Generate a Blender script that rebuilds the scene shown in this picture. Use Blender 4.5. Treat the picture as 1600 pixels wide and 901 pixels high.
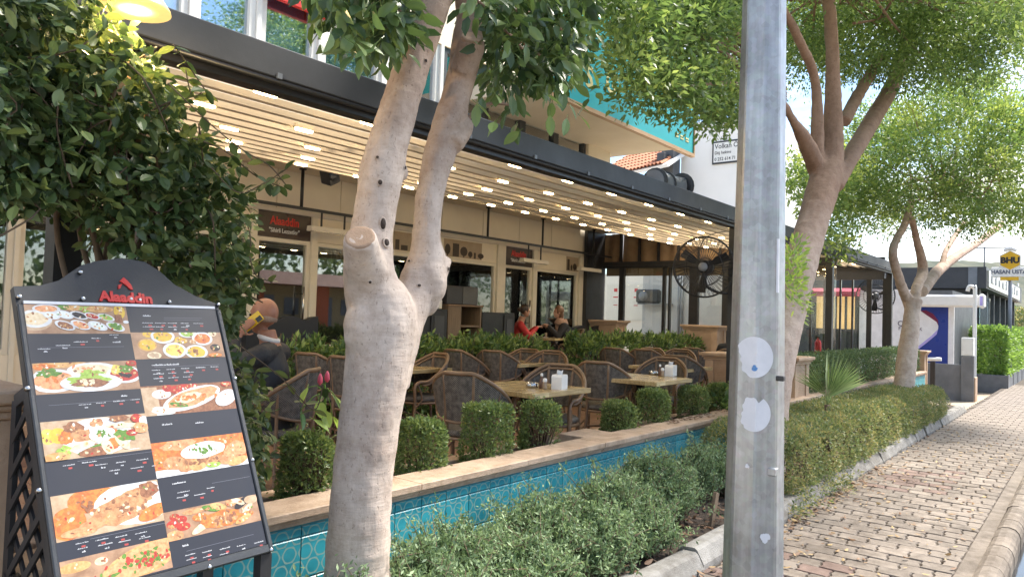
import bpy, bmesh, math, random
import numpy as np
from mathutils import Vector, Matrix
for o in list(bpy.data.objects): bpy.data.objects.remove(o)
S = bpy.context.scene
COL = S.collection
R = math.radians
rng = np.random.default_rng(7)
random.seed(7)
# ---------------------------------------------------------------- camera
AZ, PT, RL, FPX = R(38.44), R(2.05), R(-1.863), 1150.0
CAM = np.array([0, 0, 1.55])
_f = np.array([math.cos(AZ)*math.cos(PT), math.sin(AZ)*math.cos(PT), math.sin(PT)])
_r = np.array([math.sin(AZ), -math.cos(AZ), 0.0]); _u = np.cross(_r, _f)
_r, _u = _r*math.cos(RL)-_u*math.sin(RL), _r*math.sin(RL)+_u*math.cos(RL)
cd = bpy.data.cameras.new('camera'); cam = bpy.data.objects.new('camera', cd); COL.objects.link(cam)
cd.sensor_width = 36; cd.lens = FPX/1600*36; cd.clip_start = 0.05; cd.clip_end = 3000
cam.matrix_world = Matrix(((_r[0], _u[0], -_f[0], CAM[0]), (_r[1], _u[1], -_f[1], CAM[1]), (_r[2], _u[2], -_f[2], CAM[2]), (0, 0, 0, 1)))
S.camera = cam
# ---------------------------------------------------------------- light
SUN_AZ, SUN_EL = -27.0, 54.0
W = bpy.data.worlds.new('World'); S.world = W; W.use_nodes = True
wn = W.node_tree; wn.nodes.clear()
sky = wn.nodes.new('ShaderNodeTexSky'); sky.sky_type = 'NISHITA'; sky.sun_disc = False
sky.sun_elevation = R(SUN_EL); sky.sun_rotation = R(90-SUN_AZ); sky.air_density = 1.0; sky.dust_density = .3; sky.ozone_density = 2.0
tc = wn.nodes.new('ShaderNodeTexCoord')
cn = wn.nodes.new('ShaderNodeTexNoise'); cn.inputs['Scale'].default_value = 2.6; cn.inputs['Detail'].default_value = 9; cn.inputs['Roughness'].default_value = .6
mp = wn.nodes.new('ShaderNodeMapping'); mp.inputs['Scale'].default_value = (1, 1, 2.4); mp.inputs['Location'].default_value = (.35, .2, .1)
cr = wn.nodes.new('ShaderNodeValToRGB'); cr.color_ramp.elements[0].position = .47; cr.color_ramp.elements[1].position = .70
mx = wn.nodes.new('ShaderNodeMix'); mx.data_type = 'RGBA'
bgn = wn.nodes.new('ShaderNodeBackground'); wo = wn.nodes.new('ShaderNodeOutputWorld')
wn.links.new(tc.outputs['Generated'], mp.inputs['Vector']); wn.links.new(mp.outputs['Vector'], cn.inputs['Vector'])
wn.links.new(cn.outputs['Fac'], cr.inputs['Fac']); wn.links.new(cr.outputs['Color'], mx.inputs[0])
wn.links.new(sky.outputs['Color'], mx.inputs[6]); mx.inputs[7].default_value = (7.6, 7.4, 7.0, 1)
wn.links.new(mx.outputs[2], bgn.inputs['Color']); bgn.inputs['Strength'].default_value = .066
wn.links.new(bgn.outputs[0], wo.inputs[0])
sl = bpy.data.lights.new('sun', 'SUN'); sl.energy = 2.5; sl.angle = R(15); sl.color = (1, .94, .84)
so = bpy.data.objects.new('sun', sl); COL.objects.link(so)
sd = Vector((math.cos(R(SUN_AZ))*math.cos(R(SUN_EL)), math.sin(R(SUN_AZ))*math.cos(R(SUN_EL)), math.sin(R(SUN_EL))))
so.rotation_euler = sd.to_track_quat('Z', 'Y').to_euler(); so.location = (0, 0, 30)
S.view_settings.view_transform = 'Standard'; S.view_settings.look = 'None'; S.view_settings.gamma = 1
S.view_settings.use_curve_mapping = False; S.view_settings.exposure = 2.3
try: S.cycles.max_bounces = 7; S.cycles.transparent_max_bounces = 12
except Exception: pass

# ---------------------------------------------------------------- pixel -> place
def ray(x, y): return _f+_r*(x-800)/FPX-_u*(y-450.5)/FPX
def on(ax, v, x, y):
    d = ray(x, y); t = (v-CAM[ax])/d[ax]; return CAM+d*t
def onY(v, x, y): return on(1, v, x, y)
def onX(v, x, y): return on(0, v, x, y)
def onZ(v, x, y): return on(2, v, x, y)
def atd(d, x, y):
    return CAM+ray(x, y)*d
def XY(Y, x, y=480): return float(onY(Y, x, y)[0])
def YX(X, x, y=480): return float(onX(X, x, y)[1])

# ---------------------------------------------------------------- materials
MATS = {}
def _nodes(name):
    m = bpy.data.materials.new(name); m.use_nodes = True; MATS[name] = m
    nt = m.node_tree; b = nt.nodes['Principled BSDF']
    return m, nt, b
def N(nt, t, **k):
    n = nt.nodes.new('ShaderNode'+t)
    for a, v in k.items():
        if a in n.inputs: n.inputs[a].default_value = v
        else: setattr(n, a, v)
    return n
def c4(c): return (c[0], c[1], c[2], 1)
def mat(name, c1, c2=None, scale=6, rough=.6, metal=0, bump=0, bscale=None, rand=0, spec=.5, stretch=(1, 1, 1), detail=5, contrast=(.3, .7), coords='Object', emit=None, es=0, coat=0):
    """noise-mottled paint, stone, wood ..."""
    if name in MATS: return MATS[name]
    m, nt, b = _nodes(name); L = nt.links.new
    b.inputs['Roughness'].default_value = rough; b.inputs['Metallic'].default_value = metal
    b.inputs['Specular IOR Level'].default_value = spec; b.inputs['Coat Weight'].default_value = coat
    t = N(nt, 'TexCoord'); mp = N(nt, 'Mapping'); mp.inputs['Scale'].default_value = stretch
    L(t.outputs[coords], mp.inputs['Vector'])
    src = None
    if c2 is None: c2 = tuple(x*.82 for x in c1)
    n = N(nt, 'TexNoise', Scale=scale, Detail=detail, Roughness=.62); L(mp.outputs[0], n.inputs['Vector'])
    if rand:
        oi = N(nt, 'ObjectInfo'); ad = N(nt, 'VectorMath', operation='MULTIPLY_ADD'); L(oi.outputs['Random'], ad.inputs[0]); ad.inputs[1].default_value = (37, 19, 53); L(mp.outputs[0], ad.inputs[2]); L(ad.outputs[0], n.inputs['Vector'])
    r = N(nt, 'ValToRGB'); r.color_ramp.elements[0].position = contrast[0]; r.color_ramp.elements[1].position = contrast[1]
    r.color_ramp.elements[0].color = c4(c2); r.color_ramp.elements[1].color = c4(c1); L(n.outputs['Fac'], r.inputs['Fac'])
    out = r.outputs['Color']
    if rand:
        h = N(nt, 'HueSaturation'); L(out, h.inputs['Color'])
        mr = N(nt, 'MapRange'); mr.inputs['To Min'].default_value = 1-rand; mr.inputs['To Max'].default_value = 1+rand
        L(oi.outputs['Random'], mr.inputs['Value']); L(mr.outputs[0], h.inputs['Value']); out = h.outputs['Color']
    L(out, b.inputs['Base Color'])
    rr = N(nt, 'MapRange'); rr.inputs['To Min'].default_value = min(1, rough+.1); rr.inputs['To Max'].default_value = max(.02, rough-.1)
    L(n.outputs['Fac'], rr.inputs['Value']); L(rr.outputs[0], b.inputs['Roughness'])
    if bump:
        n2 = N(nt, 'TexNoise', Scale=bscale or scale*6, Detail=6, Roughness=.65); L(mp.outputs[0], n2.inputs['Vector'])
        bp = N(nt, 'Bump', Strength=bump, Distance=.02); L(n2.outputs['Fac'], bp.inputs['Height']); L(bp.outputs[0], b.inputs['Normal'])
    if emit: b.inputs['Emission Color'].default_value = c4(emit); b.inputs['Emission Strength'].default_value = es
    return m
def leafmat(name, dark, light, trans=.35, rough=.42, tcol=None):
    m, nt, b = _nodes(name); L = nt.links.new; LG = 1.25 if 'dead' not in name and 'bright' not in name else 1.0
    dark = tuple(x*LG for x in dark); light = tuple(x*LG for x in light)
    if isinstance(tcol, list): tcol = [(p, tuple(x*LG for x in c)) for p, c in tcol]
    a = N(nt, 'Attribute', attribute_name='rnd')
    r = N(nt, 'ValToRGB'); e = r.color_ramp.elements; e[0].color = c4(dark); e[1].color = c4(light); e[0].position = .05
    if isinstance(tcol, list):
        for p, c in tcol: q = e.new(p); q.color = c4(c)
    L(a.outputs['Fac'], r.inputs['Fac']); ds = N(nt, 'HueSaturation', Saturation=.84); L(r.outputs['Color'], ds.inputs['Color']); r = ds; L(r.outputs['Color'], b.inputs['Base Color'])
    b.inputs['Roughness'].default_value = rough
    tr = N(nt, 'BsdfTranslucent'); hs = N(nt, 'HueSaturation', Saturation=1.15, Value=1.35); hs.inputs['Hue'].default_value = .485
    L(r.outputs['Color'], hs.inputs['Color']); L(hs.outputs[0], tr.inputs['Color'])
    ms = N(nt, 'MixShader'); ms.inputs[0].default_value = trans
    L(b.outputs[0], ms.inputs[1]); L(tr.outputs[0], ms.inputs[2]); L(ms.outputs[0], nt.nodes['Material Output'].inputs['Surface'])
    return m
def glassmat(name, tint=(.9, .95, .95), refl=.0, ior=1.5):
    m, nt, b = _nodes(name); L = nt.links.new
    nt.nodes.remove(b)
    tr = N(nt, 'BsdfTransparent', Color=c4(tint)); gl = N(nt, 'BsdfGlossy', Roughness=.015); gl.inputs['Color'].default_value = (1, 1, 1, 1)
    fr = N(nt, 'Fresnel', IOR=ior); ms = N(nt, 'MixShader')
    ad = N(nt, 'Math', operation='ADD'); ad.inputs[1].default_value = refl; L(fr.outputs[0], ad.inputs[0])
    L(ad.outputs[0], ms.inputs[0]); L(tr.outputs[0], ms.inputs[1]); L(gl.outputs[0], ms.inputs[2]); L(ms.outputs[0], nt.nodes['Material Output'].inputs['Surface'])
    return m

# ---------------------------------------------------------------- mesh building
class MB:
    def __init__(s): s.v = []; s.f = []; s.m = []; s.sm = []
    def add(s, vs, fs, mi=0, smooth=False):
        o = len(s.v); s.v += [tuple(map(float, p)) for p in vs]
        for f in fs: s.f.append(tuple(i+o for i in f)); s.m.append(mi); s.sm.append(smooth)
        return s
    def box(s, a, b, mi=0, M=None, bev=0):
        x0, x1 = sorted((a[0], b[0])); y0, y1 = sorted((a[1], b[1])); z0, z1 = sorted((a[2], b[2]))
        if bev:
            bev = min(bev, (x1-x0)*.45, (y1-y0)*.45, (z1-z0)*.45)
            vs = []; e = bev
            for z, k in ((z0, e), (z0+e, 0), (z1-e, 0), (z1, e)):
                vs += [(x0+k+e*(k == 0)*0, y0+k, z), (x1-k, y0+k, z), (x1-k, y1-k, z), (x0+k, y1-k, z)]
            fs = [(3, 2, 1, 0), (12, 13, 14, 15)]
            for r_ in range(3):
                for i in range(4): j = (i+1) % 4; fs.append((r_*4+i, r_*4+j, r_*4+4+j, r_*4+4+i))
        else:
            vs = [(x0, y0, z0), (x1, y0, z0), (x1, y1, z0), (x0, y1, z0), (x0, y0, z1), (x1, y0, z1), (x1, y1, z1), (x0, y1, z1)]
            fs = [(3, 2, 1, 0), (4, 5, 6, 7), (0, 1, 5, 4), (1, 2, 6, 5), (2, 3, 7, 6), (3, 0, 4, 7)]
        if M is not None: vs = [M @ Vector(p) for p in vs]
        return s.add(vs, fs, mi)
    def tube(s, path, rad, n=8, mi=0, caps=True, smooth=True, up=None):
        P = [Vector(p) for p in path]; m = len(P)
        rr = rad if hasattr(rad, '__len__') else [rad]*m
        vs = []; fs = []; u = None
        for i in range(m):
            t = (P[min(i+1, m-1)]-P[max(i-1, 0)])
            if t.length < 1e-9: t = Vector((0, 0, 1))
            t.normalize()
            if u is None:
                u = Vector(up) if up else (Vector((0, 0, 1)) if abs(t.z) < .9 else Vector((1, 0, 0)))
            u = (u-t*u.dot(t))
            if u.length < 1e-6: u = t.orthogonal()
            u.normalize(); w = t.cross(u)
            for k in range(n):
                a = 2*math.pi*(k+.5)/n; vs.append(P[i]+(u*math.cos(a)+w*math.sin(a))*rr[i])
        for i in range(m-1):
            for k in range(n): j = (k+1) % n; fs.append((i*n+k, i*n+j, i*n+n+j, i*n+n+k))
        s.add(vs, fs, mi, smooth)
        if caps:
            o = len(s.v)-len(vs)
            s.f.append(tuple(o+k for k in reversed(range(n)))); s.m.append(mi); s.sm.append(False)
            s.f.append(tuple(o+(m-1)*n+k for k in range(n))); s.m.append(mi); s.sm.append(False)
        return s
    def lathe(s, prof, n=16, mi=0, c=(0, 0, 0), M=None, smooth=True):
        vs = []; fs = []
        for r_, z in prof:
            for k in range(n): a = 2*math.pi*k/n; vs.append(Vector((r_*math.cos(a), r_*math.sin(a), z)))
        for i in range(len(prof)-1):
            for k in range(n): j = (k+1) % n; fs.append((i*n+k, i*n+j, i*n+n+j, i*n+n+k))
        fs.append(tuple(reversed(range(n)))); fs.append(tuple((len(prof)-1)*n+k for k in range(n)))
        if M is not None: vs = [M @ p for p in vs]
        else: vs = [p+Vector(c) for p in vs]
        return s.add(vs, fs, mi, smooth)
    def ball(s, c, r, n=12, mi=0, M=None):
        rx, ry, rz = r if hasattr(r, '__len__') else (r, r, r)
        vs = []; fs = []; h = n//2
        for i in range(h+1):
            p = math.pi*i/h
            for k in range(n):
                a = 2*math.pi*k/n; q = Vector((rx*math.sin(p)*math.cos(a), ry*math.sin(p)*math.sin(a), rz*math.cos(p)))
                if M is not None: q = M @ q
                vs.append(q+Vector(c))
        for i in range(h):
            for k in range(n): j = (k+1) % n; fs.append((i*n+k, i*n+n+k, i*n+n+j, i*n+j))
        return s.add(vs, fs, mi, True)
    def prism(s, poly, vec, mi=0):
        """closed polygon (3d points, planar) extruded along vec"""
        n = len(poly); v = Vector(vec); P = [Vector(p) for p in poly]
        fs = [tuple(reversed(range(n))), tuple(range(n, 2*n))]+[(i, (i+1) % n, n+(i+1) % n, n+i) for i in range(n)]
        return s.add(P+[p+v for p in P], fs, mi)
    def build(s, name, mats, parent=None, loc=None, rz=None):
        me = bpy.data.meshes.new(name); me.from_pydata(s.v, [], s.f); 
        mats = mats if isinstance(mats, (list, tuple)) else [mats]
        for q in mats: me.materials.append(MATS[q] if isinstance(q, str) else q)
        me.polygons.foreach_set('material_index', s.m); me.polygons.foreach_set('use_smooth', s.sm)
        bm = bmesh.new(); bm.from_mesh(me); bmesh.ops.recalc_face_normals(bm, faces=bm.faces); bm.to_mesh(me); bm.free()
        return link(name, me, parent, loc, rz)
def link(name, me, parent=None, loc=None, rz=None):
    o = bpy.data.objects.new(name, me); COL.objects.link(o)
    if parent is not None: o.parent = parent
    if loc is not None: o.location = loc
    if rz is not None: o.rotation_euler = (0, 0, rz)
    return o
def tag(o, label=None, cat=None, group=None, kind=None):
    if label: o['label'] = label
    if cat: o['category'] = cat
    if group: o['group'] = group
    if kind: o['kind'] = kind
    return o
def thing(name, label, cat, loc=(0, 0, 0), rz=0, group=None):
    o = bpy.data.objects.new(name, None); COL.objects.link(o); o.empty_display_size = .1
    o.location = loc; o.rotation_euler = (0, 0, rz)
    return tag(o, label, cat, group)
def dup(root, loc=None, rz=None, label=None, group=None):
    r_ = root.copy(); COL.objects.link(r_)
    if loc is not None: r_.location = loc
    if rz is not None: r_.rotation_euler = (0, 0, rz)
    if label: r_['label'] = label
    if group: r_['group'] = group
    for ch in list(root.children):
        c = ch.copy(); COL.objects.link(c); c.parent = r_
        for g in ch.children:
            d = g.copy(); COL.objects.link(d); d.parent = c
    return r_
def local(o):  # world -> local of an unrotated or z-rotated empty
    return Matrix.Translation(o.location) @ Matrix.Rotation(o.rotation_euler.z, 4, 'Z')
def text_mesh(body, size, extrude=.002, offset=0, align='CENTER', space=1.0):
    cu = bpy.data.curves.new('lettering', 'FONT'); cu.body = body; cu.size = size; cu.extrude = extrude; cu.offset = offset
    cu.align_x = align; cu.align_y = 'CENTER'; cu.space_character = space; cu.resolution_u = 3
    o = bpy.data.objects.new('lettering', cu); COL.objects.link(o)
    dg = bpy.context.evaluated_depsgraph_get(); me = bpy.data.meshes.new_from_object(o.evaluated_get(dg))
    bpy.data.objects.remove(o); return me
def lettering(body, size, m, parent, M, name='lettering', extrude=.002, offset=0, align='CENTER', space=1.0, sx=1.0):
    me = text_mesh(body, size, extrude, offset, align, space); me.transform(M @ Matrix.Scale(sx, 4, (1, 0, 0))); me.materials.clear()
    me.materials.append(MATS[m] if isinstance(m, str) else m)
    return link(name, me, parent)
def frameM(o, ex, ey):
    ex = Vector(ex).normalized(); ey = Vector(ey).normalized(); ez = ex.cross(ey)
    return Matrix(((ex.x, ey.x, ez.x, o[0]), (ex.y, ey.y, ez.y, o[1]), (ex.z, ey.z, ez.z, o[2]), (0, 0, 0, 1)))
def smooth_path(P, k=4):
    P = [np.array(p, float) for p in P]; out = []
    for i in range(len(P)-1):
        p0 = P[max(i-1, 0)]; p1 = P[i]; p2 = P[i+1]; p3 = P[min(i+2, len(P)-1)]
        for j in range(k):
            t = j/k; out.append(.5*((2*p1)+(-p0+p2)*t+(2*p0-5*p1+4*p2-p3)*t*t+(-p0+3*p1-3*p2+p3)*t**3))
    out.append(P[-1]); return out

# ---------------------------------------------------------------- foliage
def unit(a): return a/np.maximum(np.linalg.norm(a, axis=1, keepdims=True), 1e-9)
def leaves(name, pos, axis, size, mats, parent, aspect=.45, fold=.25, near=False, nrm=None, rnd=None, kind='stuff', droop=0):
    """one mesh of folded leaf blades; pos = base, axis = blade direction"""
    n = len(pos); pos = np.asarray(pos, float); ax = unit(np.asarray(axis, float))
    if nrm is None: nrm = rng.normal(size=(n, 3))+np.array([0, 0, .9])
    sd_ = unit(np.cross(ax, nrm)); up = np.cross(sd_, ax)
    L = (size if hasattr(size, '__len__') else np.full(n, size)).reshape(-1, 1); w = L*aspect*.5
    if near:
        V = [pos, pos+ax*L*.3+sd_*w*.9+up*w*fold, pos+ax*L*.68+sd_*w*.82+up*w*fold, pos+ax*L-up*L*droop*.5, pos+ax*L*.68-sd_*w*.82+up*w*fold, pos+ax*L*.3-sd_*w*.9+up*w*fold, pos+ax*L*.5-up*L*droop*0]
        fi = [(0, 1, 2, 6), (6, 2, 3), (6, 3, 4), (0, 6, 4, 5)]; k = 7
        V = np.stack(V, 1).reshape(-1, 3); base = np.arange(n)*k
        lt = np.array([4, 3, 3, 4]*n); ls = np.concatenate([[0], np.cumsum(lt)[:-1]])
        li = np.concatenate([base[:, None]+np.array(f)[None] for f in fi], 1).reshape(-1); nf = 4
    else:
        V = np.stack([pos, pos+ax*L*.45+sd_*w+up*w*fold, pos+ax*L, pos+ax*L*.45-sd_*w+up*w*fold], 1).reshape(-1, 3)
        base = np.arange(n)*4
        li = (base[:, None]+np.array([0, 1, 2, 0, 2, 3])[None]).reshape(-1); nf = 2
        lt = np.full(2*n, 3); ls = np.arange(2*n)*3
    me = bpy.data.meshes.new(name)
    me.vertices.add(len(V)); me.vertices.foreach_set('co', V.reshape(-1).astype(np.float32))
    me.loops.add(len(li)); me.loops.foreach_set('vertex_index', li.astype(np.int32))
    me.polygons.add(len(lt)); me.polygons.foreach_set('loop_start', ls.astype(np.int32)); me.polygons.foreach_set('loop_total', lt.astype(np.int32))
    me.update(calc_edges=True)
    if rnd is None: rnd = rng.random(n)
    at = me.attributes.new('rnd', 'FLOAT', 'FACE'); at.data.foreach_set('value', np.repeat(rnd, nf).astype(np.float32))
    mats = mats if isinstance(mats, (list, tuple)) else [mats]
    for q in mats: me.materials.append(MATS[q] if isinstance(q, str) else q)
    o = link(name, me, parent)
    if kind: o['kind'] = kind
    return o
def leaf_mesh(name, L, aspect, m, fold=.2):
    """a single large leaf with a midrib fold and short stalk"""
    w = L*aspect*.5
    prof = [(0, .06), (.12, .5), (.32, .95), (.55, 1), (.78, .7), (.93, .3), (1, .02)]
    vs = []; fs = []
    for t, k in prof:
        z = -L*.1*t*t; vs += [(L*t, -w*k, z+w*k*fold), (L*t, 0, z), (L*t, w*k, z+w*k*fold)]
    for i in range(len(prof)-1):
        a = i*3; fs += [(a, a+1, a+4, a+3), (a+1, a+2, a+5, a+4)]
    mb = MB(); mb.add(vs, fs, 0, True); mb.tube([(-L*.25, 0, .0), (0, 0, 0)], L*.018, 4, 0)
    me = bpy.data.meshes.new(name); me.from_pydata(mb.v, [], mb.f); me.materials.append(MATS[m] if isinstance(m, str) else m)
    at = me.attributes.new('rnd', 'FLOAT', 'FACE'); at.data.foreach_set('value', np.full(len(me.polygons), rng.random(), np.float32))
    return me
def put_leaf(me, pos, axis, parent, name='leaf', roll=None):
    a = Vector(axis).normalized(); q = a.to_track_quat('X', 'Z'); M = q.to_matrix().to_4x4() @ Matrix.Rotation(random.uniform(-.8, .8) if roll is None else roll, 4, 'X')
    o = link(name, me, parent); o.matrix_local = Matrix.Translation(Vector(pos)) @ M; return o
def clump_pts(centers, rad, per, flat=1.0):
    c = np.repeat(centers, per, 0); d = unit(rng.normal(size=(len(c), 3))); d[:, 2] *= flat
    r_ = (rad if not hasattr(rad, '__len__') else np.repeat(rad, per))
    q = rng.random(len(c))**.45; p = c+d*(q*r_).reshape(-1, 1)
    return p, d
def ellipsoid_shell(c, r_, n, thick=.35, zmin=-1):
    out = []
    while len(out) < n:
        d = unit(rng.normal(size=(n, 3))); d = d[d[:, 2] > zmin]
        k = 1-thick*rng.random(len(d))**1.5; out += list(d*k[:, None])
    return np.array(out[:n])*np.array(r_)+np.array(c)
def remeshed(mb, name, mats, parent, voxel, smooth_it=6, disp=0, dscale=.1):
    o = mb.build('tmp_trunk', mats); md = o.modifiers.new('r', 'REMESH'); md.mode = 'VOXEL'; md.voxel_size = voxel
    sm = o.modifiers.new('s', 'SMOOTH'); sm.factor = .5; sm.iterations = smooth_it
    if disp:
        tx = bpy.data.textures.new('bark_lumps', 'CLOUDS'); tx.noise_scale = dscale; tx.noise_depth = 3
        dm = o.modifiers.new('d', 'DISPLACE'); dm.texture = tx; dm.strength = disp; dm.mid_level = .5; dm.texture_coords = 'LOCAL'
    dg = bpy.context.evaluated_depsgraph_get(); me = bpy.data.meshes.new_from_object(o.evaluated_get(dg))
    bpy.data.objects.remove(o); me.name = name
    me.polygons.foreach_set('use_smooth', [True]*len(me.polygons))
    return link(name, me, parent)
# ================================================================ materials
mat('sand', (.44, .355, .26), (.33, .255, .18), scale=3, rough=.9, bump=.35, bscale=60)
mat('asphalt', (.075, .075, .078), (.05, .05, .052), scale=20, rough=.6, bump=.3, bscale=200)
mat('paver', (.25, .207, .17), (.165, .135, .11), scale=9, rough=.85, bump=.45, bscale=140, rand=.16)
mat('paver_red', (.22, .15, .122), (.16, .105, .088), scale=9, rough=.85, bump=.45, bscale=140, rand=.12)
mat('joint', (.085, .066, .05), (.05, .04, .03), scale=30, rough=.95, bump=.4)
mat('concrete', (.32, .305, .285), (.19, .18, .165), scale=7, rough=.85, bump=.5, bscale=120, rand=.1)
mat('kerbconc', (.25, .205, .165), (.165, .135, .108), scale=8, rough=.85, bump=.5, bscale=120, rand=.12)
mat('soil', (.085, .06, .042), (.045, .032, .024), scale=14, rough=.95, bump=.9, bscale=70)
mat('travertine', (.56, .42, .31), (.41, .29, .205), scale=5, rough=.6, bump=.3, bscale=60, rand=.06, stretch=(1, 1, 4))
mat('pinkstone', (.52, .37, .26), (.40, .27, .18), scale=6, rough=.65, bump=.35, bscale=50, rand=.05)
mat('mortar', (.36, .31, .26), rough=.9)
mat('floor_tile', (.30, .175, .115), (.21, .12, .08), scale=4, rough=.45, bump=.15, rand=.08)
mat('grout_white', (.06, .22, .26), rough=.7)
# glazed turquoise tile with a net of tan lines
m_, nt, b = _nodes('turquoise_tile'); L = nt.links.new
g = N(nt, 'NewGeometry'); sx = N(nt, 'SeparateXYZ'); L(g.outputs['Position'], sx.inputs[0])
def _ma(op, a, b_=None):
    n = N(nt, 'Math', operation=op)
    for i, q in enumerate((a, b_)):
        if q is None: continue
        if isinstance(q, (int, float)): n.inputs[i].default_value = q
        else: L(q, n.inputs[i])
    return n.outputs[0]
kk = 2*math.pi/.078; tot = None
for an in (90, 210, 330):
    dx, dz = math.cos(R(an))*kk, math.sin(R(an))*kk
    p = _ma('COSINE', _ma('ADD', _ma('MULTIPLY', sx.outputs['X'], dx), _ma('MULTIPLY', sx.outputs['Z'], dz)))
    tot = p if tot is None else _ma('ADD', tot, p)
ln = _ma('LESS_THAN', _ma('ABSOLUTE', _ma('ADD', tot, .62)), .34)
ns = N(nt, 'TexNoise', Scale=9, Detail=4); L(g.outputs['Position'], ns.inputs['Vector'])
ra = N(nt, 'ValToRGB'); ra.color_ramp.elements[0].color = (.02, .215, .275, 1); ra.color_ramp.elements[1].color = (.04, .33, .395, 1); ra.color_ramp.elements[0].position = .3; ra.color_ramp.elements[1].position = .7; L(ns.outputs['Fac'], ra.inputs['Fac'])
mxx = N(nt, 'Mix', data_type='RGBA'); L(ln, mxx.inputs[0]); L(ra.outputs[0], mxx.inputs[6]); mxx.inputs[7].default_value = (.22, .35, .32, 1)
oi = N(nt, 'ObjectInfo'); hv = N(nt, 'HueSaturation'); L(mxx.outputs[2], hv.inputs['Color']); mr = N(nt, 'MapRange'); mr.inputs['To Min'].default_value = .86; mr.inputs['To Max'].default_value = 1.12; L(oi.outputs['Random'], mr.inputs['Value']); L(mr.outputs[0], hv.inputs['Value'])
L(hv.outputs[0], b.inputs['Base Color']); b.inputs['Roughness'].default_value = .35
# wet road film
mat('water_film', (.03, .032, .035), rough=.12, spec=.9, scale=3)
leafmat('deadleaf', (.10, .045, .02), (.42, .28, .08), trans=.1, rough=.7, tcol=[(.5, (.24, .12, .05))])

# grime on the pavers follows the ground, not the single brick
def grime(name, lo, s1, s2):
    nt = MATS[name].node_tree; L = nt.links.new; b = nt.nodes['Principled BSDF']; src = b.inputs['Base Color'].links[0].from_socket
    g = N(nt, 'NewGeometry'); n1 = N(nt, 'TexNoise', Scale=s1, Detail=7, Roughness=.7); n2 = N(nt, 'TexNoise', Scale=s2, Detail=5, Roughness=.7); L(g.outputs['Position'], n1.inputs['Vector']); L(g.outputs['Position'], n2.inputs['Vector'])
    m_ = N(nt, 'Math', operation='MULTIPLY'); L(n1.outputs['Fac'], m_.inputs[0]); L(n2.outputs['Fac'], m_.inputs[1]); r_ = N(nt, 'ValToRGB'); e = r_.color_ramp.elements; e[0].position = .16; e[1].position = .30; e[0].color = (lo, lo*.95, lo*.9, 1); e[1].color = (1.05, 1.05, 1.05, 1); L(m_.outputs[0], r_.inputs['Fac'])
    x = N(nt, 'Mix', data_type='RGBA', blend_type='MULTIPLY'); x.inputs[0].default_value = 1; L(src, x.inputs[6]); L(r_.outputs[0], x.inputs[7]); L(x.outputs[2], b.inputs['Base Color'])
grime('paver', .62, .9, 7); grime('paver_red', .62, .9, 7); grime('kerbconc', .6, 1.3, 9); grime('concrete', .6, 1.3, 9); grime('travertine', .72, 1.5, 11)
# ================================================================ ground
def sheet(name, x0, y0, x1, y1, z, m, label=None, nx=1, ny=1):
    mb = MB()
    mb.add([(x0, y0, z), (x1, y0, z), (x1, y1, z), (x0, y1, z)], [(0, 1, 2, 3)])
    return tag(mb.build(name, m), label, kind='structure')
sheet('ground', -400, -400, 900, 900, -.16, 'sand', 'pale sandy ground running to the horizon')
sheet('road', -60, -6.5, 260, .44, -.12, 'asphalt', 'dark asphalt road along the kerb')
# puddle by the kerb
pts = []
for i in range(40):
    a = i/40*2*math.pi; pts.append((6.2+4.2*math.cos(a)*(1+.1*math.sin(3*a)), .02+.40*math.sin(a)*(1+.12*math.sin(5*a+1)), -.114))
mb = MB(); mb.add(pts, [tuple(range(40))]); tag(mb.build('puddle', 'water_film'), 'shallow puddle reflecting the sky along the kerb', kind='structure')
# pavement: bed sheet, then each paver
pv = bpy.data.objects.new('pavement', None); COL.objects.link(pv); tag(pv, 'worn brick pavement scattered with fallen leaves', kind='structure')
mb = MB(); mb.box((-3, .70, -.15), (60, 1.90, -.012)); mb.build('pavement_bed', ['joint'], pv)
PW, PL_ = .198, .158       # across (Y), along (X)
def paver_geo(mb, x, y, mi=0, j=.0055, h=0.0, z1=0.0):
    hy, hx, e = PW/2-j, PL_/2-j, .009
    top = [(x-hx, y-hy), (x-hx*.33, y-hy-e), (x+hx*.33, y-hy+e), (x+hx, y-hy), (x+hx, y+hy), (x+hx*.33, y+hy+e), (x-hx*.33, y+hy-e), (x-hx, y+hy)]
    n = 8; c = (x, y); bv = .006
    if y < .75: top = [(p[0], max(p[1], j+.702-(0 if mb is not None else 0))) for p in top]
    vs = [(p[0], p[1], z1-.05) for p in top]+[(p[0], p[1], z1-bv) for p in top]+[(x+(p[0]-x)*.95, y+(p[1]-y)*.95, z1) for p in top]
    fs = [tuple(range(16, 24))]
    for r_ in (0, 8): fs += [(r_+i, r_+(i+1) % 8, r_+8+(i+1) % 8, r_+8+i) for i in range(8)]
    mb.add(vs, fs, mi)
PME = []
HALF = None
for v in range(4):
    mb = MB(); paver_geo(mb, 0, 5, z1=0); mb.v = [(p[0], p[1]-5, p[2]) for p in mb.v]
    for i in range(len(mb.v)):
        if i >= 8: mb.v[i] = (mb.v[i][0], mb.v[i][1], mb.v[i][2]+[0, .001, -.001, .0005][v])
    me = bpy.data.meshes.new('paver'); me.from_pydata(mb.v, [], mb.f); me.materials.append(MATS['paver' if v < 3 else 'paver_red']); PME.append(me)
spots = []
for i in range(int((26-2.4)/PL_)):
    x = 2.4+i*PL_
    for k in range(7):
        y = .80+PW*k-(PW*.5 if i % 2 else 0)
        if y+PW/2 > 2.0: continue
        spots.append((x, y))
def vis(x, y, z=0):
    d = np.array([x, y, z])-CAM; zz = d@_f
    if zz < .3: return None
    px, py = 800+FPX*(d@_r)/zz, 450.5-FPX*(d@_u)/zz
    return px, py, zz
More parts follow.
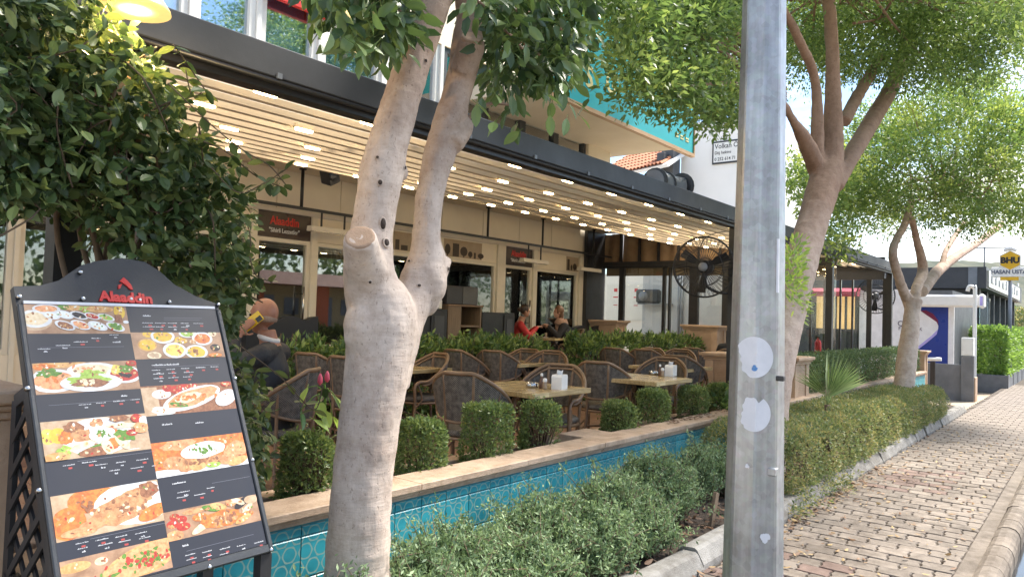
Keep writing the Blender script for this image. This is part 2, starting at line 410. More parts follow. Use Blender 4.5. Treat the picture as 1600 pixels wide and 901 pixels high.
near_sp, far_sp = [], []
for (x, y) in sorted(spots):
    q = vis(x, y)
    inview = q and -40 < q[0] < 1640 and q[1] < 930 and not (1128 < q[0] < 1224)
    (near_sp if inview and len(near_sp) < 296 else far_sp).append((x, y))
def isred(x, y): return (abs(x-8.4+1.1*(y-1.5)) < .75 and 1.15 < y < 1.75 and random.random() < .75) or (abs(x-4.75) < .35 and y > 1.2 and random.random() < .6)
mbh = MB(); paver_geo(mbh, 0, .701); HALF = bpy.data.meshes.new('paver'); HALF.from_pydata([(p[0], p[1]-.701, p[2]) for p in mbh.v], [], mbh.f); HALF.materials.append(MATS['paver'])
for (x, y) in near_sp:
    o = link('paver', HALF if y < .75 else PME[3] if isred(x, y) else PME[random.randrange(3)], pv)
    o.location = (x, y, random.uniform(-.004, .002)); o.rotation_euler = (random.gauss(0, .008), random.gauss(0, .008), random.gauss(0, .008))
mb = MB()
for (x, y) in far_sp: paver_geo(mb, x, y, 1 if isred(x, y) else 0, z1=random.uniform(-.004, .002))
m2, nt, b = _nodes('paver_far'); L = nt.links.new
g = N(nt, 'NewGeometry'); n1 = N(nt, 'TexNoise', Scale=3.5, Detail=6, Roughness=.7); L(g.outputs['Position'], n1.inputs['Vector'])
rp = N(nt, 'ValToRGB'); rp.color_ramp.elements[0].color = (.175, .143, .116, 1); rp.color_ramp.elements[1].color = (.26, .215, .178, 1); rp.color_ramp.elements[0].position = .3; rp.color_ramp.elements[1].position = .7; L(n1.outputs['Fac'], rp.inputs['Fac']); L(rp.outputs[0], b.inputs['Base Color']); b.inputs['Roughness'].default_value = .85
o = mb.build('distant_pavers', ['paver_far', 'paver_red'], pv); o['kind'] = 'stuff'
# road kerb: flat strip and rounded stones
kb = bpy.data.objects.new('road_kerb', None); COL.objects.link(kb); tag(kb, 'rounded concrete kerb stones edging the pavement', kind='structure')
mb = MB(); mb.box((-3, .60, -.15), (60, .70, -.002), bev=.004); mb.build('edging_strip', 'kerbconc', kb)
mb = MB()
prof = [(.44, -.15), (.44, -.03), (.452, .005), (.475, .03), (.515, .04), (.56, .035), (.59, .015), (.6, -.01), (.6, -.15)]
KL = .30
mb.prism([(0.006, p[0], p[1]) for p in prof], (KL-.012, 0, 0)); kme = mb.build('kerb_stone', 'kerbconc', kb, loc=(2.4, 0, 0)).data
kme.polygons.foreach_set('use_smooth', [False]*len(kme.polygons))
for i in range(1, 110):
    o = link('kerb_stone', kme, kb, loc=(2.4+i*KL, random.gauss(0, .003), random.gauss(0, .002)))
# planter bed
mb = MB(); nx, ny = 90, 8; vs = []; fs = []
for i in range(nx+1):
    for j in range(ny+1):
        x = -1+i*17.6/nx; y = 2.05+j*(2.99-2.05)/ny; vs.append((x, y, .055+.03*math.sin(x*3.1+j)+.015*math.sin(x*7+j*2.2)+.03*math.sin(math.pi*j/ny)))
for i in range(nx):
    for j in range(ny): a = i*(ny+1)+j; fs.append((a, a+ny+1, a+ny+2, a+1))
mb.add(vs, fs, 0, True); tag(mb.build('planting_bed', 'soil'), 'narrow strip of bare soil between pavement kerb and tiled wall', kind='structure')
pk = bpy.data.objects.new('planting_kerb', None); COL.objects.link(pk); tag(pk, 'tilted pale concrete kerb stones edging the planting strip', kind='structure')
mb = MB(); prof = [(y-1.98, z) for y, z in ((1.905, -.15), (1.905, .03), (1.945, .11), (1.965, .125), (2.045, .125), (2.075, .11), (2.075, -.1))]
mb.prism([(0.006, p[0], p[1]) for p in prof], (.69, 0, 0)); kme = mb.build('kerb_stone', 'concrete', pk, loc=(-1.2, 1.98, 0)).data
for i in range(1, 25):
    o = link('kerb_stone', kme, pk, loc=(-1.2+i*.702, 1.98+random.gauss(0, .006), random.gauss(-.008, .01))); o.rotation_euler = (random.gauss(0, .06), random.gauss(0, .008), random.gauss(0, .008))
# leaf litter
def litter(name, n, fx, fz, label, sz=(.03, .06), rr=None):
    p = np.array([fx() for _ in range(n)]); ang = rng.random(n)*6.283
    ax = np.stack([np.cos(ang), np.sin(ang), rng.normal(size=n)*.12+.08], 1); nr = rng.normal(size=(n, 3))*.28+np.array([0, 0, 1.])
    p[:, 2] += fz+.012
    o = leaves(name, p, ax, rng.uniform(*sz, n), 'deadleaf', None, aspect=.45, fold=-.35, near=True, nrm=nr, rnd=rr)
    return tag(o, label)
def pave_pt():
    x = 2.6+rng.random()**1.3*11; y = .7+1.2*(1-rng.random()**1.6 if rng.random() < .75 else rng.random())
    return [x, y, 0]
litter('fallen_leaves', 700, pave_pt, 0, 'small yellow and brown leaves fallen on the pavement', (.025, .06), rr=.35+.65*rng.random(700))
litter('fallen_leaves', 260, lambda: [3.0+rng.random()*6, 1.87-abs(rng.normal())*.06, 0], 0, 'drift of dry brown leaves against the planting kerb', (.03, .07), rr=rng.random(260)*.8)
litter('leaf_litter', 1500, lambda: [1.0+rng.random()*8, 2.08+rng.random()*.85, .09+.02*rng.random()], 0, 'dry brown leaf litter under the grey green shrubs', (.04, .085), rr=rng.random(1500)*.55)
# ================================================================ tiled planter wall
WT = .60
WX0, WX1 = .98, 18.6
wl = thing('planter_wall', 'long low wall faced with turquoise patterned tiles under a pale stone coping', 'wall', (0, 0, 0))
mb = MB(); mb.box((WX0, 2.972, -.1), (WX1, 3.16, WT-.075)); mb.build('masonry', 'grout_white', wl)
mb = MB(); mb.box((0, 0, 0), (.194, .014, .194), bev=.004); tme = None
ntile = 0; tl = .2
mbr = MB()
for i in range(int((WX1-WX0)/tl)):
    for j, z0 in enumerate((WT-.086-.05, WT-.086-.05-.2, WT-.086-.05-.4)):
        h = .047 if j == 0 else .194
        x = WX0+i*tl
        ok = ntile < 290 and (i < 52)
        if j == 0:
            if ok:
                t = MB(); 
                if i == 0: t.box((0, 0, 0), (.194, .014, .047), bev=.004); cutme = t.build('tile', 'turquoise_tile', wl, loc=(x+.003, 2.962, z0)).data
                else: link('tile', cutme, wl, loc=(x+.003, 2.962+random.gauss(0, .0006), z0))
                ntile += 1
            else: mbr.box((x+.003, 2.962, z0), (x+.197, 2.976, z0+h), bev=.004)
        else:
            if ok:
                if tme is None: tme = mb.build('tile', 'turquoise_tile', wl, loc=(x+.003, 2.962, z0)).data
                else: link('tile', tme, wl, loc=(x+.003, 2.962+random.gauss(0, .0006), z0))
                ntile += 1
            else: mbr.box((x+.003, 2.962, z0), (x+.197, 2.976, z0+h), bev=.004)
o = mbr.build('distant_tiles', 'turquoise_tile', wl); o['kind'] = 'stuff'
# coping stones with a stepped moulding
cap = [(2.925, WT-.035), (2.925, WT-.004), (2.93, WT), (3.17, WT), (3.172, WT-.004), (3.172, WT-.075), (2.955, WT-.075), (2.955, WT-.062), (2.945, WT-.058), (2.945, WT-.048), (2.935, WT-.044), (2.935, WT-.035)]
for i in range(18):
    t = MB(); t.prism([(.003, p[0], p[1]) for p in cap], (.994*(WX1-WX0)/18, 0, 0))
    if i == 0: cme = t.build('coping_stone', 'travertine', wl, loc=(WX0, 0, 0)).data
    else: link('coping_stone', cme, wl, loc=(WX0+i*(WX1-WX0)/18, random.gauss(0, .002), 0))
# solid stone slabs across the trough between the shrubs
for (xa, xb) in ((5.0, 5.42), (6.2, 6.32)):
    t = MB(); t.box((xa, 3.174, WT-.075), (xb, 3.44, WT-.004), bev=.004); t.build('coping_slab', 'travertine', wl)
t = MB(); t.box((WX0, 3.162, .05), (WX1, 3.44, WT-.10)); t.build('trough_soil', 'soil', wl)
for i in range(12):
    L_ = (WX1-WX0)/12
    t = MB(); t.box((WX0+i*L_+.003, 3.442, .1), (WX0+(i+1)*L_-.003, 3.56, WT-.055), bev=.006); t.build('inner_coping_stone', 'pinkstone', wl)
litter('fallen_leaves', 130, lambda: [6.2+rng.random()*1.5, 3.0+rng.random()*.3, WT-.006], 0, 'brown leaves lying on the stone coping beside the clipped shrubs', (.03, .06), rr=rng.random(130)*.5)
# terrace floor
tf = bpy.data.objects.new('terrace_floor', None); COL.objects.link(tf); tag(tf, 'reddish brown tiled terrace floor under the tables', kind='structure')
mb = MB(); mb.box((.2, 3.5, -.1), (17.9, 6.75, .185)); mb.build('floor_slab', 'mortar', tf)
tmb = MB(); tmb.box((0, 0, 0), (.595, .395, .012), bev=.003); ft = tmb.build('floor_tile', 'floor_tile', tf, loc=(.3, 3.57, .188)).data
for i in range(29):
    for j in range(8):
        if i or j: link('floor_tile', ft, tf, loc=(.3+i*.6, 3.57+j*.4, .188))
mb = MB(); mb.box((.2, 6.755, -.1), (17.9, 8.74, .42), bev=.01); tag(mb.build('terrace_step', 'floor_tile'), 'raised strip of terrace along the restaurant front', kind='structure')
FL, FH = .20, .42
# ---------------------------------------------------------------- stone pillars
def pillar(x0, x1, y0, y1, zb, zt, label, panel=True):
    cx, cy = (x0+x1)/2, (y0+y1)/2
    t = thing('stone_pillar', label, 'pillar', (cx, cy, zb), group='pink stone pillars')
    hx, hy, H = (x1-x0)/2, (y1-y0)/2, zt-zb
    mb = MB(); mb.box((-hx+.02, -hy+.02, 0), (hx-.02, hy-.02, H-.1)); mb.build('core', 'pinkstone', t)
    for sx in (-1, 1):
        for sy in (-1, 1):
            mb = MB(); mb.box((sx*hx, sy*hy, 0), (sx*(hx-min(.12, hx*.5)), sy*(hy-min(.12, hy*.5)), H-.1), bev=.006); mb.build('corner_post', 'pinkstone', t)
    mb = MB()
    for k in range(int((H-.2)/.022)):
        z = .06+k*.022
        mb.box((-hx+.012, -hy+.13, z), (-hx+.03, hy-.13, z+.013)); mb.box((-hx+.13, -hy+.012, z), (hx-.13, -hy+.03, z+.013))
    o = mb.build('ribbed_panel', 'pinkstone', t)
    mb = MB()
    mb.box((-hx-.015, -hy-.015, H-.1), (hx+.015, hy+.015, H-.07), bev=.006); mb.box((-hx-.035, -hy-.035, H-.07), (hx+.035, hy+.035, H-.045), bev=.008); mb.box((-hx-.06, -hy-.06, H-.045), (hx+.06, hy+.06, H), bev=.008)
    mb.build('cap', 'pinkstone', t)
    return t
pillar(9.72, 10.3, 3.02, 4.25, .1, 1.12, 'wide pink stone pillar where the tiled wall meets the clipped hedge')
pillar(18.62, 19.0, 2.98, 3.4, -.1, 1.05, 'slim pink stone pillar at the far end of the clipped hedge')
pillar(.38, .95, 2.9, 3.5, -.1, 1.24, 'pink stone pillar beside the black menu board')
# ================================================================ restaurant building
mat('cream_panel', (.78, .69, .55), (.72, .63, .49), scale=2, rough=.5, bump=.05)
mat('cream_frame', (.74, .67, .55), (.66, .60, .49), scale=4, rough=.4)
mat('white_frame', (.75, .75, .73), (.66, .66, .64), scale=5, rough=.4)
mat('blacksteel', (.022, .022, .024), (.014, .014, .016), scale=8, rough=.42, bump=.04)
mat('anthracite', (.055, .058, .066), (.04, .043, .05), scale=2.5, rough=.5, bump=.05, contrast=(.35, .65))
mat('zinc', (.22, .24, .27), (.15, .165, .19), scale=3, rough=.45, metal=.2)
mat('profile_cream', (.64, .55, .42), (.58, .49, .37), scale=2, rough=.5)
mf_, nt, b = _nodes('fabric_roof'); b.inputs['Base Color'].default_value = (.76, .68, .55, 1); b.inputs['Roughness'].default_value = .8
tr_ = N(nt, 'BsdfTranslucent'); tr_.inputs['Color'].default_value = (.80, .70, .56, 1); ms_ = N(nt, 'MixShader'); ms_.inputs[0].default_value = .68; nt.links.new(b.outputs[0], ms_.inputs[1]); nt.links.new(tr_.outputs[0], ms_.inputs[2]); nt.links.new(ms_.outputs[0], nt.nodes['Material Output'].inputs['Surface'])
mat('ceiling_white', (.72, .64, .52), (.66, .58, .46), scale=2, rough=.7)
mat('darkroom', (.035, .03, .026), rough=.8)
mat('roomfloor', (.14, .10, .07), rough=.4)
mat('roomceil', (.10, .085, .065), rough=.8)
mat('woodbrown', (.25, .16, .09), (.15, .09, .05), scale=3, rough=.5, stretch=(12, 12, 1), rand=.1)
mat('oakgrey', (.22, .155, .10), (.13, .09, .058), scale=3, rough=.55, stretch=(14, 14, 1))
mat('red_paint', (.62, .03, .02), (.55, .02, .015), rough=.35)
mat('white_paint', (.78, .78, .76), (.7, .7, .68), rough=.4)
mat('signbrown', (.055, .03, .022), (.035, .02, .016), scale=10, rough=.3)
mat('turq_sign', (.03, .40, .48), (.025, .36, .43), scale=1.5, rough=.4)
mat('cream_letter', (.78, .70, .36), rough=.4)
mat('tan_frame', (.50, .33, .20), (.42, .27, .16), rough=.5)
mat('chrome', (.55, .55, .55), rough=.22, metal=1)
mat('sepia', (.42, .33, .23), (.33, .25, .17), rough=.6)
mat('sepia_dark', (.06, .042, .03), rough=.6)
mat('valance', (.115, .098, .062), (.085, .07, .045), scale=20, rough=.9)
glassmat('glass', (.93, .96, .95), .02)
glassmat('glass_dark', (.93, .96, .95), .07, 1.5)
glassmat('glass_blue', (.75, .92, 1.0), .3, 1.45)
FY = 8.8
bd = thing('restaurant_building', 'cream fronted restaurant with glazed doors and a blue windowed upper storey', 'building', (0, 0, 0))
def part(name, m, a, b_, bev=0, parent=None):
    mb = MB(); mb.box(a, b_, bev=bev); return mb.build(name, m, parent or bd)
ZD = 2.50        # head of doors and windows
CX = 14.25
def fx(px, py=420): return XY(FY, px, py)
# openings on the front, in metres along the street
ops = [('window', -3.0, fx(20)), ('window', fx(28), fx(98)), ('window', fx(112), fx(250)), ('window', fx(262), fx(388)), ('door', fx(398), fx(484)), ('window', fx(492), fx(592)), ('window', fx(600), fx(680)), ('window', fx(690), fx(776)), ('door', fx(788), fx(832)), ('window', fx(838), fx(904))]
edges = [-4.0]
for k, a, b_ in ops: edges += [a, b_]
edges += [CX]
ZP = 2.86      # sign band above
for i in range(0, len(edges), 2):
    part('pier', 'cream_frame', (edges[i], FY-.03, FH), (edges[i+1], FY+.14, ZP-.002), .008)
part('wall_band', 'cream_panel', (-4, FY+.0, ZP), (CX, FY+.2, 4.1))
# cream cladding panels above the band, each with a shadow gap
xs = np.arange(-3.9, CX-.2, 1.08)
for i in range(len(xs)-1):
    part('cladding_panel', 'cream_panel', (xs[i]+.006, FY-.03, ZP+.05), (xs[i+1]-.006, FY-.004, 3.62), .004)
for (k, a, b_) in ops:
    w = thing  # noqa
    o = bpy.data.objects.new(k, None); COL.objects.link(o); o.parent = bd
    fw = .055
    zt = ZD; zb = FH+(.55 if k == 'window' else .0)
    mats_ = 'cream_frame'
    mb = MB()
    if k == 'window': part('sill_wall', 'cream_panel', (a, FY, FH), (b_, FY+.12, zb-.002))
    mb.box((a+.002, FY+.01, zb), (a+fw, FY+.09, zt)); mb.box((b_-fw, FY+.01, zb), (b_-.002, FY+.09, zt)); mb.box((a+fw, FY+.012, zt-fw), (b_-fw, FY+.088, zt-.001)); mb.box((a+fw, FY+.012, zb), (b_-fw, FY+.088, zb+(.12 if k == 'door' else fw)))
    mb.build('frame', mats_, o)
    mb = MB(); mb.box((a+fw-.004, FY+.045, zb+.05), (b_-fw+.004, FY+.053, zt-fw+.004)); mb.build('pane', 'glass_dark', o)
    # transom panel
    part('transom', 'signbrown' if k == 'door' else 'cream_panel', (a+.004, FY+.01, zt+.004), (b_-.004, FY+.07, ZP-.004))
    if k == 'door':
        mb = MB(); xh = b_-.13; mb.tube([(xh, FY-.06, 1.3), (xh, FY-.06, 1.85)], .014, 8); mb.tube([(xh, FY-.06, 1.4), (xh, FY+.02, 1.4)], .008, 6); mb.tube([(xh, FY-.06, 1.75), (xh, FY+.02, 1.75)], .008, 6); mb.build('handle', 'chrome', o)
        Mx = frameM(((a+b_)/2, FY+.006, (ZP+zt)/2+.05), (1, 0, 0), (0, 0, 1))
        lettering('Alaaddin', .16, 'red_paint', bd, Mx, extrude=.004, offset=.003, sx=min(1, (b_-a)/1.05))
        lettering('"Sihirli Lezzetler"', .085, 'white_paint', bd, frameM(((a+b_)/2, FY+.006, (ZP+zt)/2-.08), (1, 0, 0), (0, 0, 1)), extrude=.003, offset=.001, sx=min(1, (b_-a)/1.05))
    elif a > 3:
        # scalloped curtain valance behind the glass
        mb = MB(); n = 60; vs = []; fs = []
        for i in range(n+1):
            x = a+fw+(b_-a-2*fw)*i/n; dp = .30+.06*abs(math.sin(i/n*math.pi*max(2, round((b_-a)/.33)))); y = FY+.16+.02*math.sin(i*1.3)
            vs += [(x, y, zt-.03), (x, y, zt-dp)]
        for i in range(n): fs.append((i*2, i*2+1, i*2+3, i*2+2))
        mb.add(vs, fs, 0, True); mb.build('curtain_valance', 'valance', o)
# old still-life prints on the transoms
def print_panel(px0, px1, seed):
    r2 = random.Random(seed); a, b_ = fx(px0), fx(px1); z0, z1 = ZD+.03, ZP-.03
    mb = MB(); mb.box((a, FY+.0, z0), (b_, FY+.008, z1)); o = mb.build('printed_panel', 'sepia', bd)
    mb = MB(); y = FY-.002
    x = a+.03
    while x < b_-.1:
        w = r2.uniform(.05, .2); h = r2.uniform(.08, z1-z0-.05); k = r2.random()
        if k < .4: mb.box((x, y, z0+.01), (x+w, y+.002, z0+h))
        else:
            c = (x+w/2, z0+.01+h*.55); pts = [(c[0]+w*.5*math.cos(t), y, c[1]+h*.45*math.sin(t)) for t in np.linspace(0, 6.28, 12)[:-1]]; mb.prism(pts, (0, .002, 0)); mb.box((c[0]-.012, y, z0+.008), (c[0]+.012, y+.0015, c[1]))
        x += w+r2.uniform(.01, .06)
    mb.build('silhouettes', 'sepia_dark', o)
print_panel(614, 642, 3); print_panel(692, 752, 5); print_panel(885, 904, 8)
part('corner_column', 'blacksteel', (fx(910), FY-.12, FH), (CX+.06, FY-.035, 3.44))
# black suspension rail on drop rods in front of the signs
mb = MB(); mb.tube([(fx(360), FY-.35, 2.90), (CX-.1, FY-.35, 2.90)], .028, 4, smooth=False); mb.build('rail', 'blacksteel', bd)
for px in (469, 762, 848, 928):
    mb = MB(); x = XY(FY-.35, px, 370); mb.tube([(x, FY-.35, 2.90), (x, FY-.35, 3.44)], .022, 6); mb.lathe([(.05, 0), (.05, .015)], 10, c=(x, FY-.35, 3.425)); mb.build('drop_rod', 'blacksteel', bd)
# flat ceiling behind the pergola, in panels with joints
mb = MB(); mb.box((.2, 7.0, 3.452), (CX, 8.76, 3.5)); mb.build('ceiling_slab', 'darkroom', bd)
for i in range(13):
    for j in range(2):
        part('ceiling_panel', 'ceiling_white', (.25+i*1.075, 7.02+j*.87, 3.44), (.25+i*1.075+1.068, 7.02+j*.87+.863, 3.45))
# interior room
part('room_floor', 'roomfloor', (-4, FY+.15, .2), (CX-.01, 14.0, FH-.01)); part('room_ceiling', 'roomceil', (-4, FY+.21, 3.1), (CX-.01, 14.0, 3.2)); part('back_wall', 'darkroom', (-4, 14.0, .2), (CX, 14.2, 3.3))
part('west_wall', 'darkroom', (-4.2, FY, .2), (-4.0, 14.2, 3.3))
# end wall with the bright side windows
part('end_wall_sill', 'white_frame', (CX-.1, FY+.25, FH), (CX+.05, 14, 1.05)); part('end_wall_head', 'white_frame', (CX-.1, FY+.25, 2.62), (CX+.05, 14, 3.3))
for y in (FY+.25, 10.3, 11.9, 13.3):
    part('end_wall_post', 'white_frame', (CX-.1, y, 1.052), (CX+.05, y+.12, 2.618))
# white-painted fir tree decoration and shelves just inside the glass
# upper storey
UY = 7.0
UX1 = float(onY(UY, 952, 235)[0])
part('upper_wall', 'cream_panel', (1.5, UY, 3.52), (UX1, UY+.3, 4.0))
part('upper_block', 'cream_panel', (1.5, UY+.302, 3.52), (UX1, 13.9, 4.9))
part('upper_wall_top', 'cream_panel', (1.5, UY-.004, 5.2), (UX1, UY+.3, 7.6)); part('roof_slab', 'white_paint', (1.2, UY-.2, 7.6), (UX1+.1, 14, 7.8)); part('upper_body', 'cream_panel', (1.5, UY+.302, 4.9), (UX1-.02, 13.9, 7.58))
ux = lambda px, py: float(onY(UY, px, py)[0])
def upwin(x0, x1, z0, z1, pane, frame='white_frame'):
    o = bpy.data.objects.new('upper_window', None); COL.objects.link(o); o.parent = bd
    mb = MB(); f = .07
    mb.box((x0, UY+.02, z0), (x0+f, UY+.14, z1)); mb.box((x1-f, UY+.02, z0), (x1, UY+.14, z1)); mb.box((x0+f, UY+.022, z1-f), (x1-f, UY+.138, z1)); mb.box((x0+f, UY+.022, z0), (x1-f, UY+.138, z0+f)); mb.build('frame', frame, o)
    mb = MB(); mb.box((x0+f-.004, UY+.07, z0+f-.004), (x1-f+.004, UY+.08, z1-f+.004)); mb.build('pane', pane, o)
mat('painted_sky', (.44, .74, .86), (.40, .70, .83), rough=.5)  # blue backing colour stands in for sky mirrored in the panes
xe = [1.6, ux(300, 20), ux(405, 30), ux(500, 80), ux(600, 100), ux(690, 120)]
for i in range(len(xe)-1):
    a, b_ = xe[i]+.03, xe[i+1]-.03
    upwin(a, b_, 4.0, 5.2, 'glass_blue'); part('window_backing', 'painted_sky', (a+.06, UY+.2, 4.02), (b_-.06, UY+.21, 5.05))
    part('window_pier', 'white_frame', (b_+.002, UY-.01, 4.0), (b_+.058, UY+.2, 5.2))
da, db = xe[-1]+.05, ux(917, 230)
part('window_pier', 'cream_panel', (db+.0, UY, 4.0), (UX1, UY+.3, 5.2)); 
nd = 4
for i in range(nd):
    upwin(da+(db-da)*i/nd, da+(db-da)*(i+1)/nd-.004, 4.0, 5.198, 'glass_blue', 'anthracite'); part('window_backing', 'anthracite', (da+(db-da)*i/nd+.05, UY+.22, 4.05), (da+(db-da)*(i+1)/nd-.05, UY+.23, 5.15))
# wall joints on the upper end pier are separate cladding slabs
for i, (za, zb) in enumerate(((4.0, 4.75), (4.756, 5.5))):
    part('cladding_slab', 'cream_panel', (db+.01, UY-.03, za), (UX1-.003, UY-.004, zb), .004)
# red fascia sign with white letters
mb = MB(); rx0, rx1 = ux(418, 0), ux(594, 70); zr = float(onY(UY-.1, 470, 12)[2]); mb.box((rx0, UY-.10, zr), (rx1, UY-.04, zr+.75)); rs = mb.build('fascia_sign', 'red_paint', bd)
lettering('K', .5, 'white_paint', rs, frameM((float(onY(UY-.1, 462, 0)[0]), UY-.103, zr+.28), (1, 0, 0), (0, 0, 1)), offset=.012)
# overhanging balcony slab with the turquoise sign
SY = 5.5
sa, sb = onY(SY, 868, 138), onY(SY, 1083, 237)
sz = 4.42
soff = part('balcony_slab', 'ceiling_white', (float(sa[0]), SY+.06, sz+.16), (float(sb[0])+.05, UY+1.5, sz+.4))
sg = thing('turquoise_sign', 'long turquoise sign board with cream letters and tan edging', 'sign', (0, 0, 0))
mb = MB(); mb.box((float(sa[0]), SY, sz+.03), (float(sb[0]), SY+.05, sz+1.5)); mb.build('board', 'turq_sign', sg)
mb = MB(); mb.box((float(sa[0])-.03, SY-.02, sz-.03), (float(sb[0])+.03, SY+.055, sz+.028)); mb.box((float(sb[0])+.002, SY-.02, sz+.03), (float(sb[0])+.03, SY+.055, sz+1.5)); mb.build('edging', 'tan_frame', sg)
for px, py, ch in ((921, 122, 'S'), (955, 132, 'G')):
    q = onY(SY-.003, px, py); lettering(ch, .42, 'cream_letter', sg, frameM((q[0], SY-.004, q[2]), (1, 0, 0), (0, 0, 1)), offset=.01)
mb = MB()
for k in range(3):
    for j in range(2):
        q = onY(SY-.003, 1058+k*8, 209+k*4+j*4); mb.box((q[0]-.07, SY-.006, q[2]-.012), (q[0]+.05, SY-.001, q[2]+.012))
mb.build('fine_print', 'cream_letter', sg)['kind'] = 'stuff'

# ================================================================ pergola
BY, BT, BB = 3.55, 2.97, 2.76
pg = thing('pergola', 'long dark grey pergola with a pleated cream fabric roof', 'pergola', (0, 0, 0))
PX0, PX1 = .9, 17.95
mb = MB(); mb.box((PX0, BY-.06, BB+.035), (PX1, BY+.10, BT), bev=.006); mb.build('front_beam', 'anthracite', pg)
mb = MB(); mb.box((PX0, BY-.02, BB-.03), (PX1, BY+.07, BB+.034), bev=.004); mb.tube([(PX0, BY-.045, BB+.018), (PX1, BY-.045, BB+.018)], .016, 6); mb.build('gutter', 'blacksteel', pg)
for i in range(22):
    x = 1.5+i*.78; mb = MB(); mb.box((x, BY-.072, BB+.03), (x+.03, BY-.058, BB+.06)); mb.build('bracket', 'zinc', pg)
def roofz(y): return 2.80+.098*(y-3.55)
# pleats: each a shallow cream trough between cross profiles
npl = 12; y0, y1 = 3.64, 6.98
for i in range(npl):
    ya, yb = y0+(y1-y0)*i/npl, y0+(y1-y0)*(i+1)/npl
    mb = MB(); vs = []; fs = []; m = 7
    for k in range(m+1):
        t = k/m; y = ya+.012+(yb-ya-.03)*t; z = roofz(y)+.035-.045*math.sin(math.pi*t)**.8+.05*t
        vs += [(PX0+.05, y, z), (PX1-.1, y, z)]
    for k in range(m): fs.append((k*2, k*2+1, k*2+3, k*2+2))
    mb.add(vs, fs, 0, True); mb.build('fabric_pleat', 'fabric_roof', pg)
    mb = MB(); mb.box((PX0+.05, yb-.034, roofz(yb)-.006), (PX1-.1, yb+.016, roofz(yb)+.11)); mb.build('cross_profile', 'profile_cream', pg)
# weatherproof skin on top
mb = MB(); 0 and mb.add([(PX0+.05, 3.62, roofz(3.62)+.16), (PX1-.1, 3.62, roofz(3.62)+.16), (PX1-.1, 6.99, roofz(6.99)+.25), (PX0+.05, 6.99, roofz(6.99)+.25)], [(0, 1, 2, 3)])
for x in (1.3, 8.95, 13.2, 17.85):
    mb = MB(); mb.box((x-.055, BY-.05, FL if x != 1.3 else .3), (x+.055, BY+.06, BB-.03), bev=.006); mb.build('post', 'blacksteel', pg)
for x in (4.3, 7.9, 11.5, 14.9):
    mb = MB(); mb.box((x-.03, 3.66, 2.83), (x+.03, 6.95, 2.86)); 
    for v in range(len(mb.v)): mb.v[v] = (mb.v[v][0], mb.v[v][1], mb.v[v][2]+.098*(mb.v[v][1]-3.55)+.10)
    mb.build('guide_rail', 'profile_cream', pg)
# lamps in staggered rows
mat('lamp_glow', (1, .8, .45), rough=.4, emit=(1, .74, .38), es=10)
mat('lamp_rim', (.7, .6, .42), rough=.4)
mb = MB(); pr_ = [(-.062, -.02), (.062, -.02), (.074, -.01), (.074, .01), (.062, .02), (-.062, .02), (-.074, .01), (-.074, -.01)]
mb.prism([(p[0], p[1], -.012) for p in pr_], (0, 0, .03)); 
lamp0 = thing('ceiling_light', 'small oblong warm ceiling light under the pleated fabric roof', 'lamp', group='oblong lights set in rows in the pergola roof')
mb.build('diffuser', 'lamp_glow', lamp0)
mb = MB(); mb.prism([(p[0]*1.12, p[1]*1.25, 0) for p in pr_], (0, 0, .035)); mb.build('rim', 'lamp_rim', lamp0)
rows = [(3.87, 2.46, .80, 20), (4.72, 2.54, .80, 19), (5.46, 3.16, .80, 18), (6.16, 3.62, .80, 17), (6.74, 3.95, .80, 16)]
first = True
for yy, xs0, dx, n in rows:
    for i in range(n):
        x = xs0+i*dx
        if x > 17.4: continue
        q = vis(x, yy, roofz(yy))
        if q[0] < 250 or q[0] > 1340: continue
        L_ = (x, yy, roofz(yy)-.012)
        if first: lamp0.location = L_; first = False
        else: dup(lamp0, L_)
# ---------------------------------------------------------------- glazed side screen
mat('brown_canvas', (.25, .165, .09), (.19, .12, .065), scale=5, rough=.8, bump=.1)
SX = CX
sw = thing('side_screen', 'black framed glazed screen closing the terrace under brown canvas panels', 'glass screen', (0, 0, 0))
sy = lambda px, py=450: float(onX(SX, px, py)[1])
yl, yr = FY-.06, 3.72
zb_, zt_ = 2.66, 2.80
mb = MB(); mb.box((SX-.05, yr, zb_), (SX+.05, yl, zb_+.05)); mb.build('beam', 'blacksteel', sw)
mb = MB(); mb.box((SX-.05, yr, zb_+.052), (SX+.04, yl, zt_-.002)); mb.build('roller_box', 'blacksteel', sw)
def fabtop(y): return min(roofz(min(y, 6.95))+.0, 3.38) if y < 7 else 3.42
bars = [yl-.03-(i)*.46 for i in range(11)]
for i, y in enumerate(bars):
    mb = MB(); mb.box((SX-.035, y-.025, zt_), (SX+.03, y+.025, fabtop(y))); mb.build('bar', 'blacksteel', sw)
    if i+1 < len(bars):
        y2 = bars[i+1]; mb = MB(); n = 8; vs = []; fs = []
        for k in range(n+1):
            t = k/n; yy = y-.025+(y2+.05-y)*t; 
            for h in range(3): vs.append((SX+.01+.02*math.sin(t*9+i)+.02*h*math.sin(t*5+i*2), yy, zt_+(fabtop(yy)-zt_)*h/2))
        for k in range(n):
            for h in range(2): fs.append((k*3+h, k*3+h+1, k*3+4+h, k*3+3+h))
        mb.add(vs, fs, 0, True); mb.build('canvas_panel', 'brown_canvas', sw)
posts_px = [922, 972, 1038, 1047, 1085, 1134]
ys_ = [sy(p) for p in posts_px]
for y, w in zip(ys_, (.30, .06, .03, .02, .10, .06)):
    mb = MB(); mb.box((SX-.04, y-w, FL), (SX+.04, y+w, zb_-.002)); mb.build('post', 'blacksteel', sw)
edges_y = [sy(944)]+ys_[1:]+[yr]
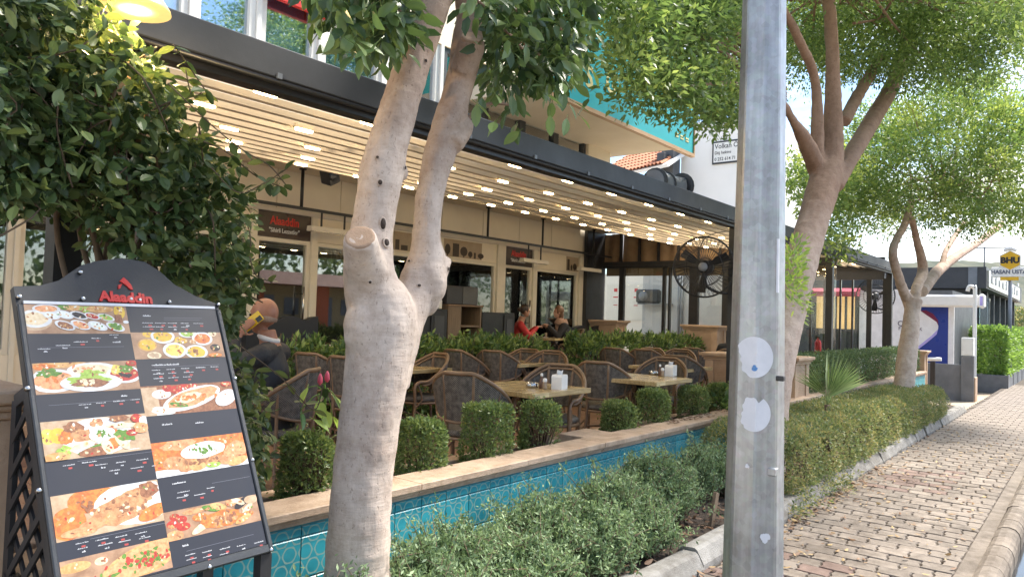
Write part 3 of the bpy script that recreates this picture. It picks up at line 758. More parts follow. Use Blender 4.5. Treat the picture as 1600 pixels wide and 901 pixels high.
for i in range(len(edges_y)-1):
    mb = MB(); mb.box((SX-.004, edges_y[i+1]+.01, FL+.3), (SX+.004, edges_y[i]-.01, zb_-.001)); mb.build('pane', 'glass', sw)
    mb = MB(); mb.box((SX+.05, edges_y[i+1]+.02, zb_-.17), (SX+.06, edges_y[i]-.02, zb_)); mb.build('blind', 'brown_canvas', sw)
def pedestal(px0, px1, pyt, label):
    ya, yb = sy(px1, pyt), sy(px0, pyt); zt = float(onX(SX-.3, (px0+px1)/2, pyt)[2])
    return pillar(SX-.55, SX-.1, ya, yb, FL, zt, label)
pedestal(930, 983, 500, 'pink stone pillar under the black column at the inner corner of the glass screen')
pedestal(1087, 1138, 508, 'pink stone pillar under the glass screen beside the far end of the laurel hedge')
# ---------------------------------------------------------------- far glazed end of the pergola
ew = thing('end_screen', 'row of tall frameless glass panels with thin black stiles closing the pergola end', 'glass screen', (0, 0, 0))
EX = 17.9
ey = lambda px, py=480: float(onX(EX, px, py)[1])
mb = MB(); mb.box((EX-.05, 3.66, 2.60), (EX+.05, 8.7, 2.79)); mb.build('beam', 'anthracite', ew)
mb = MB(); mb.box((EX-.06, 3.66, 2.792), (EX+.04, 8.7, 3.1)); mb.build('gable', 'blacksteel', ew)
stl = [1150, 1200, 1235, 1267, 1288, 1313, 1332, 1358]
yy = [ey(p) for p in stl]
for i, y in enumerate(yy):
    w = .05 if stl[i] == 1358 else .018
    mb = MB(); mb.box((EX-.03, y-w, FL), (EX+.03, y+w, 2.598)); mb.build('stile', 'blacksteel', ew)
    if i+1 < len(yy):
        mb = MB(); mb.box((EX-.005, yy[i+1]+.02, FL), (EX+.005, y-.02, 2.597)); mb.build('pane', 'glass', ew)
mb = MB(); mb.box((EX-.07, ey(1394), FL), (EX+.02, ey(1380), 2.62)); mb.build('post', 'blacksteel', ew)
# ================================================================ buildings beyond
mat('greywall', (.50, .53, .57), (.44, .47, .51), scale=2, rough=.8, bump=.1)
mat('whitewall', (.84, .83, .81), (.80, .79, .77), scale=1.5, rough=.8, bump=.05)
mat('darkgrey_wall', (.085, .09, .10), (.06, .064, .072), scale=3, rough=.6, bump=.1)
mat('midgrey_wall', (.19, .195, .21), (.14, .145, .155), scale=4, rough=.8, bump=.3)
mat('bank_white', (.82, .81, .84), rough=.35); mat('bank_blue', (.018, .045, .27), (.015, .035, .23), rough=.3)
mat('bank_purple', (.44, .38, .80), rough=.35); mat('bank_plum', (.17, .015, .06), rough=.35); mat('bank_text', (.12, .10, .16), rough=.4)
mat('awning_red', (.40, .02, .06), rough=.7); mat('awning_white', (.80, .79, .78), (.72, .71, .70), rough=.5)
mat('lit_window', (.6, .4, .18), (.3, .17, .07), scale=2, rough=.6, emit=(1, .62, .24), es=.16)
mat('rooftile', (.50, .19, .09), (.36, .13, .065), scale=12, rough=.8, rand=.1)
mat('yellow_sign', (.72, .42, .02), rough=.4); mat('sign_black', (.02, .02, .025), rough=.4)
mat('grey_letters', (.13, .15, .20), rough=.4)
mat('ac_dark', (.05, .055, .06), rough=.5); mat('poster_red', (.6, .04, .05), rough=.5)
mat('ext_red', (.55, .015, .015), rough=.3)
# ---- alley wall beyond the side screen
AX = 17.2
ab = thing('alley_building', 'pale grey rendered side wall of the neighbouring building with pipes', 'building', (0, 0, 0))
ay = lambda px, py: float(onX(AX, px, py)[1]); az = lambda px, py: float(onX(AX, px, py)[2])
mb = MB(); mb.box((AX, 6.6, -.1), (AX+.5, ay(1004, 470), 2.75)); mb.build('wall', 'greywall', ab)
mb = MB(); mb.box((AX+.2, ay(1004, 470)+.002, -.1), (AX+.7, 10.9, 2.75)); mb.build('white_wall', 'whitewall', ab)
for px in (1066, 1062):
    mb = MB(); y = ay(px, 480); mb.tube([(AX-.05, y, .1), (AX-.05, y, 3.0)], .035, 8); mb.build('downpipe', 'zinc', ab)
mb = MB(); mb.box((AX-.25, ay(1052, 473), az(1020, 474)-.03), (AX-.003, ay(1003, 473), az(1020, 474))); mb.build('shelf', 'zinc', ab)
ac = thing('air_conditioner', 'dark air conditioning unit on a shelf on the grey alley wall', 'air conditioner', (AX-.22, ay(1017, 463), az(1020, 474)+.0))
mb = MB(); mb.box((-.02, -.30, 0), (.2, .30, .36), bev=.04); mb.build('casing', 'ac_dark', ac)
mb = MB(); mb.lathe([(.13, -.0), (.13, .012), (.10, .014)], 20, M=frameM((-.021, .1, .18), (0, 1, 0), (0, 0, 1))); mb.build('fan_grille', 'zinc', ac)
for i, px in enumerate((957, 989)):
    p = thing('poster', ['tall white poster with red print by the inner corner', 'tall white poster with red print next to the air conditioner'][i], 'poster', (AX+.19, ay(px, 460), 0))
    mb = MB(); mb.box((-.02, -.28, az(px, 500)), (.005, .28, az(px, 443))); mb.build('sheet', 'white_paint', p)
    mb = MB(); z1 = az(px, 443)
    for k, (h, w) in enumerate(((.09, .05), (.03, .07), (.02, .06))): mb.box((-.024, -w, z1-.12-k*.22-h), (-.019, w, z1-.12-k*.22))
    mb.build('print', 'poster_red', p)
# ---- bank block with red awning
BX = 22.0
by = lambda px, py=500: float(onX(BX, px, py)[1]); bz = lambda px, py: float(onX(BX, px, py)[2])
bk = thing('bank_building', 'bank branch with white and blue panels and a glowing doorway', 'building', (0, 0, 0))
yb0, yb1 = by(1489), 12.0
mb = MB(); mb.box((BX+.02, yb0+.02, -.1), (BX+5, yb1, bz(1440, 452)-.02)); mb.build('wall', 'darkgrey_wall', bk)
mb = MB(); mb.box((BX-.03, by(1428), -.1), (BX+.0, by(1343), bz(1400, 452))); mb.build('white_panel', 'bank_white', bk)
mb = MB(); mb.box((BX-.03, by(1482), -.1), (BX-.001, by(1428)-.002, bz(1450, 466))); mb.build('blue_panel', 'bank_blue', bk)
mb = MB(); mb.box((BX-.04, by(1491), -.1), (BX+.03, by(1482)-.002, bz(1480, 470))); mb.build('pale_post', 'bank_white', bk)
# rounded lozenge emblem
def poly_on(pts, dx, th=.006):
    return [(BX-dx, by(px, py), bz(px, py)) for px, py in pts], (th, 0, 0)
mb = MB(); P, v = poly_on([(1426, 483), (1438, 485), (1464, 503), (1466.5, 509), (1466, 514), (1456, 524), (1430, 545), (1426, 546)], .037); mb.prism(P, v); mb.build('emblem', 'bank_white', bk)
mb = MB(); P, v = poly_on([(1438, 484.7), (1447, 484.5), (1458, 490), (1466, 500), (1466.6, 509), (1464, 503)], .040); mb.prism(P, v); mb.build('emblem_plum', 'bank_plum', bk)
mb = MB(); P, v = poly_on([(1426, 546), (1430, 545), (1456, 524), (1466, 514), (1464, 522), (1450, 534), (1434, 546), (1426, 546.2)], .041); mb.prism(P, v); mb.build('emblem_purple', 'bank_purple', bk)
for body, px, py, s in (('Q', 1408, 505.5, .16), ('F', 1406, 513, .10), ('ANK', 1433, 514, .10)):
    lettering(body, s*1.25, 'bank_text', bk, frameM((BX-.044, by(px, py), bz(px, py)), (0, -1, 0), (0, 0, 1)), offset=.001)
lw = bpy.data.objects.new('shop_window', None); COL.objects.link(lw); lw.parent = bk
mb = MB(); mb.box((BX-.01, by(1338), bz(1300, 513)), (BX+.018, by(1274), bz(1300, 462))); mb.build('lit_interior', 'lit_window', lw)
for px in (1274, 1306, 1322, 1338):
    mb = MB(); mb.box((BX-.05, by(px)-.03, -.1), (BX-.011, by(px)+.03, bz(1300, 462))); mb.build('mullion', 'anthracite', lw)
mb = MB(); mb.box((BX-.049, by(1338), bz(1300, 516)), (BX-.012, by(1274), bz(1300, 513))); mb.build('sill', 'anthracite', lw)
aw = thing('red_awning', 'dark red shop awning over the glowing window', 'awning', (BX-.01, 0, 0))
mb = MB(); ya, yb = by(1344), by(1238); z1, z0 = bz(1300, 450), bz(1300, 463)
mb.prism([(0, ya, z1), (-.5, ya, z0+.12), (-.5, ya, z0), (0, ya, z0)], (0, yb-ya, 0)); mb.build('canopy', 'awning_red', aw)
ws = thing('white_awning', 'closed white awning cassette with a rounded end above the blue panel', 'awning', (BX-.06, 0, 0))
mb = MB(); ya, yb = by(1541, 465)+.0, by(1432)
z0, z1 = bz(1480, 480), bz(1480, 461)
mb.box((-.35, ya+.12, z0), (0, yb, z1), bev=.05); mb.build('cassette', 'awning_white', ws)
mb = MB(); mb.box((-.38, ya, z0-.02), (.02, ya+.12, z1+.03), bev=.05); mb.build('end_cap', 'awning_white', ws)
mb = MB(); mb.box((-.385, ya+.03, z0+.05), (-.379, ya+.09, z1-.04)); mb.build('badge', 'bank_purple', ws)
pp = thing('white_pipe', 'white upright pipe with bent top in front of the bank', 'pipe', (BX-.6, 0, 0))
y = float(onX(BX-.6, 1523, 500)[1]); zt = float(onX(BX-.6, 1523, 450)[2])
mb = MB(); mb.tube(smooth_path([(0, y, .0), (0, y, zt-.2), (0, y+.02, zt), (0, y+.12, zt+.04), (0, y+.16, zt-.08)]), .045, 10); mb.build('tube', 'white_paint', pp)
# extinguisher behind the glass
fe = thing('fire_extinguisher', 'red fire extinguisher standing behind the glass panels', 'extinguisher', (EX+.3, float(onX(EX+.3, 1278, 540)[1]), 0))
z = float(onX(EX+.3, 1278, 542)[2])
mb = MB(); mb.lathe([(.07, z-.3), (.075, z-.28), (.075, z+.1), (.05, z+.16), (.025, z+.18), (.025, z+.22)], 14); mb.build('cylinder', 'ext_red', fe)
mb = MB(); mb.box((-.02, -.06, z+.2), (.02, .06, z+.25)); mb.build('valve', 'blacksteel', fe)
mb = MB(); mb.box((-.03, -.03, -.16), (.03, .03, z-.3)); mb.build('stand', 'blacksteel', fe)
# low grey wall, post, letter box, white gate bar
gw = thing('grey_garden_wall', 'low dark grey rendered wall in front of the bank', 'wall', (0, 0, 0))
GX = 20.6
gy = lambda px, py=570: float(onX(GX, px, py)[1]); gz = lambda px, py: float(onX(GX, px, py)[2])
mb = MB(); mb.box((GX, gy(1502), -.16), (GX+.25, gy(1436), gz(1470, 568))); mb.build('wall', 'midgrey_wall', gw)
mb = MB(); mb.box((GX-.05, gy(1522, 580), -.16), (GX+.3, gy(1502)-.002, gz(1510, 556))); mb.build('end_post', 'midgrey_wall', gw)
mb = MB(); mb.box((GX+.02, gy(1537, 600)+.3, -.16), (GX+.4, gy(1524, 600), gz(1530, 590)), bev=.01); mb.build('stone_foot', 'pinkstone', gw)
lb = thing('meter_box', 'white metal meter box on top of the grey wall post', 'box', (GX+.1, (gy(1502)+gy(1521))/2, gz(1510, 556)))
w = (gy(1502)-gy(1521))/2; h = gz(1510, 527)-gz(1510, 556)
mb = MB(); mb.box((-.13, -w, 0), (.13, w, h), bev=.015); mb.build('casing', 'white_paint', lb)
mb = MB(); mb.box((-.14, -w*.85, h*.08), (-.131, w*.85, h*.92), bev=.004); mb.build('door', 'white_paint', lb)
bb = thing('white_barrier', 'short white bar on a dark post in front of the grey wall', 'barrier', (GX-.5, gy(1463), -.16))
q0, q1 = onX(GX-.5, 1443, 561), onX(GX-.5, 1471, 561)
mb = MB(); mb.tube([(0, q0[1]-gy(1463), q0[2]+.16), (0, q1[1]-gy(1463), q1[2]+.16)], .045, 8); mb.build('bar', 'white_paint', bb)
mb = MB(); mb.box((-.04, -.05, 0), (.04, .05, q0[2]+.12)); mb.build('post', 'blacksteel', bb)
# ---- kebab house with dark fascia
HX = 27.0
hy = lambda px, py=430: float(onX(HX, px, py)[1]); hz = lambda px, py: float(onX(HX, px, py)[2])
hs = thing('grill_house', 'low modern eatery with a dark grey fascia and glazed street front', 'building', (0, 0, 0))
yk = hy(1541); H1, H0 = hz(1500, 417), hz(1500, 450)
mb = MB(); mb.box((HX, yk, H0), (HX+14, 12, H1)); mb.build('fascia', 'anthracite', hs)
mb = MB(); mb.box((HX-.02, hy(1527), H0+.02), (HX-.002, hy(1513), H1-.01)); mb.build('pale_panel', 'zinc', hs)
mb = MB(); mb.box((HX+.3, yk+.35, -.1), (HX+13.6, 11.8, H0-.002)); mb.build('wall', 'darkgrey_wall', hs)
for i in range(7):
    x = HX+.3+i*2.1; mb = MB(); mb.box((x, yk+.2, -.1), (x+.16, yk+.345, H0-.004)); mb.build('column', 'anthracite', hs)
    if i < 6: mb = MB(); mb.box((x+.17, yk+.30, .5), (x+2.09, yk+.34, H0-.3)); mb.build('pane', 'glass_blue', hs)
for i in range(3):
    y = hy(1490+i*16); mb = MB(); mb.box((HX+.24, y-.4, .4), (HX+.295, y+.4, H0-.3)); mb.build('pane', 'glass_blue', hs)
mat('lettering_metal', (.62, .62, .60), (.3, .3, .32), scale=9, rough=.3, metal=.5)  # mottled grey, partly metallic lettering panel
mb = MB(); mb.box((HX+.2, yk-.06, H0+.05), (HX+12, yk-.002, H1-.1)); mb.build('letter_panel', 'lettering_metal', hs)
for k in range(9):
    mb = MB(); x = HX+.8+k*1.2; mb.box((x, yk-.1, H0+.2), (x+.2, yk-.062, H1-.25)); mb.box((x+.2, yk-.1, H0+.2+(k % 3)*.2), (x+.6, yk-.063, H0+.34+(k % 3)*.2)); mb.build('panel_letter', 'white_paint', hs)
# hexagon sign
sgx = 25.0
bs = thing('hexagon_sign', 'yellow hexagon sign reading BHU above a white HASAN USTA plate', 'sign', (0, 0, 0))
def sp(px, py, d=0): q = onX(sgx-d, px, py); return q
c = sp(1578.5, 407); rr = abs(sp(1578.5, 391)[2]-c[2])
mb = MB(); mb.prism([(sgx-.04, c[1]+rr*math.cos(R(30+60*k)), c[2]+rr*math.sin(R(30+60*k))) for k in range(6)], (.06, 0, 0)); mb.build('hexagon_rim', 'white_paint', bs)
mb = MB(); mb.prism([(sgx-.05, c[1]+rr*.9*math.cos(R(30+60*k)), c[2]+rr*.9*math.sin(R(30+60*k))) for k in range(6)], (.008, 0, 0)); mb.build('hexagon_face', 'yellow_sign', bs)
lettering('BHU', rr*.78, 'sign_black', bs, frameM((sgx-.056, c[1], c[2]-.0), (0, -1, 0), (0, 0, 1)), offset=.012)
mb = MB()
for k in range(7):
    a = -1+k/3; mb.ball((sgx-.03, c[1]+a*rr*.38, c[2]+rr*(.98+.18*math.cos(a*1.3))), rr*.2, 8)
mb.build('chef_hat', 'white_paint', bs)
p0, p1 = sp(1549, 425), sp(1604, 427); zt, zb2 = sp(1578, 417)[2], sp(1578, 433)[2]
mb = MB(); mb.box((sgx-.035, p1[1], zb2), (sgx+.01, p0[1], zt), bev=.02); mb.build('name_plate', 'white_paint', bs)
lettering('HASAN USTA', (zt-zb2)*.52, 'grey_letters', bs, frameM((sgx-.04, (p0[1]+p1[1])/2, (zt+zb2)/2), (0, -1, 0), (0, 0, 1)), offset=.006, sx=.92)
q0, q1 = sp(1563, 430), sp(1592, 438)
mb = MB(); mb.box((sgx-.05, q1[1], q1[2]), (sgx-.036, q0[1], q0[2]-.05), bev=.005); mb.build('yellow_ribbon', 'yellow_sign', bs)
mb = MB(); mb.tube([(sgx+.04, c[1], -.16), (sgx+.04, c[1], c[2])], .05, 8); mb.build('mast', 'zinc', bs)
mb = MB(); a0 = onX(HX+.3, 1538, 418); mb.tube([(HX+.3, a0[1], H1), (HX+.3, a0[1], H1+.65)], .02, 6); mb.tube([(HX+.3, a0[1]+.3, H1+.62), (HX+.3, a0[1]-1.0, H1+.6)], .018, 6); ob = thing('roof_aerial', 'thin grey aerial on the dark fascia roof', 'aerial', (0, 0, 0)); mb.build('rods', 'zinc', ob)
# ---- far hill
mat('scrub_hill', (.085, .085, .05), (.03, .042, .024), scale=.07, rough=.95, bump=.8, bscale=.5, detail=10, contrast=(.38, .62))
mb = MB(); nx, ny = 60, 24; vs = []; fs = []
for i in range(nx+1):
    for j in range(ny+1):
        x = 120+j*16; y = -220+i*10
        h = 27*math.exp(-((y-60)/80)**2)*min(1, j/ny*1.6)+9*math.sin(x*.021+y*.03)*j/ny+4*math.sin(y*.11+x*.07)*j/ny
        vs.append((x, y, max(-.4, h*1.0-.3)))
for i in range(nx):
    for j in range(ny): a = i*(ny+1)+j; fs.append((a, a+1, a+ny+2, a+ny+1))
mb.add(vs, fs, 0, True); tag(mb.build('hill', 'scrub_hill'), 'dry scrubby hillside behind the eatery', kind='structure')
# ---- white house and tiled roof above the pergola
WX = 26.0
wy = lambda px, py: float(onX(WX, px, py)[1]); wz = lambda px, py: float(onX(WX, px, py)[2])
wh = thing('white_house', 'white rendered house with orange tiled roof rising behind the pergola', 'building', (0, 0, 0))
mb = MB(); mb.box((WX, wy(1190, 300), -.1), (WX+6, wy(1064, 260), wz(1100, 190))); mb.build('wall', 'whitewall', wh)
yA, yB = wy(1062, 260), wy(940, 240); zE = wz(1000, 268)
mb = MB(); mb.box((WX+1, yA+.05, -.1), (WX+6, yB, zE)); mb.build('rear_wall', 'whitewall', wh)
# roof slope rising toward the white wall with rows of tiles
rA = np.array([WX+.6, yA-.1, wz(1062, 225)]); rB = np.array([WX+.6, wy(950, 258), wz(950, 252)])
slope = np.array([4.5, 0, 2.2]); alng = rB-rA
nr, nc = 8, 22
mb0 = MB(); prof_t = [(-.5, 0), (-.3, .06), (0, .085), (.3, .06), (.5, 0)]
tiles = 0
rf = bpy.data.objects.new('roof', None); COL.objects.link(rf); rf.parent = wh
cw = np.linalg.norm(alng)/nc; eL = alng/np.linalg.norm(alng); eS = slope/np.linalg.norm(slope); eN = np.cross(eL, eS); eN = eN*np.sign(eN[2])
zl = wz(1000, 268)
r0 = rA.copy(); lenS = np.linalg.norm(slope)/nr
mb0 = MB(); vs = []; fs = []
for k, (a, h) in enumerate(prof_t):
    for t, lift in ((0, .03), (1.12, -.01)): vs.append(eL*a*cw*.98+eS*t*lenS+eN*(h+lift))
for k in range(len(prof_t)-1): fs.append((k*2, k*2+1, k*2+3, k*2+2))
mb0.add(vs, fs, 0, True)
tm = bpy.data.meshes.new('roof_tile'); tm.from_pydata(mb0.v, [], mb0.f); tm.materials.append(MATS['rooftile'])
base = rA-eS*lenS*4
for i in range(nc):
    for j in range(12): link('roof_tile', tm, rf, loc=base+eL*(i+.5)*cw+eS*j*lenS)
mb = MB(); q = [base-eL*.2, base+alng+eL*.2, base+alng+eL*.2+eS*lenS*12, base-eL*.2+eS*lenS*12]; mb.prism([p-eN*.02 for p in q], tuple(-eN*.12)); mb.build('roof_deck', 'whitewall', rf)
mb = MB(); mb.box((WX-.9, wy(1068, 260)-.0, 2), (WX-.3, wy(1050, 260), wz(1060, 222))); 
for k in range(1): pass
mb.build('dark_stack', 'darkgrey_wall', wh)
mb = MB(); mb.box((WX-1.3, wy(1062, 250), wz(1055, 262)), (WX-.902, wy(1051, 250), wz(1055, 248)), bev=.03); mb.build('stack_lamp', 'anthracite', wh)
ds = thing('dentist_sign', 'white framed sign plate with black lettering on the white house', 'sign', (WX-.02, 0, 0))
yA, yB = wy(1114, 240), wy(1172, 240); z1, z0 = wz(1120, 222), wz(1130, 256)
mb = MB(); mb.box((-.05, yB, z0), (0, yA, z1)); mb.build('frame', 'sign_black', ds)
mb = MB(); mb.box((-.06, yB+.06, z0+.06), (-.051, yA-.06, z1-.06)); mb.build('plate', 'white_paint', ds)
for i, (tx, s) in enumerate((('Volkan ÖZBAŞ', .26), ('Diş hekimi', .16), ('0 252 614 71 15', .17))):
    lettering(tx, s, 'sign_black', ds, frameM((-.064, yA-.10, z1-.2-i*.24), (0, -1, 0), (0, 0, 1)), align='LEFT', offset=.002, sx=.9)
# ---- exhaust duct on the pergola roof
dk = thing('exhaust_duct', 'grey sheet metal exhaust duct with a flanged elbow on the pergola roof', 'duct', (0, 0, 0))
DY = 4.5
p = [onY(DY, 960, 272), onY(DY, 1000, 278), onY(DY, 1030, 284)]
mb = MB(); a, b_ = onY(DY, 950, 278), onY(DY, 1020, 284); mb.box((a[0], DY-.15, 3.10), (b_[0], DY+.2, a[2]+.12), bev=.02); mb.build('box_duct', 'zinc', dk)
mb = MB(); c0 = np.array([b_[0], DY, b_[2]]); mb.tube([c0, c0+[.25, -.02, .0], c0+[.4, -.06, -.02], c0+[.52, -.16, -.03]], .16, 16); mb.build('elbow', 'zinc', dk)
for t in (.02, .27, .50):
    mb = MB(); mb.lathe([(.15, -.012), (.185, -.012), (.185, .012), (.15, .012)], 18, M=frameM(tuple(c0+[t, -.02-max(0, t-.27)*.6, -.0]), (0, 1, 0), (0, 0, 1))); mb.build('flange', 'anthracite', dk)
# ---- cream house with orange pillars across the road, seen in the glass
ch = thing('house_across_road', 'cream house with orange pillars and tiled roof reflected in the restaurant glass', 'building', (25.0, -16.5, 0))
mat('rooftile_dark', (.16, .06, .035), (.10, .04, .025), scale=12, rough=.8); mat('creamhouse', (.42, .35, .21), (.36, .3, .18), scale=2, rough=.8); mat('orange_pillar', (.36, .085, .03), rough=.7); mat('bluedoor', (.16, .2, .26), rough=.5)
mb = MB(); mb.box((-7, -5, -.1), (8, 0, 2.75)); mb.build('wall', 'creamhouse', ch)
for x in (-4.6, -.6, 3.2, 6.5):
    mb = MB(); mb.box((x, .8, -.1), (x+.8, 1.5, 2.74)); mb.build('pillar', 'orange_pillar', ch)
for x in (-3.2, .6, 4.6):
    mb = MB(); mb.box((x, .01, -.1), (x+.95, .06, 2.2)); mb.build('door', 'bluedoor', ch)
for x in (-1.6, 2.2, 6.2):
    mb = MB(); mb.box((x, .01, 1.2), (x+.9, .06, 2.1)); mb.build('window', 'bluedoor', ch)
mb = MB(); mb.prism([(-7.6, 1.9, 2.75), (-7.6, -5.6, 2.75), (-7.6, -2, 3.6)], (16.2, 0, 0)); mb.build('roof', 'rooftile_dark', ch)
mb = MB(); mb.box((-14, -26, -.1), (30, -12, 1.0)); 
# ---- small dark car parked far down the street
car = thing('parked_car', 'small dark parked car far down the street past the green hedge', 'car', (66, 1.4, -.16), rz=R(4))
mat('carpaint', (.03, .032, .04), rough=.25, coat=.6); mat('tyre', (.02, .02, .02), rough=.8)
mb = MB(); mb.prism([(-2.0, -.8, .3), (2.0, -.8, .3), (2.05, -.8, .75), (1.2, -.8, .9), (.6, -.8, 1.4), (-1.3, -.8, 1.42), (-1.95, -.8, .95)], (0, 1.6, 0)); mb.build('body', 'carpaint', car)
mb = MB(); mb.prism([(-1.98, -.68, .98), (-1.9, -.6, .98), (-1.36, -.6, 1.36), (-1.44, -.68, 1.36)], (0, 1.28, 0)); mb.build('rear_window', 'glass_blue', car)
for x in (-1.3, 1.3):
    for y in (-.72, .72):
        mb = MB(); mb.lathe([(.31, -.1), (.31, .1)], 16, M=frameM((x, y, .31), (1, 0, 0), (0, 0, 1))); mb.build('wheel', 'tyre', car)
for y in (-.6, .6):
    mb = MB(); mb.box((-2.03, y-.14, .72), (-1.93, y+.14, .9)); mb.build('tail_light', 'ext_red', car)
# ================================================================ plants
def bark(name, c1, c2, c3, vs=1.0):
    m, nt, b = _nodes(name); L = nt.links.new
    t = N(nt, 'TexCoord'); mp = N(nt, 'Mapping'); mp.inputs['Scale'].default_value = (1, 1, .55); L(t.outputs['Object'], mp.inputs[0])
    n1 = N(nt, 'TexNoise', Scale=3.2, Detail=6, Roughness=.6); L(mp.outputs[0], n1.inputs['Vector'])
    r1 = N(nt, 'ValToRGB'); e = r1.color_ramp.elements; e[0].position = .32; e[1].position = .66; e[0].color = c4(c2); e[1].color = c4(c1); L(n1.outputs['Fac'], r1.inputs['Fac'])
    n2 = N(nt, 'TexNoise', Scale=75, Detail=3, Roughness=.6); L(mp.outputs[0], n2.inputs['Vector'])
    r2 = N(nt, 'ValToRGB'); e = r2.color_ramp.elements; e[0].position = .60; e[1].position = .70; e[0].color = (0, 0, 0, 1); e[1].color = (1, 1, 1, 1); L(n2.outputs['Fac'], r2.inputs['Fac'])
    mu = N(nt, 'Math', operation='MULTIPLY'); mu.inputs[1].default_value = .4; L(r2.outputs[0], mu.inputs[0])
    mx = N(nt, 'Mix', data_type='RGBA'); L(mu.outputs[0], mx.inputs[0]); L(r1.outputs[0], mx.inputs[6]); mx.inputs[7].default_value = c4(c3)
    # crosswise wrinkles
    mp2 = N(nt, 'Mapping'); mp2.inputs['Scale'].default_value = (5, 5, 26); L(t.outputs['Object'], mp2.inputs[0])
    n3 = N(nt, 'TexNoise', Scale=1.6, Detail=5, Roughness=.6); L(mp2.outputs[0], n3.inputs['Vector'])
    mp3 = N(nt, 'Mapping'); mp3.inputs['Scale'].default_value = (22, 22, 5); L(t.outputs['Object'], mp3.inputs[0])
    n4 = N(nt, 'TexNoise', Scale=1.3, Detail=5, Roughness=.6); L(mp3.outputs[0], n4.inputs['Vector'])
    a1 = N(nt, 'Math', operation='ADD'); L(n3.outputs['Fac'], a1.inputs[0]); L(n4.outputs['Fac'], a1.inputs[1])
    a2 = N(nt, 'Math', operation='MULTIPLY_ADD'); a2.inputs[1].default_value = -.6; L(r2.outputs[0], a2.inputs[0]); L(a1.outputs[0], a2.inputs[2])
    bp = N(nt, 'Bump', Strength=.34, Distance=.012); L(a2.outputs[0], bp.inputs['Height']); L(bp.outputs[0], b.inputs['Normal'])
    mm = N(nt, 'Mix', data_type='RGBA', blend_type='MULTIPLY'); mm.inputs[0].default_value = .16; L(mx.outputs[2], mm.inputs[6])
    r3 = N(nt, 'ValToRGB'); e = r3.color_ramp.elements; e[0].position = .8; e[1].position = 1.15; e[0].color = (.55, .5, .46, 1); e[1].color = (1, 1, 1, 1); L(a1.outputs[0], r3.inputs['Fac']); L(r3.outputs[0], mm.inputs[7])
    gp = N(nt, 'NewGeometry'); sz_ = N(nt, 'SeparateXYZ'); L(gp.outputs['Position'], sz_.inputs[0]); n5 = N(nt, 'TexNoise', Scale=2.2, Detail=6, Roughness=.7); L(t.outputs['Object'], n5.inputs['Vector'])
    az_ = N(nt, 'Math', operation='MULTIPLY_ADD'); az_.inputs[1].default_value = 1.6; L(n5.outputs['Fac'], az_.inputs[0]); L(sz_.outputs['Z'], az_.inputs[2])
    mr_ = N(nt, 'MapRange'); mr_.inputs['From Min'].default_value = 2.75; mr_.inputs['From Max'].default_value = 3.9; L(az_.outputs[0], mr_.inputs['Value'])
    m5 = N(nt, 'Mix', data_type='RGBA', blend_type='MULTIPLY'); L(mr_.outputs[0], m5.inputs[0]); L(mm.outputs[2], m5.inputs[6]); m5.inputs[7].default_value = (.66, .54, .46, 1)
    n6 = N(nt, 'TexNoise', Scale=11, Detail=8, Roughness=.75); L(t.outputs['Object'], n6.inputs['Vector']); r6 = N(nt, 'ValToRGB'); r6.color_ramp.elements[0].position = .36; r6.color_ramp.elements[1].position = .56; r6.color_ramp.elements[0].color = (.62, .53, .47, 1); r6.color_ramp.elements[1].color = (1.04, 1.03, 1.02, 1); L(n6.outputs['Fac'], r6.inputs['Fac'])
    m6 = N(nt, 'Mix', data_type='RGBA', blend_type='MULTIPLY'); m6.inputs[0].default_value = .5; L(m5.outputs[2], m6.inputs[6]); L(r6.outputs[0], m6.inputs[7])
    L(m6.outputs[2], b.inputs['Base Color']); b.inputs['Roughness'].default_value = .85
    return m
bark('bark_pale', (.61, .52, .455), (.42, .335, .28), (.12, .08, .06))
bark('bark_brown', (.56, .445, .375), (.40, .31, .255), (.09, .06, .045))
mat('cutwood', (.42, .29, .20), (.30, .2, .135), scale=14, rough=.8, bump=.3)
mat('knot_shade', (.05, .035, .028), rough=.95)  # dark knot discs; the shade of a hole is put into the colour
mat('twig', (.14, .095, .06), (.085, .06, .04), scale=10, rough=.85)
leafmat('ficus_leaf', (.024, .06, .016), (.13, .21, .045), trans=.3, rough=.32)
leafmat('ficus_fine', (.05, .105, .024), (.34, .43, .09), trans=.5, rough=.4, tcol=[(.55, (.14, .23, .05))])
leafmat('ficus_light', (.09, .17, .035), (.40, .48, .09), trans=.45, rough=.42, tcol=[(.5, (.10, .18, .035))])
leafmat('vine_leaf', (.026, .056, .014), (.165, .215, .05), trans=.28, rough=.38, tcol=[(.6, (.055, .10, .023))])
leafmat('box_leaf', (.05, .10, .022), (.32, .36, .09), trans=.35, rough=.4, tcol=[(.5, (.125, .19, .045))])
leafmat('hedge_dark', (.03, .075, .025), (.15, .24, .08), trans=.25, rough=.4)
leafmat('hedge_low', (.07, .11, .03), (.30, .33, .10), trans=.35, rough=.5, tcol=[(.5, (.15, .20, .06)), (.93, (.34, .28, .09))])
leafmat('hedge_bright', (.07, .18, .02), (.24, .40, .06), trans=.45, rough=.45)
leafmat('shrub_grey', (.055, .11, .045), (.24, .34, .14), trans=.3, rough=.6, tcol=[(.5, (.125, .20, .08))])
leafmat('laurel_leaf', (.035, .09, .02), (.24, .34, .06), trans=.35, rough=.3, tcol=[(.6, (.085, .16, .034))])
leafmat('palm_leaf', (.14, .24, .07), (.36, .46, .16), trans=.3, rough=.45)
leafmat('sprout_leaf', (.12, .24, .03), (.36, .48, .07), trans=.5, rough=.4)
def cr_(Lp, Rp, py, Y):
    d = ray((Lp+Rp)/2, py); t = Y/d[1]; c = CAM+d*t
    return c, (Rp-Lp)/2*t/FPX*.98
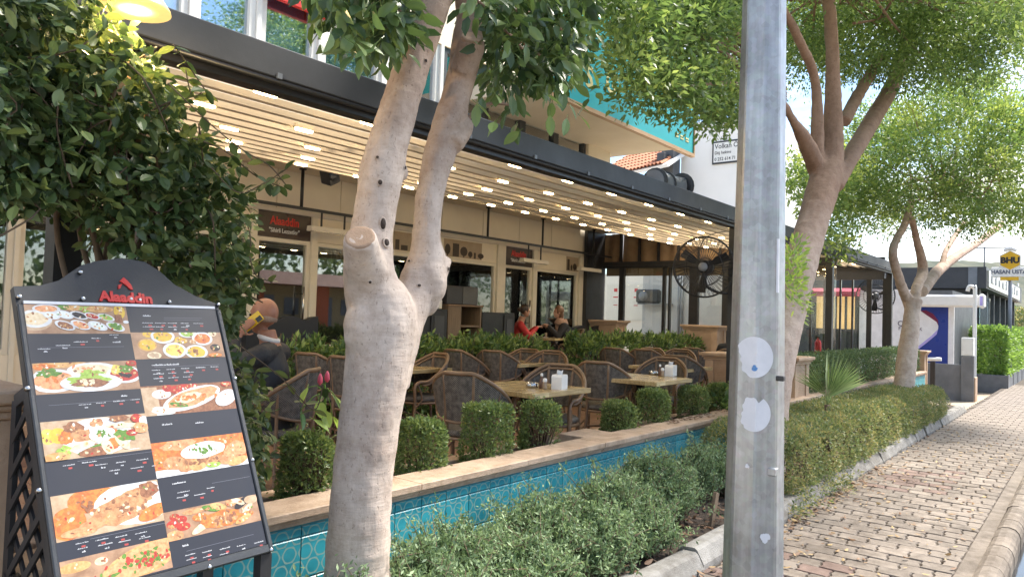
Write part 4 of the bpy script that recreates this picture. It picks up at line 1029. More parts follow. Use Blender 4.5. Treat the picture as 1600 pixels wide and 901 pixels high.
def limb(mb, secs, Y, k=4, n=14):
    C, Q = [], []
    for s in secs:
        Yv = s[3] if len(s) > 3 else Y; c, r_ = cr_(s[0], s[1], s[2], Yv); C.append(c); Q.append(r_)
    P = smooth_path(C, k); Qp = smooth_path([(q, 0, 0) for q in Q], k)
    mb.tube(P, [max(.004, float(q[0])) for q in Qp], n)
    return P
# ---------------------------------------------------------------- tree 1 (two pale stems)
T1 = 2.55
c0, _ = cr_(507, 612, 880, T1)
t1 = thing('ficus_tree', 'pale forked ficus trunk with a sawn branch stub in front of the tiled wall', 'tree', (float(c0[0]), float(c0[1]), .05))
mb = MB()
limb(mb, [(470, 640, 1010), (488, 625, 960), (505, 612, 900), (510, 611, 840), (516, 613, 770), (524, 620, 700), (533, 632, 627), (541, 648, 540), (540, 652, 490), (536, 622, 440), (538, 614, 395), (552, 618, 340), (561, 632, 270), (576, 640, 220), (607, 664, 130), (634, 688, 55), (655, 712, -20), (690, 745, -140), (730, 775, -260)], T1, 4, 20)
limb(mb, [(560, 640, 600), (575, 655, 540), (600, 668, 490), (622, 690, 445), (636, 698, 405), (643, 689, 370), (650, 695, 300), (664, 716, 230), (676, 728, 190), (690, 736, 150), (700, 748, 105), (706, 757, 60), (712, 752, 30), (708, 740, -30), (712, 745, -140), (740, 770, -260)], T1+.02, 4, 18)
limb(mb, [(640, 690, 450), (655, 700, 430), (680, 706, 413), (696, 708, 406)], T1-.02, 3, 12); mb.ball(cr_(655, 690, 440, T1-.03)[0], (.085, .08, .12)); mb.ball(cr_(612, 642, 268, T1)[0], (.03, .04, .05))
mb.ball(cr_(655, 680, 462, T1)[0], (.06, .08, .10)); mb.ball(cr_(548, 580, 510, T1)[0], (.07, .09, .14))
# sawn stub on the left stem and on the right stem
limb(mb, [(548, 622, 470, T1), (540, 610, 430, T1-.03), (536, 596, 395, T1-.09), (536, 588, 370, T1-.14)], T1, 3, 18)
limb(mb, [(700, 740, 115, T1-.01), (712, 757, 80, T1-.07), (719, 757, 58, T1-.11)], T1-.05, 3, 12)
limb(mb, [(685, 725, 225), (705, 738, 205), (722, 742, 190)], T1-.03, 3, 12)

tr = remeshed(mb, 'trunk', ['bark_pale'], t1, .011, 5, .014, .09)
tr.matrix_parent_inverse = t1.matrix_basis.inverted()
def at_world(o, par): o.matrix_parent_inverse = par.matrix_basis.inverted(); return o
from mathutils.bvhtree import BVHTree
_bv = BVHTree.FromPolygons([v.co.copy() for v in tr.data.vertices], [tuple(p.vertices) for p in tr.data.polygons])
def stub_face(c, axis, r_):
    z = Vector(axis).normalized(); M = frameM(tuple(c), z.orthogonal(), z.cross(z.orthogonal())); mb = MB()
    mb.lathe([(r_, -.03), (r_, -.004), (r_*.96, .002), (r_*.8, .0035), (r_*.6, .0015), (r_*.4, .003), (r_*.2, .001), (.001, .002)], 28, M=M); at_world(mb.build('sawn_face', 'cutwood', t1), t1)
def knot(px, py, r_, el_):
    hit, nr, i, d = _bv.ray_cast(Vector(CAM), Vector(ray(px, py)).normalized())
    if hit is None: return
    x = nr.cross(Vector((0, 0, 1))).normalized(); y = nr.cross(x); M = frameM(tuple(hit), tuple(x), tuple(-y)) @ Matrix.Diagonal((1, el_, 1, 1))
    mb = MB(); mb.lathe([(r_, -.006), (r_, .0012), (r_*.3, .0008)], 14, M=M); at_world(mb.build('knot_disc', 'knot_shade', t1), t1)
    mb = MB(); mb.tube([M @ Vector((r_*1.25*math.cos(a), r_*1.25*math.sin(a), -.001)) for a in np.linspace(0, 6.2832, 17)], r_*.35, 6, caps=False); at_world(mb.build('bark_ring', 'bark_pale', t1), t1)
def scar(px, py, r_, el_):
    hit, nr, i, d = _bv.ray_cast(Vector(CAM), Vector(ray(px, py)).normalized())
    x = nr.cross(Vector((0, 0, 1))).normalized(); y = nr.cross(x); M = frameM(tuple(hit), tuple(x), tuple(-y)) @ Matrix.Diagonal((1, el_, 1, 1)); P = []
    for a in np.linspace(0, 6.2832, 25):
        q = M @ Vector((r_*math.cos(a)*(1+.12*math.sin(3*a)), r_*math.sin(a), .2)); h2, n2, _, _ = _bv.ray_cast(q, -nr); P.append(h2 if h2 else q-nr*.2)
    mb = MB(); mb.tube(P, .0035, 5, caps=False); at_world(mb.build('branch_scar', 'bark_brown', t1), t1)
def disc(px, py, Y, rx, rz, m, name, nrm, par, th=.012):
    c = onY(Y, px, py); z = Vector(nrm).normalized(); x = Vector((1, 0, 0)); y = z.cross(x).normalized(); x = y.cross(z)
    M = Matrix(((x.x, y.x, z.x, c[0]), (x.y, y.y, z.y, c[1]), (x.z, y.z, z.z, c[2]), (0, 0, 0, 1)))
    mb = MB(); vs = []; n = 24
    pr = [(1.0, -th), (1.0, 0), (.9, .004), (.6, .001), (.3, .003), (.02, .0)]
    mb.lathe(pr, n, M=M @ Matrix.Diagonal((rx, rz, 1, 1)))
    return at_world(mb.build(name, m, par), par)
ce_, re_ = cr_(536, 588, 370, T1-.14); cb_, _ = cr_(536, 596, 395, T1-.09); stub_face(ce_, ce_-cb_, re_*.93)
ce_, re_ = cr_(719, 757, 58, T1-.11); cb_, _ = cr_(712, 757, 80, T1-.07); stub_face(ce_, ce_-cb_, re_*.93)
for px, py, r_, el_ in ((603, 379, .015, 1.0), (598, 350, .012, 1.9), (594, 285, .009, 1.2), (632, 262, .008, 1), (695, 316, .010, 1.3), (700, 420, .010, .9), (655, 446, .008, .8), (578, 440, .006, 1), (640, 408, .007, .8), (590, 246, .006, 1), (702, 60, .006, 1), (665, 95, .006, 1.3)): knot(px, py, r_, el_)
scar(560, 735, .055, .5); scar(566, 738, .035, .45); scar(640, 560, .03, .6)
# crown: large leaves hanging in clusters; the nearest ones single
def cluster_leaves(region, n, Yr, size, down=.6):
    """random points inside a pixel polygon spread over a depth range"""
    xs = [p[0] for p in region]; ys = [p[1] for p in region]; out = []
    def inside(x, y):
        c = False; j = len(region)-1
        for i in range(len(region)):
            xi, yi = region[i]; xj, yj = region[j]
            if (yi > y) != (yj > y) and x < (xj-xi)*(y-yi)/(yj-yi)+xi: c = not c
            j = i
        return c
    while len(out) < n:
        x, y = random.uniform(min(xs), max(xs)), random.uniform(min(ys), max(ys))
        if inside(x, y): out.append(onY(random.uniform(*Yr), x, y))
    return np.array(out)
regR = [(685, -60), (930, -60), (915, 50), (900, 95), (870, 130), (830, 120), (790, 145), (755, 130), (745, 105), (770, 60), (750, 20)]
regL = [(495, -60), (660, -60), (635, 30), (605, 72), (570, 68), (545, 40), (515, 20), (495, -5)]
cc = np.concatenate([cluster_leaves(regR, 165, (2.2, 3.4), 0), cluster_leaves(regL, 60, (2.2, 3.0), 0)])
up_c = ellipsoid_shell((3.1, 2.3, 4.6), (2.0, 1.7, 1.0), 260, .5); cc2 = np.concatenate([cc, up_c])
pos, d = clump_pts(cc2, .12, 16); ax = d*.7+rng.normal(size=d.shape)*.35+np.array([0, 0, -.55])
keep = np.ones(len(pos), bool)
leaves('crown', pos-np.array(t1.location), ax, rng.uniform(.07, .115, len(pos)), 'ficus_leaf', t1, aspect=.46, fold=.22, near=True, droop=.2)
LM = [leaf_mesh('leaf', L_, a_, 'ficus_leaf') for L_, a_ in ((.11, .45), (.10, .5), (.12, .42), (.09, .48))]
for p in list(cluster_leaves([(840, 130), (930, 100), (940, 150), (900, 190), (860, 185)], 26, (2.1, 2.4), 0))+list(cluster_leaves([(740, 140), (820, 150), (815, 215), (770, 190), (745, 180)], 18, (2.2, 2.5), 0))+list(cluster_leaves([(490, 10), (600, 60), (600, 105), (545, 90), (490, 40)], 22, (2.1, 2.4), 0)):
    put_leaf(random.choice(LM), np.array(p)-np.array(t1.location), (random.gauss(0, .6), random.gauss(-.2, .5), random.uniform(-1.2, -.1)), t1)
bm_ = MB()
for a, b_ in (((700, -20), (800, 60)), ((740, 40), (860, 100)), ((760, 10), (900, 60)), ((660, -30), (560, 30)), ((640, 20), (560, 60)), ((800, 60), (850, 150)), ((725, 190), (800, 165)), ((860, 100), (915, 120))):
    p0, p1 = onY(2.6, *a), onY(random.uniform(2.3, 3.0), *b_); mid = (p0+p1)/2+np.array([0, 0, .05]); bm_.tube(smooth_path([p0, mid, p1], 4), [.014, .013, .012, .011, .010, .009, .008, .006, .004], 6)
for i in range(26):
    p0 = np.array([2.8+random.uniform(-.2, .4), 2.55, 3.6]); p1 = up_c[random.randrange(len(up_c))]; bm_.tube(smooth_path([p0, (p0+p1)/2+np.array([0, 0, .15]), p1], 3), [.03, .028, .024, .02, .016, .012, .006], 6)
at_world(bm_.build('branches', 'bark_brown', t1), t1)
# ---------------------------------------------------------------- trees 2 and 3
def ficus(label, base, mk_limbs, center, radii, nclump, per, crad, lsize, lm, Ybase, bk_='bark_brown', vox=.018, zmin=-.75, thick=.55):
    t = thing('ficus_tree', label, 'tree', tuple(map(float, base)))
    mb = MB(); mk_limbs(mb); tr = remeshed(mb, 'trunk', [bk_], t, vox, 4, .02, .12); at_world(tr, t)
    cs = ellipsoid_shell(center, radii, nclump, thick, zmin)
    # lumpy outline
    v = (cs-np.array(center))/np.array(radii); lump = 1+.10*np.sin(v[:, 0]*5+1)+.08*np.sin(v[:, 1]*6+v[:, 2]*4)
    cs = np.array(center)+(cs-np.array(center))*lump[:, None]
    pos, d = clump_pts(cs, rng.uniform(crad*.6, crad*1.3, nclump), per, .75)
    out = unit((pos-np.array(center))/np.array(radii))
    ax = d*.6+out*.55+rng.normal(size=d.shape)*.4+np.array([0, 0, .05])
    cl = np.repeat(rng.random(nclump), per); rn = np.clip(.62*cl+.38*rng.random(len(pos)), 0, 1)
    leaves('crown', pos-np.array(t.location), ax, rng.uniform(lsize*.7, lsize*1.25, len(pos)), lm, t, aspect=.42, fold=.25, rnd=rn)
    bb_ = MB(); 
    for i in range(30):
        p1 = cs[random.randrange(len(cs))]; p0 = np.array(center)-np.array([0, 0, radii[2]*.2])+np.array([random.gauss(0, .5), random.gauss(0, .4), random.gauss(0, .15)]); bb_.tube(smooth_path([p0, (p0+p1)/2+np.array([0, 0, -.08]), p1], 3), [.02, .018, .016, .013, .010, .007, .004], 5)
    at_world(bb_.build('branches', bk_, t), t)
    return t, cs
Y2 = 2.5
b2 = onY(Y2, 1200, 720)
def limbs2(mb):
    limb(mb, [(1160, 1225, 760), (1170, 1232, 640), (1185, 1243, 560), (1205, 1258, 490), (1222, 1275, 420), (1245, 1293, 350), (1262, 1312, 290), (1278, 1318, 250), (1287, 1316, 180), (1290, 1312, 110), (1288, 1308, 40), (1280, 1298, -60)], Y2, 4, 14)
    limb(mb, [(1268, 1305, 300), (1263, 1290, 250), (1268, 1287, 180), (1265, 1280, 120), (1240, 1255, 60), (1210, 1222, 0)], Y2+.1, 3, 10)
    limb(mb, [(1268, 1300, 280), (1245, 1270, 220), (1233, 1247, 190), (1215, 1228, 160), (1170, 1180, 110)], Y2+.1, 3, 10)
    limb(mb, [(1290, 1318, 290), (1312, 1340, 250), (1348, 1375, 190), (1384, 1408, 130), (1405, 1425, 70), (1420, 1438, 10), (1445, 1460, -80)], Y2-.1, 3, 10)
    limb(mb, [(1310, 1330, 190), (1330, 1350, 150), (1370, 1384, 90)], Y2, 3, 8)
t2, cs2 = ficus('leaning brown ficus with spreading limbs and a broad dark crown', (b2[0], b2[1], .06), limbs2, (9.6, 2.5, 6.0), (3.2, 2.6, 1.35), 680, 110, .38, .066, 'ficus_fine', Y2)
# the low left lobe of its crown over the pergola
reg = [(972, -40), (1165, -40), (1160, 175), (1125, 195), (1085, 180), (1040, 172), (1000, 165), (978, 130), (972, 70)]
lc = []
for q in range(190):
    p = cluster_leaves(reg, 1, (2.6, 3.3), 0)[0]; lc.append(p)
lc = np.array(lc); pos, d = clump_pts(lc, .26, 110, .8); cl = np.repeat(rng.random(len(lc)), 110)
leaves('crown_lobe', pos-np.array(t2.location), d*.7+rng.normal(size=d.shape)*.45, rng.uniform(.05, .085, len(pos)), 'ficus_fine', t2, aspect=.42, rnd=np.clip(.6*cl+.4*rng.random(len(pos)), 0, 1))
bm_ = MB()
for i in range(16):
    p0 = onY(2.6, 1225, 140+i*2); p1 = lc[random.randrange(len(lc))]; bm_.tube(smooth_path([p0, (p0+p1)/2+np.array([0, 0, .1]), p1], 3), [.035, .03, .026, .022, .017, .012, .006], 6)
at_world(bm_.build('branches', 'bark_brown', t2), t2)
reg = [(1236, -20), (1640, -20), (1640, 90), (1560, 120), (1490, 150), (1440, 165), (1400, 120), (1330, 90), (1240, 100)]
rc = []
for q in range(210):
    x_, y_ = None, None
    p = cluster_leaves(reg, 1, (2.5, 2.5), 0)[0]; d_ = p-CAM; d_ = d_/(d_@_f); rc.append(CAM+d_*random.uniform(9.2, 12.0))
rc = np.array(rc); pos, d = clump_pts(rc, .33, 120, .8); cl = np.repeat(rng.random(len(rc)), 120)
leaves('crown_lobe', pos-np.array(t2.location), d*.7+rng.normal(size=d.shape)*.45+np.array([0, 0, -.1]), rng.uniform(.045, .08, len(pos)), 'ficus_fine', t2, aspect=.42, rnd=np.clip(.6*cl+.4*rng.random(len(pos)), 0, 1))
# leaf clumps added over the crown to shade the pavement
tc_ = np.stack([rng.uniform(7.2, 13.0, 110), rng.uniform(.8, 4.3, 110), rng.uniform(6.0, 7.0, 110)], 1); pos, d = clump_pts(tc_, .45, 45, .7)
leaves('crown_shade_cap', pos-np.array(t2.location), d+rng.normal(size=d.shape)*.5, rng.uniform(.09, .14, len(pos)), 'ficus_fine', t2, aspect=.5)
# fresh shoots on its trunk
sp_c = cluster_leaves([(1224, 410), (1245, 380), (1262, 470), (1250, 490), (1228, 500), (1222, 460)], 26, (2.25, 2.6), 0)
pos, d = clump_pts(sp_c, .11, 22); leaves('trunk_shoots', pos-np.array(t2.location), d+np.array([.2, -.2, .3]), rng.uniform(.05, .09, len(pos)), 'sprout_leaf', t2, aspect=.36, near=True)
Y3 = 2.5
b3 = onY(Y3, 1412, 640)
def limbs3(mb):
    limb(mb, [(1392, 1428, 680), (1396, 1427, 620), (1402, 1432, 560), (1410, 1436, 510), (1414, 1438, 480), (1412, 1442, 468)], Y3, 4, 12)
    limb(mb, [(1413, 1432, 478), (1402, 1418, 450), (1393, 1407, 420), (1388, 1402, 395), (1394, 1406, 375), (1408, 1420, 350), (1420, 1430, 310)], Y3+.1, 3, 10)
    limb(mb, [(1420, 1438, 478), (1424, 1440, 450), (1434, 1450, 425), (1432, 1446, 400), (1426, 1437, 372), (1420, 1430, 340)], Y3, 3, 10)
    limb(mb, [(1430, 1450, 455), (1448, 1466, 432), (1470, 1486, 412), (1495, 1508, 396), (1524, 1535, 378), (1560, 1570, 350)], Y3, 3, 10)
    limb(mb, [(1465, 1475, 420), (1472, 1481, 395), (1484, 1492, 375), (1505, 1512, 345)], Y3, 3, 8)
t3, cs3 = ficus('pale grey ficus with a light green crown beside the slim stone pillar', (b3[0], b3[1], .06), limbs3, (15.2, 2.2, 4.35), (2.6, 2.4, 1.5), 560, 120, .34, .072, 'ficus_light', Y3, 'bark_pale', .02)
# second crown seen between the lamp pole and the leaning trunk
lc = cluster_leaves([(1222, 240), (1300, 240), (1330, 300), (1330, 400), (1290, 390), (1268, 385), (1275, 330), (1240, 330), (1224, 300)], 60, (2.6, 3.0), 0)
lc = np.array([CAM+(p-CAM)/((p-CAM)@_f)*random.uniform(11.2, 13.2) for p in lc])
pos, d = clump_pts(lc, .3, 70, .8); cl = np.repeat(rng.random(len(lc)), 70)
leaves('crown_lobe', pos-np.array(t3.location), d*.7+rng.normal(size=d.shape)*.45, rng.uniform(.07, .11, len(pos)), 'ficus_light', t3, aspect=.42, rnd=np.clip(.6*cl+.4*rng.random(len(pos)), 0, 1))

# ---------------------------------------------------------------- clipped box shrubs and hedges
def boxy(n, hx, hy, hz, rnd_=.25, jit=.02, depth=.35):
    """points on a rounded, slightly wobbly box, centred at origin; returns positions and outward directions"""
    u = rng.uniform(-1, 1, (n, 3)); s = np.array([hx, hy, hz]); area = np.array([hy*hz, hx*hz, hx*hy]); fa = rng.choice(3, n, p=area/area.sum())
    sg = rng.choice([-1, 1], n); u[np.arange(n), fa] = sg
    p = u*s; rr_ = rnd_*min(hx, hy, hz)*2
    inner = np.clip(p, -(s-rr_), s-rr_); d = p-inner; ln = np.linalg.norm(d, axis=1, keepdims=True)
    q = np.where(ln > 1e-6, inner+d/np.maximum(ln, 1e-6)*rr_, p); dirn = np.where(ln > 1e-6, d/np.maximum(ln, 1e-6), u)
    dpt = depth*rng.random((n, 1))**2.2*min(hx, hy, hz)
    wob = (np.sin(q[:, :1]*9.1+q[:, 1:2]*7)+np.sin(q[:, 1:2]*13+q[:, 2:]*11+2)+np.sin(q[:, :1]*23+q[:, 2:]*19))*jit*.33
    return q-dirn*dpt+dirn*wob, unit(dirn)
def clipped(name, label, cat, c, h, n, lsize, lm, rnd_=.3, jit=.02, core=True, group=None, rz=0, stems=0, aspect=.5, near=False, bare=0, shade=.5):
    t = thing(name, label, cat, (c[0], c[1], c[2]), rz, group)
    p, d = boxy(n, h[0], h[1], h[2], rnd_, jit); p[:, 2] += h[2]
    if bare:
        kp = ~((p[:, 2] < h[2]*2*bare) & (p[:, 1] < 0) & (rng.random(len(p)) < .82)); p, d = p[kp], d[kp]
    patch = .5+.5*np.sin(p[:, 0]*8+c[0]*3)*np.sin(p[:, 1]*9+p[:, 2]*7)
    rn = np.clip(.55*rng.random(len(p))+.25*patch+.2*rng.random(), 0, 1); so_ = rng.random(len(p)) < .05; p[so_] += d[so_]*rng.uniform(.01, .045, (so_.sum(), 1))
    leaves('foliage', p, d*.6+rng.normal(size=d.shape)*.6+np.array([0, 0, .25]), rng.uniform(lsize*.7, lsize*1.3, len(p)), lm, t, aspect=aspect, fold=.25, rnd=rn, near=near)
    mb = MB(); ns = stems or 10
    for i in range(ns):
        a = np.array([random.uniform(-.3, .3)*h[0], random.uniform(-.3, .3)*h[1], -.06]); b_ = np.array([random.uniform(-.9, .9)*h[0], random.uniform(-.9, .85)*h[1], random.uniform(1.2, 1.8)*h[2]])
        mb.tube(smooth_path([a, (a+b_)/2+np.array([0, 0, -.02]), b_], 3), [.009, .008, .007, .006, .005, .004, .003][:7] if h[0] < .5 else [.02, .018, .016, .014, .012, .009, .006], 5)
    mb.build('stems', 'twig', t)['kind'] = 'stuff'
    return t
BZ = WT-.09
def bxs(px, pyt, pyb, wpx, Yc=3.28):
    q = onY(Yc, px, pyt); t_ = (q[1])/ray(px, pyt)[1]; w = wpx*t_/FPX; return q[0], Yc, BZ, w/2, max(.1, (q[2]-BZ)/2)
BX_ = [(480, 668, 740, 90, 'dull clipped box shrub with bare stems between the tree trunk and the menu board'), (660, 645, 725, 92, 'rounded clipped box shrub right beside the pale tree trunk'),
       (762, 624, 705, 88, 'big square clipped box shrub in front of the nearest cafe table'), (845, 618, 690, 76, 'clipped box shrub with bare brown stems showing below its leaves'),
       (967, 620, 668, 62, 'small clipped box shrub with a bare foot beside the open gap in the coping'), (1021, 600, 660, 66, 'dense cube of clipped box with brown leaves on the coping beside it'),
       (1083, 596, 645, 58, 'dense clipped box shrub in front of the second nearest table'), (1125, 593, 640, 50, 'clipped box shrub with a broad leaved weed at its foot by the lamp pole')]
for i, (px, a, b_, w, lab) in enumerate(BX_):
    x, y, z, hw, hz_ = bxs(px, a+4, b_, w)
    clipped('box_shrub', lab, 'shrub', (x, y, z), (hw*.72, .14, hz_*.97), 5200, .026, 'box_leaf', rnd_=.42 if i != 2 else .2, jit=.02, group='clipped box shrubs along the coping', stems=70 if i in (3, 4, 0) else 12, bare=.55 if i in (3,) else (.25 if i in (0, 4) else 0))
q = onY(3.22, 1127, 640); wd = thing('weed', 'broad leaved green weed at the foot of the last box shrub', 'plant', (q[0], 3.2, WT-.09))
pos, d = clump_pts(np.array([[0, 0, .1], [.05, 0, .2], [-.05, 0, .16]]), .1, 26); leaves('foliage', pos, d+np.array([0, -.2, .4]), .09, 'laurel_leaf', wd, aspect=.5, near=True)
mb = MB(); mb.tube([(0, 0, -.08), (.02, 0, .2)], .006, 5); mb.build('stem', 'twig', wd)
# dark hedge between the two stone pillars
clipped('clipped_hedge', 'tall dark green clipped hedge between the two stone pillars', 'hedge', ((10.4+18.5)/2, 3.30, .3), (4.05, .24, .40), 46000, .034, 'hedge_dark', rnd_=.15, jit=.03, stems=60)
# low hedge in the planting strip
t_ = thing('low_hedge', 'long low clipped hedge running beside the pavement past the lamp pole', 'hedge', (10.4, 2.40, .06))
n = 78000; p, d = boxy(n, 4.0, .47, .27, .3, .05, .45); p[:, 2] += .27
fac = (p[:, 0]+4)/8; p[:, 2] *= 1.06-.12*fac; p[:, 1] *= 1.0; p[:, 0] -= .1*(p[:, 1] < 0)
rn = np.clip(.7*rng.random(n)+.3*(.5+.5*np.sin(p[:, 0]*5)*np.sin(p[:, 1]*7+p[:, 2]*8)), 0, 1)
leaves('foliage', p, d*.6+rng.normal(size=d.shape)*.6+np.array([0, 0, .25]), rng.uniform(.02, .042, n), 'hedge_low', t_, aspect=.42, rnd=rn)
mb = MB()
for i in range(150):
    a = np.array([random.uniform(-3.9, 3.9), random.uniform(-.4, .3), 0]); b_ = a+np.array([random.gauss(0, .12), random.gauss(0, .12), random.uniform(.25, .45)]); mb.tube([a, (a+b_)/2, b_], [.008, .006, .003], 5)
mb.build('stems', 'twig', t_)['kind'] = 'stuff'
# straggling creeper over the kerb
for xx, lab in ((6.4, 'trailing weed spilling over the planting kerb beside the lamp pole'), (7.4, 'low green weed at the foot of the kerb under the clipped hedge')):
    wt = thing('kerb_weed', lab, 'plant', (xx, 1.9, .02)); cs = np.stack([rng.uniform(-.35, .35, 14), rng.uniform(-.1, .12, 14), rng.uniform(.02, .12, 14)], 1)
    pos, d = clump_pts(cs, .08, 40, .6); leaves('foliage', pos, d+np.array([0, -.2, .3]), rng.uniform(.02, .035, len(pos)), 'hedge_low', wt, aspect=.5)
# laurel hedges on the terrace
def laurel(x0, x1, Y, ztop, label, n):
    t = thing('laurel_hedge', label, 'hedge', ((x0+x1)/2, Y, FL)); hx = (x1-x0)/2; hz_ = (ztop-FL)/2
    m_ = int(n/22); p, d = boxy(m_, hx, .26, hz_-.06, .3, .05, .4); p[:, 2] += hz_-.04
    pos = np.repeat(p, 22, 0)+rng.normal(size=(m_*22, 3))*.035; dd = np.repeat(d, 22, 0)
    ax = dd*.5+rng.normal(size=dd.shape)*.65+np.array([0, 0, .45]); leaves('foliage', pos, ax, rng.uniform(.06, .11, len(pos)), 'laurel_leaf', t, aspect=.36, fold=.3, near=False)
    mb = MB()
    for i in range(int(40*hx)):
        a = np.array([random.uniform(-hx, hx)*.95, random.uniform(-.15, .15), 0]); b_ = a+np.array([random.gauss(0, .1), random.gauss(0, .1), random.uniform(.8, 1.05)*hz_*2-.05]); mb.tube([a, (a+b_)/2, b_], [.009, .007, .003], 5)
    mb.build('stems', 'twig', t)
laurel(XY(6.6, 425, 520), XY(6.6, 838, 520), 6.6, float(onY(6.6, 740, 521)[2]), 'glossy laurel hedge in front of the wooden cabinet', 17000)
laurel(XY(6.35, 898, 520), 13.75, 6.35, float(onY(6.35, 1000, 518)[2]), 'glossy laurel hedge in front of the glass screen', 15000)
# bright far hedge in its planter
fh = lambda Y, px, py: onY(Y, px, py)
bp = thing('hedge_planter', 'dark grey trough planter under the bright green hedge', 'planter', (30.5, 2.3, -.16))
mb = MB(); mb.box((-6.5, -.45, 0), (6.5, .45, .50), bev=.01); mb.build('trough', 'midgrey_wall', bp)
mb = MB()
for i in range(9): mb.box((-6.5+i*1.6, -.462, 0), (-6.46+i*1.6, -.451, .55))
mb.build('seams', 'anthracite', bp)
clipped('bright_hedge', 'sunlit bright green hedge in a dark planter in front of the eatery', 'hedge', (30.5, 2.3, .36), (6.4, .42, .62), 42000, .10, 'hedge_bright', rnd_=.1, jit=.06, stems=40)
ro = thing('round_bush', 'round olive coloured bush past the bright hedge', 'shrub', (56, 3.4, -.16))
p = ellipsoid_shell((0, 0, 1.6), (1.9, 1.9, 1.7), 5000, .4); leaves('foliage', p, rng.normal(size=p.shape), .22, 'hedge_low', ro, aspect=.5); mb = MB(); mb.tube([(0, 0, 0), (0, 0, 1.4)], .12, 8); mb.build('trunk', 'twig', ro)
# ---------------------------------------------------------------- loose grey-green shrubs in the strip
def shrub(c, rad, h, n, label, seed, grp='straggly grey green shrubs in front of the tiled wall'):
    r3 = np.random.default_rng(seed); t = thing('strip_shrub', label, 'shrub', (c[0], c[1], .06), 0, None)
    mb = MB(); cs = []; 
    for i in range(48):
        a = np.array([r3.normal()*.05, r3.normal()*.05, 0]); an = r3.random()*6.28; q = rad*r3.random()**.6; tip = np.array([math.cos(an)*q, math.sin(an)*q*.62, h*(1-.45*(q/rad)**2)*r3.uniform(.72, 1.06)])
        path = smooth_path([a, a+(tip-a)*.5+np.array([0, 0, -.02])+r3.normal(size=3)*.015, tip], 3); mb.tube(path, [.007, .0065, .006, .005, .004, .003, .002], 5)
        for k in range(3):
            f = r3.uniform(.5, 1); b0 = a+(tip-a)*f; b1 = b0+r3.normal(size=3)*np.array([.09, .07, .06])+np.array([0, 0, .05]); mb.tube([b0, b1], [.003, .0015], 4); cs += [b0+(b1-b0)*s for s in np.linspace(0, 1, 6)]
        cs += [a+(tip-a)*s for s in np.linspace(.4, 1, 8)]
    cs = np.array(cs); per = max(3, n//len(cs)); pos = np.repeat(cs, per, 0)+r3.normal(size=(len(cs)*per, 3))*.016
    ax = r3.normal(size=pos.shape)*.8+np.array([0, 0, .55])
    leaves('foliage', pos, ax, r3.uniform(.02, .038, len(pos)), 'shrub_grey', t, aspect=.34, fold=.3, rnd=np.clip(np.repeat(r3.random(len(cs)), per)*.6+.4*r3.random(len(pos)), 0, 1))
    mb.build('stems', 'twig', t); return t
SHX = [(510, 870, 2.3, .32, .36, 'small leafy shrub between the menu board leg and the tree trunk foot'), (610, 850, 2.25, .32, .36, 'low shrub at the kerb side of the tree trunk foot'), (700, 850, 2.28, .34, .40, 'low bushy shrub hiding the kerb just past the tree trunk'), (790, 830, 2.3, .36, .44, 'bushy shrub leaning over the kerb beyond the tree trunk'), (880, 810, 2.35, .36, .5, 'dense shrub between the full shrub and the broad shrub'), (970, 780, 2.35, .38, .5, 'rounded shrub below the tallest shrub'), (1050, 760, 2.4, .38, .52, 'bushy shrub one short of the lamp pole'), (1130, 730, 2.45, .38, .5, 'shrub hidden behind the lamp pole'), (745, 870, 2.14, .26, .34, 'low shrub spilling over the kerb in front of the wispy shrub'), (850, 850, 2.14, .28, .36, 'low shrub spilling over the kerb in front of the full shrub'), (940, 820, 2.16, .28, .38, 'low shrub spilling over the kerb below the broad shrub'), (1015, 790, 2.18, .26, .36, 'low shrub hugging the kerb below the tallest shrub')]
SH = [(450, 880, .42, .40, 'lush green shrub at the foot of the pale tree trunk by the menu board'), (560, 880, .36, .40, 'leafy shrub right in front of the tree trunk foot'), (655, 830, .34, .44, 'straggly shrub just past the pale tree trunk with tiles showing through'),
      (735, 790, .36, .46, 'wispy shrub with thin upright shoots against the turquoise tiles'), (830, 780, .40, .56, 'full grey green shrub standing over dry leaf litter'), (925, 760, .40, .62, 'broad grey green shrub reaching down over the kerb'),
      (1010, 735, .42, .66, 'tallest grey green shrub in front of the turquoise tiles'), (1090, 720, .36, .58, 'dark stemmed shrub next to the lamp pole with a broken stake')]
SY_ = [2.42, 2.36, 2.5, 2.6, 2.5, 2.42, 2.5, 2.5]
for i, ((px, py, rd, h, lab), yy) in enumerate(zip(SH, SY_)):
    x = XY(yy, px, py); shrub((x, yy), rd, h*.86, 10500 if i > 1 else 9000, lab, 40+i)
for i, (px, py, yy, rd, h, lab) in enumerate(SHX): shrub((XY(yy, px, py), yy), rd, h*.86, 7500, lab, 80+i)
# broken wooden stake
q = onY(2.2, 1112, 790); stk = thing('wooden_stake', 'short grey broken wooden stake leaning in the planting strip', 'stake', (q[0], 2.2, .06))
mb = MB(); mb.box((-.03, -.012, -.03), (.03, .012, .24), M=Matrix.Rotation(.35, 4, 'Y'), bev=.004); mb.build('board', 'oakgrey', stk)
# stones in the bed
for (px, py, Y, s, lab) in ((830, 885, 2.25, .07, 'dark rounded stone among the leaf litter'), (1030, 830, 2.2, .05, 'small grey stone by the kerb under the shrubs')):
    x = XY(Y, px, py); mb = MB(); mb.ball((0, 0, .02), (s*1.3, s, s*.7), 10); o = mb.build('stone', 'midgrey_wall', loc=(x, Y, .09)); tag(o, lab, 'stone')
